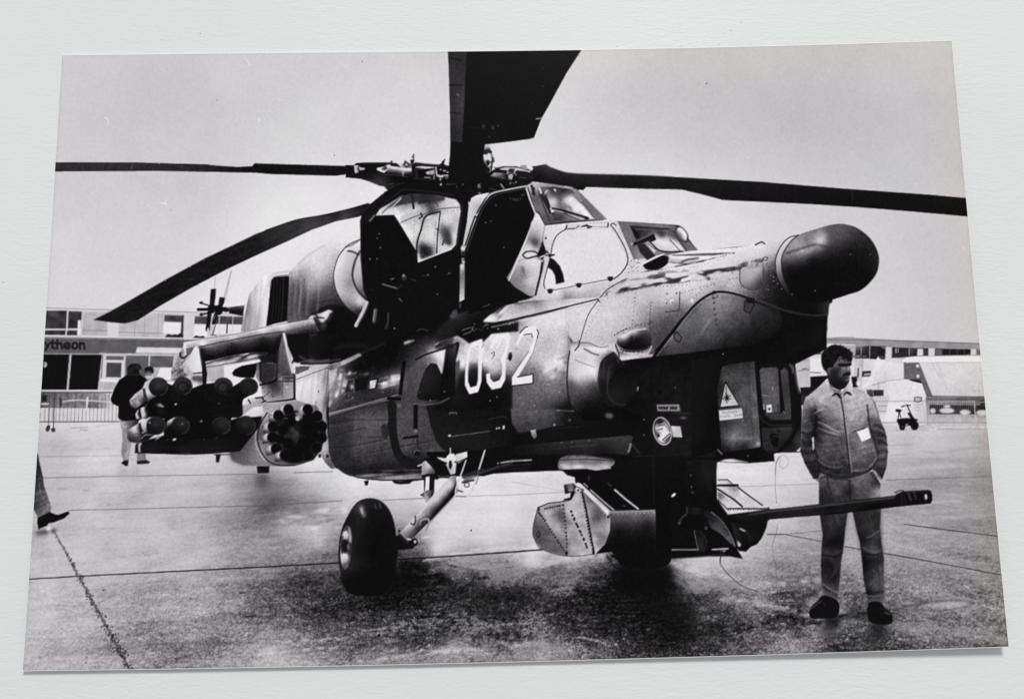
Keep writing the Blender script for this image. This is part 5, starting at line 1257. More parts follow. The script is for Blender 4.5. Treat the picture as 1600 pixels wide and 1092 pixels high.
TB = [(203, 375), (323, 375), (140, 412), (383, 415), (105, 482), (412, 480), (102, 548), (412, 550), (125, 620), (378, 615), (180, 660), (325, 660), (253, 672)]
for i, (x, y) in enumerate(TB):
    part(H + '/rocket_tube' + ('' if i == 0 else '.' + 'abcdefghijklmnop'[i - 1]))
    if i in (0, 1, 2, 4, 6, 8, 10):
        dx, dy = (-62, 14) if i > 1 else (-58, 12)
        F('%d,%d %d,%d %d,%d %d,%d' % (x, y - 33, x + dx, y - 26 + dy, x + dx, y + 28 + dy, x, y + 33), '%d,%d,120 %d,%d,215 %d,%d,170 %d,%d,60' % (x + dx, y - 15, x - 30, y - 12, x - 40, y + 10, x - 30, y + 34), soft=.7)
    E(x, y, 33, 34, 2); A(x, y, 33, 34, .9, 60, seg=(150, 300), a=.6)
for x, y, r in ((215, 450, 38), (290, 440, 34), (170, 500, 34), (320, 500, 40), (300, 590, 42), (200, 585, 34), (250, 640, 40), (355, 540, 40), (150, 560, 30), (370, 480, 30), (340, 430, 34)):
    E(x, y, r, r, 2, soft=.8, keep=1)
F('205,520 225,478 242,500 262,512 272,540 248,585 228,560', '225,490,70 240,530,60 255,560,50 215,520,40', soft=1, keep=1, tex=dict(fine=6)); F('245,420 275,412 270,445 250,445', 190, soft=.8, keep=1); S('175,430 200,430', 1, 110)
F('240,395 300,385 285,440 262,430', 150, soft=1, a=.8, keep=1); E(398, 664, 9, 13, 20); dots('130,688 60,640 35,560 45,480 95,410', 1.0, 50)
# missile tubes, the far ends first
fr(190, 570, 7.273)
part(H + '/missile_rack')
F('440,180 600,240 800,330 920,360 1000,210 1260,260 1400,330 1360,470 1360,580 1240,620 1480,780 1340,980 1000,1010 740,1020 300,1005 150,1000 160,900 260,860 480,800 480,600 260,500', '700,500,4 1000,700,3 500,700,3 900,900,3 600,960,6', soft=.6)
fr(190, 480, 3.4545); F('150,500 300,470 450,410 520,420 652,480 655,585 760,590 740,650 640,775 100,770 110,740 230,700 240,600 130,605 120,570', 4)
fr(190, 570, 7.273)
for x, y, r, t in ((615, 447, 14, 205), (905, 640, 15, 160), (600, 850, 22, 215), (935, 855, 16, 205), (1195, 855, 14, 170), (1215, 515, 7, 150), (520, 850, 9, 120), (685, 858, 12, 90), (1165, 860, 7, 110), (490, 872, 5, 90), (1100, 440, 22, 70), (1070, 458, 10, 140), (1100, 480, 14, 60), (1080, 830, 24, 34), (1215, 855, 9, 130)):
    E(x, y, r, r * .7, t, soft=.8, keep=1, rot=-25)
S('385,845 430,820', 3.2, 120, soft=.9); S('400,830 435,812', 2, 165, soft=.8); F('370,440 440,430 470,470 420,475', '400,440,60 440,470,170', soft=1, keep=1); S('450,470 475,475', 1.4, 190)
part(H + '/pylon_brace')
F('1250,600 1330,600 1500,480 1600,470 1620,560 1520,590 1350,600 1240,625', '1300,600,205 1400,560,215 1550,500,220 1600,540,200', soft=.7)


def tube(body, bt, cx, cy, rx, ry, tone, inner=None, rot=0):
    part(H + '/missile_tube' + ('' if not tube.n else '.%s' % 'abcdefghijklmnop'[tube.n - 1])); tube.n += 1
    if body:
        F(body, bt, soft=.6, tex=dict(fine=4))
    E(cx, cy, rx, ry, tone, rot=rot)
    A(cx, cy, rx, ry, 1.0, 4, rot=rot); E(cx - rx * .12, cy - ry * .25, rx * .62, ry * .5, 70, soft=5, a=.45, keep=1); A(cx, cy, rx * .95, ry * .95, 1.3, 92, rot=rot, seg=(-30, 80), a=.8, soft=.6); A(cx, cy, rx * .95, ry * .95, 1.3, 84, rot=rot, seg=(190, 300), a=.6, soft=.6)
    if inner:
        A(cx, cy, rx * .72, ry * .72, 3.2, 62, rot=rot, seg=(180, 330), soft=1.1, a=.8); E(cx - 4, cy + 8, rx * .5, ry * .5, '%f,%f,54 %f,%f,46' % (cx - 20, cy - 20, cx + 20, cy + 30), soft=1.0, keep=1); A(cx - 4, cy + 8, rx * .54, ry * .54, 1.8, 12, soft=.8)


tube.n = 0
dk = '%d,%d,8 %d,%d,34'
tube('600,200 560,260 540,400 700,430 800,330 790,200', 10, 697, 243, 104, 100, 22, 1)
tube('1055,200 960,220 930,400 1080,440 1250,330', 8, 1155, 246, 106, 98, 22, 1)
tube('1340,200 1240,260 1130,420 1260,450 1400,380 1540,300 1500,180', '1300,220,12 1200,400,8 1400,350,6 1300,400,4', 1443, 248, 106, 96, 24)
part(H + '/missile_tube.x'); F('1040,440 1365,458 1372,500 1362,584 1000,600', 8); S('1368,470 1364,575', 1, 34)
tube('270,190 350,170 420,340 330,390 250,430 170,495 130,490 100,460 90,400 150,330 235,270', '300,180,210 235,280,205 280,330,222 330,360,130 150,360,190 190,420,205 250,400,60 230,340,160 120,420,170 180,470,150 140,480,90 300,260,180', 420, 250, 108, 104, '400,180,40 440,240,50 400,300,20 480,300,16 350,240,30')
F('238,275 262,262 300,380 280,400 250,360', 30, soft=.8, keep=1); F('170,495 250,432 330,392 345,400 260,470 190,500', 8, soft=.8, keep=1)
for k in range(4):
    S('%d,%d %d,%d %d,%d' % (118 + k * 16, 400 + k * -10, 140 + k * 18, 440 - k * 10, 170 + k * 20, 480 - k * 13), 1.5, 40 + 10 * k, sm=1, a=.7)
S('185,350 215,420 230,440', 1.3, 80, sm=1, a=.8); S('262,300 300,370', 2, 190, soft=1, a=.6)
E(422, 235, 16, 12, 70, soft=1.6, keep=1); E(405, 205, 60, 26, 56, soft=4, a=.6, keep=1)
part(H + '/missile_tube.y')
F('175,520 220,490 290,470 480,500 470,600 260,610 170,612 158,560', '190,520,170 180,570,160 230,500,205 240,560,190 290,520,10 400,540,6 300,580,6 205,560,20 270,500,60'); F('192,512 218,492 228,600 205,612', 10, soft=.8, keep=1); F('222,490 260,474 250,520 252,590 232,592 220,540', '235,500,215 245,580,190', soft=.9, keep=1)
tube('520,640 590,600 640,590 600,780 500,760', '540,640,190 570,615,205 560,700,10 600,700,8', 672, 688, 102, 98, '620,640,24 700,640,34 680,700,22 640,750,10')
tube('230,640 310,596 370,590 380,790 260,790 240,820 190,850 120,880 75,860 62,780 90,730 180,670', '240,650,205 300,610,195 260,700,205 290,700,120 330,700,30 150,720,205 100,770,120 180,760,150 130,830,70 200,800,90 240,760,30 90,840,60 220,720,60', 393, 690, 108, 100, '340,640,24 420,650,34 400,720,18 350,760,10')
F('190,668 215,655 230,720 250,790 225,800 205,740', 20, soft=.9, keep=1); F('110,880 180,860 240,830 260,800 380,790 300,850 180,885', 6, soft=1, keep=1); F('222,650 262,630 262,700 285,760 255,775 228,720', '235,660,205 255,740,170', soft=1, keep=1, a=.8)
for k in range(3):
    S('%d,%d %d,%d' % (110 + k * 30, 790 - k * 8, 200 + k * 8, 770 + k * 22), 1.0, 90, a=.6)
dots('320,655 690,670 240,770', 1.1, 150)
tube('', 6, 1135, 690, 108, 100, '1080,640,22 1160,640,38 1150,720,24 1090,760,10')
tube('1240,640 1330,600 1400,590 1350,800 1240,790', 5, 1412, 690, 112, 108, '1360,640,18 1430,640,32 1420,720,20 1380,780,8')
for cx, cy in ((1135, 690), (1412, 690), (672, 688), (393, 690), (1443, 248)):
    E(cx - 2, cy - 18, 26, 20, 56, soft=2.4, a=.6, keep=1)
part(H + '/missile_tube.z')
F('160,910 210,880 250,870 1340,830 1345,900 1325,980 1000,1008 740,1018 300,1004 150,1000', '170,950,10 300,940,20 700,950,22 1100,940,16 1300,930,10 700,900,8 600,1000,6'); F('196,890 232,880 210,930 215,995 192,992 188,930', '205,900,215 200,980,190', soft=1.0, keep=1); S('250,940 700,950 1200,935', 3, 30, soft=2, a=.6); S('640,1018 780,1012', 1.4, 120, soft=.8)
E(880, 640, 0.1, 0.1, 0)
fr(190, 480, 3.4545)
part(H + '/wing_flap'); F('738,266 842,248 842,302 755,300', 22, soft=.8)
part(H + '/wing_root'); F('888,148 1010,140 1010,285 960,292 934,300 914,250 896,205', 8, soft=.7); F('980,150 1080,150 1100,280 980,284', 10, soft=8, a=.7, keep=1)
part(H + '/outboard_pylon'); F('430,210 452,300 462,360 452,412 438,410 436,330', 12, soft=.7)
# ---- things under the wing
tile('C1')
part('far_wheel')
F('5,728 85,728 80,772 10,772', 6)
part('apron'); E(40, 815, 40, 45, 70, soft=5, a=.65, keep=1); E(120, 900, 130, 40, 112, rot=12, soft=9, a=.55, keep=1)
part('far_leg'); tile('C0'); F('1348,654 1380,654 1370,704 1350,706', 22); S('1340,656 1440,656', 1.4, 60)
# ---- rotor head and blades
part(H + '/rotor_blade.a')            # blade to the left
tile('A0')
F('330,1016 660,1017 850,1018 1000,1022 1300,1030 1400,1038 1480,1044 1575,1040 1590,1022 2215,1040 2215,1085 2100,1100 1700,1090 1600,1081 1000,1069 700,1070 330,1073',
  '350,1030,56 350,1065,50 700,1045,52 900,1045,50 1200,1048,44 1350,1050,34 1450,1070,20 1600,1050,10 1900,1060,14 2150,1060,12', tex=dict(fine=4, fine2=3))
F('1300,1031 1420,1024 1580,1018 1580,1034 1480,1040 1400,1037', 200, soft=.8, keep=1); S('340,1018 850,1019 1300,1031', .9, 22); S('340,1070 700,1068 1000,1067 1600,1078', 1.0, 40, a=.7)
S('665,1020 655,1066', 1.0, 30, a=.8); S('832,1024 818,1060', 1.0, 110, a=.7); S('1150,1035 1130,1050', 1.0, 100, a=.6); S('470,1030 480,1050', .8, 90, a=.5); dots('995,1022', .9, 190)
part(H + '/rotor_hub')
fr(540, 220, 8)
F('0,305 110,308 130,280 220,275 560,275 640,285 660,300 700,330 830,330 870,270 1000,290 1180,300 1200,290 1300,320 1320,250 1420,150 1600,160 1760,60 1790,180 1840,240 1830,380 1900,350 2120,340 2240,350 2350,360 2376,516 2340,514 2260,552 2100,588 1800,648 1640,680 1520,760 1400,700 1100,680 700,650 520,620 480,572 430,566 300,512 180,478 0,462', '200,400,8 600,500,6 1000,500,8 1300,600,5 1600,400,5 2000,500,8 300,460,20 420,545,70 1200,650,14 700,600,4 2300,450,12', soft=.5)
F('180,470 430,510 500,530 490,570 430,566 300,512', 58, a=.6, soft=1, keep=1)
F('106,312 150,308 180,325 160,400 118,408', '120,330,205 150,320,160 130,390,200 165,350,90', keep=1); F('160,330 250,345 240,362 180,372', 190, soft=.7, keep=1); E(160, 345, 8, 14, 60, keep=1)
F('240,330 380,325 375,400 240,395', 8, keep=1); F('385,342 470,330 520,298 560,300 560,345 520,375 480,402 390,368', '400,355,190 460,345,205 540,310,215 500,380,190 480,350,90', keep=1); S('455,358 510,345', 2.2, 60)
F('520,310 690,335 830,340 830,400 820,440 700,430 520,400', '540,330,205 600,340,214 680,350,215 800,370,215 560,380,90 650,385,105 700,380,150 800,400,60 600,405,40 760,420,40', soft=.6, keep=1); S('720,380 715,440', 1.4, 190); S('480,424 640,430 780,455', 1.4, 90, a=.7)
F('670,300 720,290 740,240 770,262 800,285 822,300 820,340 690,340', '690,310,190 740,260,110 770,300,70 800,310,120 720,330,150', tex=dict(fine2=25), keep=1); E(762, 300, 13, 10, 205, keep=1); E(745, 262, 9, 13, 60, keep=1)
F('200,280 540,275 640,285 655,305 540,295 440,300 220,302', 26, keep=1); E(575, 262, 15, 11, 36)
F('838,215 862,215 852,180 866,168 850,164 836,190', 40); F('805,240 862,234 858,262 840,300 850,480 835,480 825,330', 18); S('835,200 850,228', 2.4, 110); E(845, 300, 12, 20, 40, keep=1)
S('870,288 1000,300 1080,318 1180,315', 2.8, 40); S('880,275 1100,296 1170,302', 1.4, 120, a=.7); F('870,325 960,320 1130,335 1120,350 1000,355 960,350 880,350', 205, soft=.7, keep=1); S('880,350 890,470', 4, 40); S('905,350 960,355', 3, 60, tex=dict(fine2=40)); S('1000,360 1120,350', 2.0, 12)
F('1000,395 1060,375 1100,365 1120,400 1080,430 1020,420', '1020,400,190 1060,400,150 1100,380,200', soft=.7, keep=1, tex=dict(fine2=20)); S('1130,335 1140,440', 1.6, 205); S('1110,370 1105,480', 2.2, 130); S('985,462 1055,462', 1.8, 170); E(1060, 475, 24, 12, 70, soft=.8, keep=1)
F('1200,265 1248,222 1230,290 1250,310 1235,370 1200,400 1170,380 1175,290 1198,288', 14); A(1190, 420, 45, 38, 2.2, 150, seg=(20, 160)); A(1190, 420, 30, 26, 2.4, 205, seg=(40, 150)); E(1187, 362, 11, 11, 160, keep=1); S('1225,375 1252,380', 1.6, 190); S('1265,330 1280,370', 2, 40)
E(1272, 455, 36, 28, 82, keep=1, soft=.8); E(1270, 445, 22, 14, 120, soft=1.2, keep=1); S('1240,440 1260,430 1300,440', 1.3, 190); S('1270,396 1300,398', 1.4, 205); E(1186, 485, 9, 15, 205, keep=1); E(1192, 548, 9, 17, 200, keep=1); E(1362, 490, 11, 25, 205, keep=1, soft=.8); E(1355, 430, 8, 10, 120, keep=1); S('1262,545 1370,540', 1.6, 105, soft=.7); E(1588, 515, 12, 16, 140, keep=1, soft=.8); E(1390, 575, 8, 8, 120, keep=1); dots('1465,548 1355,485 1395,398', .8, 170)
S('540,545 600,540', 1.3, 110, a=.7); S('1385,640 1400,650', 1.2, 60); S('860,470 1000,480', 3, 34, soft=1)
fr(730, 220, 8)
F('215,70 235,48 280,68 300,130 312,170 335,240 320,290 290,340 260,350 230,300 210,260 200,180', '240,80,170 280,100,120 230,150,40 270,170,205 290,150,90 300,240,150 230,230,205 260,290,60 270,330,170 320,240,60 210,170,150', tex=dict(fine2=22))
F('200,160 240,140 250,165 210,172', 20, keep=1); F('265,135 310,130 312,155 275,158', 34, keep=1); E(240, 215, 22, 22, 210, soft=1, keep=1); E(258, 265, 18, 22, 24, soft=1, keep=1); S('320,225 330,260', 3, 60, soft=.8); S('290,290 265,340', 2.2, 190); S('285,340 300,372', 1.8, 170)
E(258, 365, 40, 40, 20, keep=1); A(262, 365, 30, 32, 1.5, 130, seg=(-80, 60)); A(250, 360, 34, 34, 1, 60, seg=(90, 220))
S('320,330 380,340 420,325 460,320', 1.6, 120); S('350,350 400,348 470,326 600,326 680,348', 2.2, 26); S('330,325 460,315 600,318', 1.4, 215); F('400,350 480,345 640,340 700,360 780,375 800,400 640,380 500,372 420,365', 208, soft=.7, keep=1); S('330,372 500,382', 2.2, 14); F('660,310 730,305 750,330 745,365 690,358', 150, keep=1); F('745,320 830,325 835,385 780,370', 222, soft=.7, keep=1); S('825,330 855,335', 3, 40); S('820,390 850,345', 1.6, 20)
F('290,440 340,400 480,405 495,420 490,490 410,485', '310,430,150 400,430,120 470,430,60 350,460,90 450,470,60 400,480,40', keep=1, tex=dict(fine2=12)); F('500,370 540,350 600,355 590,400 575,440 555,495 510,490 505,420', '540,370,30 550,420,110 530,470,120 580,370,40', keep=1, tex=dict(fine2=26)); S('510,360 500,415', 1.5, 190); S('605,360 590,410', 1.5, 205); A(545, 450, 14, 20, 1.4, 200); E(610, 425, 12, 10, 190, keep=1, soft=.8)
F('620,370 760,390 750,470 620,455', 22, keep=1, soft=.8); S('650,462 740,468', 1.2, 80); F('760,430 860,440 850,480 760,470', 46, soft=1.5, keep=1); E(540, 532, 16, 14, 130, soft=.8, keep=1); E(585, 535, 18, 16, 80, soft=1, keep=1); S('600,520 620,515', 1.2, 170)
F('145,450 210,460 230,485 180,510', 120, soft=1, keep=1); F('135,540 175,510 160,560 175,595 130,590', 135, soft=1, keep=1); E(70, 510, 10, 18, 120, soft=.8, keep=1); E(155, 660, 20, 14, 150, soft=.9, keep=1); dots('160,348 95,450', .8, 150); S('420,545 460,600', 1.6, 170); S('280,595 350,612', 1.2, 90)
part(H + '/rotor_hub')
F('20,800 45,720 100,690 140,680 240,660 280,655 220,720 170,800', '50,760,205 120,710,215 200,690,222 160,780,190', soft=.6); S('0,700 40,715 30,760', 2.4, 14)
# blade to the right
part(H + '/rotor_blade.b')
tile('B2')
F('128,-30 140,-52 180,-60 210,-64 240,-45 330,-15 400,-6 520,-2 800,4 1000,14 1300,31 1600,48 1610,50 2100,90 2600,125 2840,147 2851,262 2430,225 2150,203 1870,185 1600,172 1560,170 1320,160 1180,122 1060,94 800,89 460,78 440,95 400,92 350,75 140,45 120,0',
  '160,-40,40 220,-40,60 300,-8,36 180,0,16 400,20,34 600,20,36 900,30,28 1000,60,20 400,70,14 700,75,14 1200,60,22 1300,130,12 1600,70,20 1600,150,10 2000,110,12 2400,150,10 2700,160,14 2800,200,12 2100,180,8', tex=dict(fine=3))
S('210,-62 250,-40 330,-12 420,-4 800,6 1000,16', 2.0, 70, sm=1, a=.6, soft=.9); S('2125,95 2128,172', 1.2, 48, a=.8); S('2805,150 2815,258', 1.4, 26); dots('2435,225 2150,203 1870,184 1325,158', .9, 150); S('1000,14 1002,22', 1.3, 120, a=.6); S('1450,70 1440,140', .8, 40, a=.6)
F('400,80 465,75 445,98 425,92 410,100', 10, keep=1); S('330,75 380,82', 1.2, 200)
# blade overhead
part(H + '/rotor_blade.c')
tile('A1')
F('1198,312 1700,306 2042,301 2012,348 1940,460 1830,662 1784,742 1738,862 1700,872 1600,885 1432,905 1422,940 1420,1000 1440,1092 1440,1150 1200,1150 1205,1040 1213,960 1215,880 1213,700 1205,420', '1400,500,10 1700,500,9 1900,400,10 1300,950,8 1500,850,11 1600,700,9 1350,700,9 1250,1060,7 1700,820,9')
part(H + '/blade_edge_strip')
F('1200,314 1318,313 1308,500 1300,700 1288,892 1216,884 1214,700 1206,420', '1220,330,48 1300,330,50 1230,450,56 1290,450,52 1225,600,50 1280,620,70 1270,750,60 1230,800,46 1280,860,48', tex=dict(fine=4))
for s in ('1208,364 1286,382', '1210,534 1290,534', '1214,706 1270,712'):
    S(s, 2.2, 14, soft=.8, a=.8)
S('1258,560 1258,720', .8, 80, a=.4); S('1256,590 1268,600', 1.2, 140)
part(H + '/rotor_blade.c')
E(1420, 792, 9, 14, 58, soft=.9, keep=1); E(1480, 798, 9, 12, 66, soft=.9, keep=1); S('1320,798 1400,800', 1.3, 34, a=.7); dots('1458,856 1512,788', .8, 120)
tile('A2'); S('152,745 186,740', 2.0, 150, soft=.6); dots('197,431 193,541 125,652', .7, 90); S('410,350 415,345', 1.2, 120); S('100,874 130,866', 1.2, 150)

# ---- open crew door in front of the nacelle
part(H + '/crew_door')
tile('B1')
F('1008,552 1004,488 862,254 745,258 712,310 700,280 720,250 910,100 960,94 1250,130 1290,180 1296,240 1262,440 1225,478', 6, a=0)
DO = '650,290 664,240 690,205 780,130 870,64 925,50 1000,60 1130,78 1270,100 1312,130 1330,190 1318,300 1292,440 1278,600 1275,780 1268,832 1180,880 1020,890 900,880 760,842 700,790 672,720 655,520'
DI = '745,258 775,215 905,130 960,118 1100,122 1250,155 1274,185 1280,230 1264,330 1250,440 1222,470 1010,552 1004,488 934,370 862,254'
part(H + '/crew_door_window')
F(DI, '800,232,212 860,190,150 900,150,60 960,140,70 1040,145,60 1120,150,80 1180,165,190 1240,165,205 1000,210,190 900,240,220 870,220,222 940,290,196 1000,260,180 1060,230,150 1150,190,150 1100,210,110 1200,200,205 980,380,218 960,330,215 1040,330,190 1090,300,190 1100,400,205 1050,400,190 1030,440,120 1060,480,55 1090,480,90 1180,350,84 1190,400,90 1200,300,190 1240,300,180 1160,280,205 1150,460,200 1200,450,195 1235,380,190 1010,510,220 1150,400,190 1100,350,205',
  tex=dict(fine=8, mid=5))
F('900,262 960,240 1060,205 1150,180 1250,158 1260,205 1150,235 1060,258 1000,290 910,300', '920,280,190 1000,240,185 1060,230,150 1100,215,90 1150,200,170 1220,180,205 1240,200,200', a=.8, keep=1, tex=dict(fine=8))
F('815,215 905,132 1000,128 1180,140 1180,160 1080,178 1000,172 900,190', '880,170,60 960,150,70 1050,150,50 1150,150,70', soft=1, keep=1); S('790,240 850,180 905,140', 2.6, 130); S('800,245 870,185 905,150', 1.4, 215); S('975,130 985,210', 3.6, 34); S('1080,160 1085,185', 2.5, 40); S('1020,180 1060,165', 3, 40, soft=.8)
S('905,300 1000,260 1060,245 1150,215 1270,205', 1.2, 70, sm=1); S('1030,240 1040,260 1020,275', 2.4, 50); S('1080,190 1100,240', 6, 80, soft=2, a=.6); S('1130,180 1138,200', 1.6, 60)
S('1005,490 1008,420 1030,350 1060,262 1150,232', 2.8, 30, sm=1); S('1152,235 1135,370 1130,490', 2.0, 44); rivets('1165,245 1160,350 1145,460', 5, .8, 70); rivets('1180,235 1260,220', 5, .8, 70); rivets('990,290 985,420', 6, .8, 90); rivets('1120,300 1115,460', 5, .8, 80)
S('1075,270 1110,260 1135,290 1125,360', 2.0, 215, sm=1, soft=1, a=.7); F('1185,325 1220,385 1222,440 1190,440 1175,405 1165,400', 66, soft=2, a=.85, keep=1, tex=dict(mid=10)); F('1030,440 1095,465 1090,500 1030,530 1020,480', 34, soft=2, a=.85, keep=1, tex=dict(fine2=14)); F('1140,430 1200,440 1195,470 1140,485', 205, soft=1.2, a=.8, keep=1); S('1012,545 1220,465', 1.5, 226); S('1130,340 1138,350', 2, 40); S('1165,440 1175,410', 2.4, 60)
part(H + '/crew_door')
ring(DO, DI, 7)
F('745,256 862,252 895,300 1008,488 1012,556 960,640 860,690 700,720 660,420 700,290', 5)
S('655,292 668,240 694,207 784,132 874,66 930,52', 1.0, 66, sm=1, a=.9); S('700,300 716,262 760,215 905,102 955,95 1080,106 1240,128', 1.4, 54, sm=1, a=.9, soft=.8); S('712,290 740,255', 2.2, 150, soft=.9); S('680,290 700,235 780,160', 4, 26, soft=2, a=.8)
S('1275,170 1290,220 1262,430 1228,474', 1.2, 40, sm=1); S('1278,190 1282,230 1254,440', .9, 190, a=.6); S('660,300 652,500 672,720', .9, 34)
S('790,684 885,712', 1.6, 150, soft=.6); E(926, 640, 15, 22, 62, soft=.9, keep=1); E(922, 632, 7, 8, 150, soft=.8, keep=1); S('1040,632 1080,628', 1.4, 60); dots('1075,626 1120,576 1207,618 770,370 757,397 777,456 757,525 712,527 1133,747 866,960 855,652', 1.1, 120); S('840,655 865,648', 1.4, 110); S('1195,622 1220,612', 1.2, 80); S('895,775 912,790', 1.6, 110); S('965,650 1000,662', 1.2, 70); S('880,720 910,690', 3, 34, soft=1); S('710,718 735,720', 1.4, 34)
part(H + '/door_hinge')
F('1282,440 1304,450 1302,540 1285,545', 130); F('1276,560 1302,555 1306,640 1302,780 1272,795', '1285,580,190 1300,620,120 1288,700,150 1285,780,205', tex=dict(fine=10)); S('1285,510 1305,515', 4, 10); E(1295, 492, 9, 12, 22, keep=1); E(1292, 460, 12, 14, 205, soft=.8, keep=1); S('1278,800 1275,830', 2, 90); E(1296, 548, 10, 8, 205, soft=.8, keep=1)
part(H)
fr(380, 330, 3.29)
F('428,806 500,772 598,728 610,742 520,790 450,818', '450,800,110 520,775,165 600,735,150', soft=.9, keep=1, tex=dict(fine2=10)); S('470,705 560,690 640,700', 5, 36, sm=1, soft=2, a=.7); S('610,730 680,700 730,680', 3, 48, sm=1, soft=1.2, a=.8); S('290,745 330,765 420,772 500,760', 3, 92, sm=1, soft=1.0, a=.8)
tile('B1')
E(1040, 985, 36, 22, 5, keep=1); A(1040, 985, 34, 20, 1.2, 110, seg=(200, 340), a=.8); F('1205,890 1235,845 1255,840 1262,870 1235,900', 105, soft=1.0, a=.7, keep=1); S('930,1055 985,1036', 3, 150, soft=1); scatter('1100,1000 1240,960 1200,1092 1080,1092', 60, .7, 110, a=.5)
F('1120,1092 1180,960 1240,900 1290,900 1250,960 1230,1050 1240,1092', 30, soft=1.5, a=.6, keep=1); S('930,1050 960,1040', 3, 170, soft=1)

# ================================================================ man by the gun
M_ = 'man'
part(M_)
fr(1270, 535, 11.225)
# neck, then face
F('262,540 300,520 560,600 640,660 625,715 560,800 470,840 380,800 290,740 245,660', '290,620,40 280,680,34 360,720,16 450,760,14 540,740,24 600,700,30', soft=.6)
F('215,420 250,380 400,330 500,250 690,290 676,372 650,430 664,480 660,555 646,590 634,650 640,682 608,712 540,716 450,690 370,640 300,580 262,565 230,510',
  '470,290,108 560,325,100 640,335,72 400,390,104 390,450,72 330,500,56 480,450,80 450,520,52 340,570,38 520,450,116 600,440,138 640,455,122 600,480,112 500,560,92 480,600,60 420,600,36 400,650,24 600,690,58 560,670,50 620,655,104 560,600,70 500,650,34 270,480,96 230,450,60 480,700,20', soft=.6)
F('440,392 452,372 520,362 600,366 680,364 672,404 640,408 600,424 540,428 480,422', 12, sm=1, soft=.9, keep=1); S('455,345 560,338 650,345', 2.0, 104, soft=.9, a=.7); S('500,440 560,446', 1.8, 118, soft=.8, a=.7); S('588,420 596,470', 1.2, 62, soft=.6)
F('600,420 632,420 650,460 660,490 640,510 600,506 588,470', '615,440,132 640,470,150 650,490,120 605,495,104', soft=.8, a=.9, keep=1)
F('515,592 535,556 570,532 610,524 655,520 664,556 640,580 600,580 560,592', 12, sm=1, soft=.8, keep=1); E(566, 566, 9, 6, 96, soft=.5, keep=1); S('545,622 640,624', 1.4, 26, soft=.6); S('580,654 636,652', 1.6, 110, soft=.7, a=.8); S('525,520 500,570 520,600', 1.2, 96, sm=1, soft=.8, a=.6)
E(270, 480, 22, 26, 108, rot=20, soft=.8, keep=1); E(262, 478, 9, 12, 48, soft=.6, keep=1); E(216, 440, 16, 36, 62, soft=1, keep=1)
part(M_ + '/hair')
F('262,556 232,508 190,470 158,390 148,320 150,250 160,200 210,130 290,70 390,38 480,56 545,88 600,110 650,145 697,205 690,250 694,300 672,330 640,330 600,300 560,280 540,300 510,255 470,250 440,300 400,350 370,390 350,430 290,440 250,470', 13, sm=1, soft=.7, tex=dict(fine2=7, mid=3))
for k in range(80):
    a_ = math.radians(rng.uniform(-200, 5)); q_ = rng.uniform(.88, 1.03)
    x, y = 420 + 272 * math.cos(a_) * q_, 250 + 205 * math.sin(a_) * q_
    S('%f,%f %f,%f' % (x, y, x + rng.normal(0, 22), y + rng.normal(0, 20)), rng.uniform(.7, 1.4), rng.choice([8, 14, 30, 44]), a=.6)
for s_ in ('480,262 455,320', '520,300 505,260', '560,330 550,285', '610,335 590,290', '655,340 640,300'):
    S(s_, 1.2, 16, soft=.5)
S('465,330 500,262', 1.4, 70, soft=.8, a=.6); S('545,330 560,300', 1.3, 62, soft=.8, a=.6); S('540,150 600,160 640,200', 1.6, 34, soft=1, a=.6, sm=1)
part(M_ + '/jacket')
tile('C3')
F('345,222 352,208 372,192 358,236 385,290 412,292 440,262 460,272 500,215 520,232 600,262 650,302 672,334 700,430 730,500 742,560 748,650 736,750 706,818 682,792 666,744 640,752 600,790 530,802 430,800 340,790 318,832 285,802 235,722 207,650 210,540 212,430 224,340 246,298 290,258', 120)
fr(1230, 520, 3.905)
F('230,292 245,280 262,330 300,375 330,380 375,310 400,335 480,365 515,395 545,480 575,560 602,610 614,720 606,820 580,892 548,852 520,832 470,868 385,888 290,884 205,850 188,888 160,892 110,800 78,722 88,640 90,560 95,450 125,385 180,340',
  '150,400,150 125,440,124 110,500,104 108,560,84 105,640,62 100,720,58 125,800,46 165,870,34 145,560,60 140,640,40 170,540,18 165,480,60 168,620,22 175,700,50 '
  '210,380,172 250,420,168 205,450,150 230,490,128 270,470,150 300,440,158 290,530,128 240,540,104 310,560,120 220,640,88 280,650,98 330,640,92 200,720,72 260,730,84 320,740,78 230,790,60 300,800,62 350,800,58 260,860,48 340,870,46 '
  '360,420,168 400,420,176 440,400,180 480,430,168 400,500,156 450,500,146 480,520,130 400,560,134 380,620,122 420,690,118 480,690,112 400,760,108 460,770,104 510,740,96 420,830,70 490,820,66 400,870,52 '
  '515,440,160 540,500,140 520,540,96 560,580,84 580,620,66 540,640,60 590,700,84 570,740,72 595,780,84 570,840,50 580,880,40 500,600,100', tex=dict(fine=8, fine2=4, mid=6, big=4, ds=4))
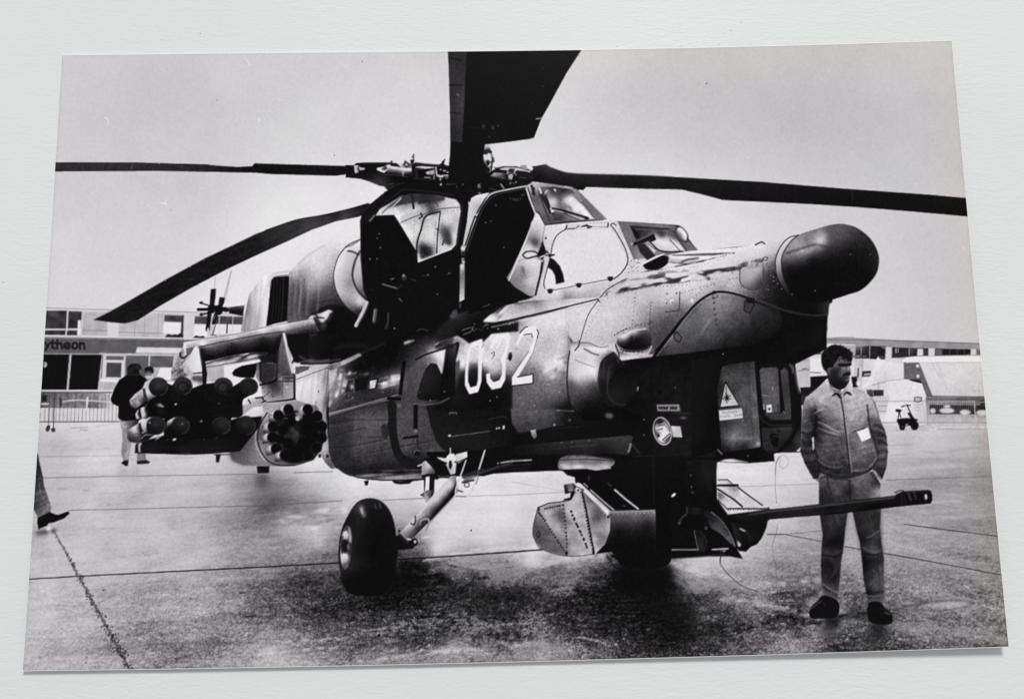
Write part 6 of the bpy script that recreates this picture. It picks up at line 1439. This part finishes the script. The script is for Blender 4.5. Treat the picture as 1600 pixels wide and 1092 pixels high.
# arm gaps and shading
S('172,470 176,540 164,620 166,700 185,770 200,850', 3.4, 12, sm=1, soft=1.0, a=.9, w2=2.0); F('150,640 162,632 166,700 158,720', 200, soft=.6, keep=1)
S('488,440 496,520 508,580 530,650 552,735 548,770 528,800', 2.4, 26, sm=1, soft=.9, a=.85); S('480,440 487,510', 1.4, 190, soft=.8, a=.5)
for s_, w_, t_, a_ in (
    ('168,490 195,472 225,462', 1.9, 196, .8), ('178,500 205,486', 2.2, 70, .7), ('186,543 230,560 275,588 318,604', 1.6, 200, .9), ('188,556 225,575 260,596', 2.0, 40, .85), ('190,580 240,600 300,618 325,622', 1.5, 188, .8), ('188,596 230,615 300,632', 2.2, 52, .7), ('215,565 265,600', 1.2, 178, .6),
    ('190,620 240,640 300,640', 2.0, 120, .4), ('180,700 210,760 260,790 330,790', 2.4, 112, .5), ('185,770 230,805 300,822 340,812', 1.8, 142, .75), ('180,785 230,822 320,838', 2.6, 30, .8), ('200,835 290,862 380,866', 1.6, 92, .6), ('205,848 290,880 385,884', 2.2, 20, .8), ('260,640 310,700 350,790', 2.2, 62, .5), ('240,660 290,720', 1.6, 112, .5), ('330,650 340,720', 2.0, 60, .5),
    ('250,470 285,500 290,540', 2.4, 108, .5), ('280,420 310,450 320,500', 2.4, 130, .45), ('230,430 260,450', 2.0, 184, .4),
    ('400,604 430,592 478,574', 1.5, 40, .8), ('398,596 430,584 470,568', 1.2, 192, .7), ('372,640 390,680 410,720', 2.0, 88, .5), ('390,600 380,640', 1.8, 88, .5), ('440,470 470,490 478,520', 1.6, 110, .5), ('400,840 470,836 520,800 548,758', 1.8, 172, .8), ('400,856 480,850 540,800', 2.4, 34, .75), ('470,700 500,740', 2.0, 90, .5), ('420,700 450,760', 1.6, 142, .4), ('520,700 540,750', 1.8, 140, .5),
    ('95,590 120,600 150,588', 1.6, 140, .6), ('94,606 120,618 150,610', 2.2, 26, .8), ('92,640 120,652 148,640', 1.5, 118, .6), ('90,660 120,676 152,668', 2.2, 24, .8), ('86,700 120,708 155,700', 1.5, 116, .6), ('90,725 130,735 160,722', 2.2, 22, .8), ('100,760 140,764 170,750', 1.4, 98, .6), ('110,790 150,790 180,776', 2.2, 18, .8), ('130,830 175,822', 1.5, 74, .6), ('140,850 190,842', 2.2, 16, .8),
    ('525,560 560,566 590,590', 2.2, 34, .8), ('528,586 565,590 600,615', 1.5, 150, .6), ('532,612 570,612 604,636', 2.2, 34, .8), ('540,640 575,640 608,660', 1.5, 160, .6), ('548,668 580,664 610,682', 2.2, 40, .8), ('556,694 590,690 612,704', 1.5, 168, .6), ('560,720 592,714 612,730', 2.2, 42, .75), ('562,748 596,742', 1.5, 162, .6), ('560,775 600,768', 2.2, 40, .75), ('556,800 598,796', 1.5, 128, .6), ('552,828 592,830', 2.2, 26, .8),
    ('130,400 170,370 210,350', 3.0, 196, .45), ('110,440 100,520', 2.2, 140, .4), ('500,400 530,450 545,500', 2.6, 178, .4)):
    S(s_, w_ * 1.15, t_, sm=1, soft=1.0, a=a_ * (.8 if t_ > 100 else 1))
S('326,392 338,450 346,500 352,560 362,640 372,740 384,848', 2.2, 24, sm=1, soft=.7, a=.9); S('338,400 352,480 366,600 380,720 394,850', 1.3, 186, sm=1, soft=.6, a=.65); S('346,410 360,500 374,620 400,850', 1.2, 110, sm=1, soft=.7, a=.5)
part(M_ + '/shirt_collar')
F('230,292 246,278 254,304 282,338 312,352 334,350 342,366 318,362 292,362 268,388 246,376 234,334', '236,300,214 250,330,176 246,360,186 270,350,150 280,370,176 300,352,120 330,356,176', soft=.5); F('338,366 350,350 372,318 384,312 398,340 402,384 380,366 352,360 340,384', '360,345,176 380,330,196 395,370,190 350,360,150', soft=.5)
for s_ in ('258,318 272,336', '264,312 284,334', '306,352 316,362', '322,350 330,362', '312,356 322,352'):
    S(s_, 1.0, 60, soft=.4, a=.8)
S('232,300 240,350 262,384', 1.0, 120, sm=1, a=.6)
F('268,388 292,362 312,368 326,382 332,402 318,398 300,376 282,386', 10, soft=.7, keep=1); F('346,374 362,356 384,362 396,384 378,378 360,368 350,384', 12, soft=.7, keep=1)
part(M_ + '/badge'); F('424,601 494,577 510,640 456,664', 232); S('428,598 470,584', 1.1, 60); E(452, 580, 8, 6, 120, keep=1)
part(M_ + '/trousers')
fr(1250, 730, 3.523)
F('104,62 104,195 112,280 125,370 118,450 115,540 120,650 130,702 205,732 215,650 226,520 240,430 250,330 262,245 278,190 290,245 310,340 330,410 340,500 350,620 365,690 378,746 462,742 460,640 462,500 450,420 440,330 445,240 442,170 442,90 404,18 270,66 130,44',
  '130,90,88 170,70,86 150,150,34 200,120,86 250,100,70 225,170,60 270,130,28 330,100,98 300,150,72 380,60,104 420,90,58 380,130,98 425,130,140 140,280,54 200,270,82 240,270,58 180,330,76 140,380,44 200,400,18 160,420,16 230,440,28 150,470,82 200,470,60 140,520,40 180,540,28 210,540,60 130,600,60 180,620,34 200,640,70 150,685,112 190,705,96 '
  '310,260,58 360,260,64 420,260,60 330,330,38 380,330,76 420,340,60 360,400,32 410,380,90 430,410,60 350,440,48 400,460,108 440,460,80 360,500,20 400,520,28 440,520,50 455,560,100 360,580,34 400,600,80 440,600,88 370,640,58 410,660,98 450,660,108 380,690,28 420,700,66 400,728,118 450,722,104', tex=dict(fine=6, fine2=4, mid=5, big=4))
F('104,200 278,190 442,170 462,500 462,742 378,746 340,500 278,190 240,430 205,732 130,702 115,540 125,370', 12, soft=2, a=.3, keep=1)
for s_, w_, t_, a_ in (('346,440 400,466 456,458', 1.5, 120, .6), ('344,468 400,482 430,480', 2.2, 14, .85), ('368,388 408,368 442,344', 1.5, 124, .7), ('372,400 410,384', 1.8, 30, .7), ('116,452 185,476 236,450', 1.4, 92, .55), ('125,482 200,490 230,470', 2.2, 12, .8), ('122,640 160,664 212,692', 1.6, 138, .8), ('128,660 170,684', 2.0, 26, .7), ('172,500 196,560 158,625', 1.6, 84, .6), ('360,692 400,690 460,682', 2.0, 20, .8), ('368,706 410,708 460,702', 1.4, 142, .7), ('400,560 425,600 380,650', 1.7, 118, .5), ('440,540 452,640', 1.6, 118, .6),
                       ('272,70 276,180', 1.7, 14, .85), ('150,52 158,110 178,150', 1.8, 22, .7), ('300,95 360,90 420,100', 1.3, 120, .5), ('295,130 360,140 430,150', 1.4, 110, .5), ('150,120 210,150', 1.4, 98, .5), ('390,30 420,70 440,95', 2.0, 24, .7), ('108,60 150,50 200,62 268,66', 1.6, 18, .8), ('200,262 215,320', 1.5, 100, .5), ('380,262 400,320', 1.5, 92, .5), ('136,720 200,735', 1.2, 40, .5)):
    S(s_, w_ * 1.1, t_, sm=1, soft=.8, a=a_)
part(M_ + '/shoe')
F('50,802 60,770 100,730 130,703 205,732 216,790 190,826 100,832 60,828', 8, sm=1); S('62,775 90,752 110,742', 2.0, 80, soft=1, sm=1); S('104,742 125,728', 1.2, 70, soft=.7); S('120,740 140,760', 1.0, 50, soft=.6)
part(M_ + '/shoe.a')
F('377,747 440,740 470,775 500,800 509,850 470,866 400,856 375,830', 7, sm=1); S('470,798 496,808', 2.2, 92, soft=.9); S('440,770 465,785', 1.4, 46, soft=.8)
# ---- cannon barrel passing in front of him
part(H + '/cannon_barrel')
tile('C3')
F('-262,1036 -200,1026 0,1000 200,978 400,955 700,922 800,910 830,900 838,975 800,983 600,1008 400,1030 200,1045 0,1062 -200,1078 -258,1082', '-150,1030,26 -240,1050,8 0,1006,34 200,985,40 400,962,44 700,928,36 0,1022,20 400,985,14 700,950,10 0,1050,10 400,1015,5 800,960,4 800,915,30 -200,1070,6 600,990,4')
F('0,1040 200,1022 400,1004 560,988 560,1000 400,1018 200,1034 0,1052', 44, soft=1.2, a=.5, keep=1)
S('-120,1030 0,1014 400,969 800,922', 1.6, 120, soft=.8, a=.7)
part(H + '/muzzle_brake')
F('800,905 840,886 1000,877 1018,882 1026,905 1028,940 1016,962 930,970 800,983 790,945', 6, soft=.5); S('845,895 862,968', 1.2, 40); S('875,892 892,938', 3.4, 80, soft=.9, a=.8); S('910,888 925,930', 3.0, 70, soft=.9, a=.8); F('978,905 992,902 998,925 988,942 980,930', 190, soft=.8, keep=1); S('860,890 1000,882', 1.6, 60, soft=.9); S('800,890 830,880 850,885', 1.6, 50, sm=1); S('790,890 815,905 850,880', 1.0, 60); S('835,900 838,975', 1.2, 50); S('930,966 1015,958', 1.2, 30)

# ================================================================ finish: dust, grain
fr(0, 0, 1)
_keep = ID.copy()
tile('A0'); S('1530,370 1550,385 1562,412', 1.0, 232, sm=1); S('655,735 678,750 676,772', 1.4, 226, sm=1); dots('850,404 862,402 588,746', .8, 222); dots('1357,628', 1.0, 130)
tile('A1'); S('14,740 26,748 20,758', 1.5, 232); dots('878,678 145,624 160,626', .9, 228); dots('490,972 663,386', .8, 40)
tile('A2'); dots('1216,524', 1.1, 100); dots('1390,885 743,973 1266,974 720,1055 403,668 1476,985', .9, 228); dots('1186,682 1208,1042', .7, 140)
tile('A3'); dots('382,443 333,495', .8, 226)
tile('B0'); S('1005,176 1040,182', 1.2, 236); dots('1040,180 482,583 693,338 1253,85 925,196 525,805', .9, 228); S('1035,172 1038,190', .9, 236); dots('1066,222', .7, 120)
tile('B1'); dots('657,117 85,50', 1.3, 240)
tile('B3'); dots('922,58 940,690', .9, 225); S('1222,450 1224,475', 1.0, 228)
tile('C0'); dots('555,672 595,675 570,660', .9, 228)
CV += .55 * (CV - gauss(CV, 1.15))
# the print's own contrast: deep shadows, clear lights
CV[:] = np.interp(CV, [-60, 0, 20, 60, 110, 150, 180, 210, 245, 300], [-30, 2, 17, 46, 94, 148, 185, 213, 245, 260])
CV += TEX['fine'] * (1.0 + 1.7 * np.clip(1 - np.abs(CV - 120) / 110, 0, 1)) + TEX['fine2'] * 1.0
ID[:] = _keep
CV[:] = np.clip(CV, 3, 245)
# ================================================================ the print as an object
PW, PH, THICK = 0.150, 0.100, 0.00022


def sheet_height(u, v):
    """the sheet's right end curls up, its near edge lifts a little"""
    return .0003 + (.0028 * (1 - v) + .0010 * v) * np.clip((u - .45) / .55, 0, 1) ** 2 + .0005 * v ** 3


def sheet_point(u, v):
    """u to the right, v towards the viewer, 0..1; outline shifted in plane to match image coordinates"""
    b = lambda a, c, d, e: a * (1 - u) * (1 - v) + c * u * (1 - v) + d * u * v + e * (1 - u) * v
    dx = b(-.101, .223, .030, -.089) * 1e-3
    dy = (b(.231, .103, -.398, -.219) + 4 * u * (1 - u) * (-.15 * (1 - v) + .50 * v)) * 1e-3
    return np.stack([(u - .5) * PW + dx, -((v - .5) * PH + dy), sheet_height(u, v)], -1)


def sheet_to_image_px(P):
    """where a point of the sheet projects, through the camera, onto the 1600 x 1092 image pixels the drawing is traced in"""
    c = (P - CAM_LOC) @ CAM_ROT
    return 800 - 1600 * c[..., 0] / c[..., 2], 546 + 1600 * c[..., 1] / c[..., 2]


def srgb_to_lin(c):
    c = np.clip(c, 0, 1)
    return np.where(c <= .04045, c / 12.92, ((c + .055) / 1.055) ** 2.4)


def principled(name, rough, spec=.5):
    m = bpy.data.materials.new(name)
    m.use_nodes = True
    b = m.node_tree.nodes['Principled BSDF']
    b.inputs['Roughness'].default_value = rough
    b.inputs['Specular IOR Level'].default_value = spec
    return m, m.node_tree, b


# --- materials
emul, nt, bs = principled('print_emulsion', .17, .08)
at = nt.nodes.new('ShaderNodeVertexColor'); at.layer_name = 'tone'
nz = nt.nodes.new('ShaderNodeTexNoise'); nz.inputs['Scale'].default_value = 5200; nz.inputs['Detail'].default_value = 2
tc = nt.nodes.new('ShaderNodeTexCoord')
bp = nt.nodes.new('ShaderNodeBump'); bp.inputs['Strength'].default_value = .05; bp.inputs['Distance'].default_value = .00003
nt.links.new(tc.outputs['Object'], nz.inputs['Vector']); nt.links.new(nz.outputs['Fac'], bp.inputs['Height'])
nt.links.new(at.outputs['Color'], bs.inputs['Base Color']); nt.links.new(bp.outputs['Normal'], bs.inputs['Normal'])

paper, nt, bs = principled('paper_white', .7, .3)
nz = nt.nodes.new('ShaderNodeTexNoise'); nz.inputs['Scale'].default_value = 900
tc = nt.nodes.new('ShaderNodeTexCoord')
rp = nt.nodes.new('ShaderNodeValToRGB'); rp.color_ramp.elements[0].color = (.80, .79, .77, 1); rp.color_ramp.elements[1].color = (.90, .90, .89, 1)
nt.links.new(tc.outputs['Object'], nz.inputs['Vector']); nt.links.new(nz.outputs['Fac'], rp.inputs['Fac']); nt.links.new(rp.outputs['Color'], bs.inputs['Base Color'])

tab, nt, bs = principled('white_grained_laminate', .5, .2)
N = nt.nodes.new
tc = N('ShaderNodeTexCoord')
mp = N('ShaderNodeMapping'); mp.inputs['Scale'].default_value = (420, 1500, 1)
mp.inputs['Rotation'].default_value = (0, 0, math.radians(-4))
wv = N('ShaderNodeTexNoise'); wv.inputs['Scale'].default_value = 1.0; wv.inputs['Detail'].default_value = 2.5; wv.inputs['Distortion'].default_value = 1.1
mp2 = N('ShaderNodeMapping'); mp2.inputs['Scale'].default_value = (1100, 3200, 1)
wv2 = N('ShaderNodeTexNoise'); wv2.inputs['Scale'].default_value = 1.0; wv2.inputs['Detail'].default_value = 2; wv2.inputs['Distortion'].default_value = .6
pt = N('ShaderNodeTexNoise'); pt.inputs['Scale'].default_value = 45
ad = N('ShaderNodeMath'); ad.operation = 'MULTIPLY_ADD'; ad.inputs[1].default_value = .35
sub = N('ShaderNodeMath'); sub.operation = 'MULTIPLY'
rmp = N('ShaderNodeMapRange'); rmp.inputs['From Min'].default_value = .3; rmp.inputs['From Max'].default_value = .7; rmp.inputs['To Min'].default_value = .45; rmp.inputs['To Max'].default_value = 1.0
bp = N('ShaderNodeBump'); bp.inputs['Strength'].default_value = .75; bp.inputs['Distance'].default_value = .00011
L = nt.links.new
L(tc.outputs['Object'], mp.inputs['Vector']); L(mp.outputs['Vector'], wv.inputs['Vector'])
L(tc.outputs['Object'], mp2.inputs['Vector']); L(mp2.outputs['Vector'], wv2.inputs['Vector'])
L(tc.outputs['Object'], pt.inputs['Vector']); L(pt.outputs['Fac'], rmp.inputs['Value'])
L(wv2.outputs['Fac'], ad.inputs[0]); L(wv.outputs['Fac'], ad.inputs[2])
L(ad.outputs[0], sub.inputs[0]); L(rmp.outputs[0], sub.inputs[1]); L(sub.outputs[0], bp.inputs['Height']); L(bp.outputs['Normal'], bs.inputs['Normal'])
cr = N('ShaderNodeValToRGB')
cr.color_ramp.elements[0].position, cr.color_ramp.elements[1].position = .3, .7
cr.color_ramp.elements[0].color = (.715, .748, .750, 1); cr.color_ramp.elements[1].color = (.738, .763, .762, 1)
pt2 = N('ShaderNodeTexNoise'); pt2.inputs['Scale'].default_value = 22; pt2.inputs['Detail'].default_value = 3
L(tc.outputs['Object'], pt2.inputs['Vector']); L(pt2.outputs['Fac'], cr.inputs['Fac']); L(cr.outputs['Color'], bs.inputs['Base Color'])


def new_mesh(name, verts, quads, mat, parent=None, tones=None, smooth=True):
    me = bpy.data.meshes.new(name)
    nv, nq = len(verts), len(quads)
    me.vertices.add(nv); me.vertices.foreach_set('co', np.ascontiguousarray(verts, np.float32).ravel())
    me.loops.add(nq * 4); me.loops.foreach_set('vertex_index', np.ascontiguousarray(quads, np.int32).ravel())
    me.polygons.add(nq); me.polygons.foreach_set('loop_start', np.arange(0, nq * 4, 4, dtype=np.int32))
    me.polygons.foreach_set('use_smooth', np.full(nq, smooth))
    if tones is not None:
        ca = me.color_attributes.new('tone', 'FLOAT_COLOR', 'POINT')
        ca.data.foreach_set('color', np.ascontiguousarray(tones, np.float32).ravel())
    me.update(calc_edges=True)
    me.materials.append(mat)
    o = bpy.data.objects.new(name, me)
    sc.collection.objects.link(o)
    if parent is not None:
        o.parent = parent
    return o


# --- table top: a slab whose upper face is z = 0
TV = np.array([[x, y, z] for z in (-.02, 0) for y in (-.45, .45) for x in (-.6, .6)])
TQ = np.array([[4, 5, 7, 6], [0, 2, 3, 1], [0, 1, 5, 4], [2, 6, 7, 3], [0, 4, 6, 2], [1, 3, 7, 5]])
table = new_mesh('table_top', TV, TQ, tab, smooth=False)
table['kind'] = 'structure'
table['label'] = 'white table top with a fine wrinkled grain under the print'
table['category'] = 'table'

# small dark specks caught in the grain of the table
speck_mat, nt, bs = principled('speck_grey', .8, .2)
bs.inputs['Base Color'].default_value = (.16, .16, .15, 1)
ang = np.arange(8) * np.pi / 4
for k, (sx_, sy_, r_) in enumerate(((5, 441, .00012), (252, 63, .00009), (313, 53, .00010), (345, 38, .00006), (964, 73, .00008), (1065, 72, .00007), (1123, 70, .00008), (1131, 53, .00007), (1142, 48, .00008),
                                    (1158, 36, .00007), (1166, 30, .00006), (1343, 1048, .00005), (1100, 63, .00006), (1552, 610, .00006), (30, 760, .00005), (700, 1070, .00006))):
    ray = CAM_ROT @ np.array([(sx_ - 800) / 1600, (546 - sy_) / 1600, -1.0])
    hit = CAM_LOC + ray * (-CAM_LOC[2] / ray[2])
    ring_ = np.stack([hit[0] + r_ * .9 * np.cos(ang), hit[1] + r_ * .7 * np.sin(ang), np.full(8, .00002)], -1)
    new_mesh('speck', np.concatenate([ring_, [[hit[0], hit[1], .00005]]]), np.array([[0, 1, 2, 8], [2, 3, 4, 8], [4, 5, 6, 8], [6, 7, 0, 8]]), speck_mat, table, smooth=False)

# --- the print
root = bpy.data.objects.new('photographic_print', None)
root.empty_display_size = .01
sc.collection.objects.link(root)
root['label'] = 'glossy black and white print of a parked attack helicopter lying on the white table'
root['category'] = 'photograph'

# paper base with its white cut edges
nu, nv_ = 120, 80
uu, vv = np.meshgrid(np.linspace(0, 1, nu + 1), np.linspace(0, 1, nv_ + 1))
top = sheet_point(uu, vv).reshape(-1, 3); top[:, 2] -= .000012
bot = top.copy(); bot[:, 2] -= THICK
idx = np.arange((nu + 1) * (nv_ + 1)).reshape(nv_ + 1, nu + 1)
q = np.stack([idx[:-1, :-1], idx[1:, :-1], idx[1:, 1:], idx[:-1, 1:]], -1).reshape(-1, 4)
n0 = len(top)
loop = np.concatenate([idx[0, :-1], idx[:-1, -1], idx[-1, :0:-1], idx[:0:-1, 0]])
nx = np.roll(loop, -1)
side = np.stack([loop, nx, nx + n0, loop + n0], -1)
sheet = new_mesh('paper_sheet', np.concatenate([top, bot]), np.concatenate([q, q[:, ::-1] + n0, side]), paper, root, smooth=False)
sheet['label'] = 'white paper base showing as a thin pale rim along the cut edges'

# emulsion: one fine grid over the sheet, split into the depicted pieces
NX, NY = 1290, 860
u1, v1 = np.linspace(.0004, .9994, NX + 1), np.linspace(.0018, .9992, NY + 1)
uu, vv = np.meshgrid(u1, v1)
P = sheet_point(uu, vv)
px, py = sheet_to_image_px(P)


def sample(img, x, y):
    x = np.clip(x - .5, 0, SW - 1.001); y = np.clip(y - .5, 0, SH - 1.001)
    i, j = y.astype(int), x.astype(int)
    fy, fx = y - i, x - j
    return (img[i, j] * (1 - fx) * (1 - fy) + img[i, j + 1] * fx * (1 - fy) + img[i + 1, j] * (1 - fx) * fy + img[i + 1, j + 1] * fx * fy)


T = sample(CV, px, py)
# cool tone of the silver print, yellowing slightly at the top and right rims, worn rim
warm = np.clip(1 - vv / .10, 0, 1) * np.clip((uu - .25) * 2, 0, 1) * .8 + np.clip((uu - .955) / .045, 0, 1) + .5 * np.clip((vv - .985) / .015, 0, 1)
blot = sample(TEX['huge'], px, py)
amp = np.clip(np.sin(np.pi * np.clip(T, 0, 255) / 290), 0, 1)
rgb = np.stack([T + amp * (1.2 + 1.5 * warm), T + amp * (-1.6 - .4 * warm + .7 * blot), T + amp * (3.2 - 6.5 * warm)], -1)
rim = np.minimum(np.minimum(uu, 1 - uu) * PW, np.minimum(vv, 1 - vv) * PH) * 1000
rgb *= (1 - .05 * np.exp(-(rim / .35) ** 2))[..., None]
GAIN = 1.04
lin = srgb_to_lin(rgb / 255.0) * GAIN
COL = np.concatenate([lin, np.ones(lin.shape[:2] + (1,))], -1).reshape(-1, 4)
V = P.reshape(-1, 3)
vid = np.arange((NX + 1) * (NY + 1)).reshape(NY + 1, NX + 1)
Q = np.stack([vid[1:, :-1], vid[1:, 1:], vid[:-1, 1:], vid[:-1, :-1]], -1).reshape(-1, 4)
cx = (px[:-1, :-1] + px[1:, 1:]) / 2; cy = (py[:-1, :-1] + py[1:, 1:]) / 2
face_id = ID[np.clip(cy, 0, SH - 1).astype(int), np.clip(cx, 0, SW - 1).astype(int)].ravel()

RENAME = {'man': 'person', 'bystander': 'person', 'bystander_behind': 'person', 'walking_leg': 'person', 'far_hall': 'hall', 'steel_barrier': 'barrier', 'far_wheel': 'wheel', 'far_leg': 'support_leg'}
LABELS = {
    'sky': 'pale grey overcast sky of the picture', 'apron': 'wet concrete apron with dark puddles and slab joints',
    'hall': 'low exhibition hall with dark windows and a sign band at the left', 'far_hall': 'hall with a window band behind the trailer at the right',
    'barrier': 'crowd barrier in front of the dark doorways', 'steel_barrier': 'crowd barrier by the scooter and trailer', 'marquee': 'white pointed marquee roof behind the man',
    'trailer': 'white trailer with a dark slanted panel', 'kiosk': 'white kiosk with a notice behind the scooter', 'scooter': 'small dark scooter parked by the barrier',
    'man': 'man in a zipped work jacket with a badge, hands in his pockets, behind the gun barrel', 'bystander': 'person in a dark jacket and pale trousers seen from behind by the missiles',
    'bystander_behind': 'dark-haired head showing past the dark jacket', 'walking_leg': 'trouser leg and dark shoe stepping in at the left edge', 'helicopter': 'camouflaged attack helicopter numbered 032 with its crew door open',
    'car_panel': 'pale slanted panel above the missile tubes', 'far_wheel': 'small dark wheel under the rocket pod', 'far_leg': 'short dark support under the missile rack'}
objs = {}
order = sorted(range(len(PARTS)), key=lambda k: PARTS[k].count('/'))
for k in order:
    path = PARTS[k].split('/')
    sel = np.nonzero(face_id == k)[0]
    if len(sel) == 0:
        continue
    base = path[-1].split('.')[0]
    name = RENAME.get(base, base) if len(path) == 1 else base
    parent = root if len(path) == 1 else objs.get(path[0], root)
    f = Q[sel]
    used, inv = np.unique(f, return_inverse=True)
    o = new_mesh(name, V[used], inv.reshape(-1, 4), emul, parent, COL[used])
    if len(path) == 1:
        objs[path[0]] = o
        if base in LABELS:
            o['label'] = LABELS[base]
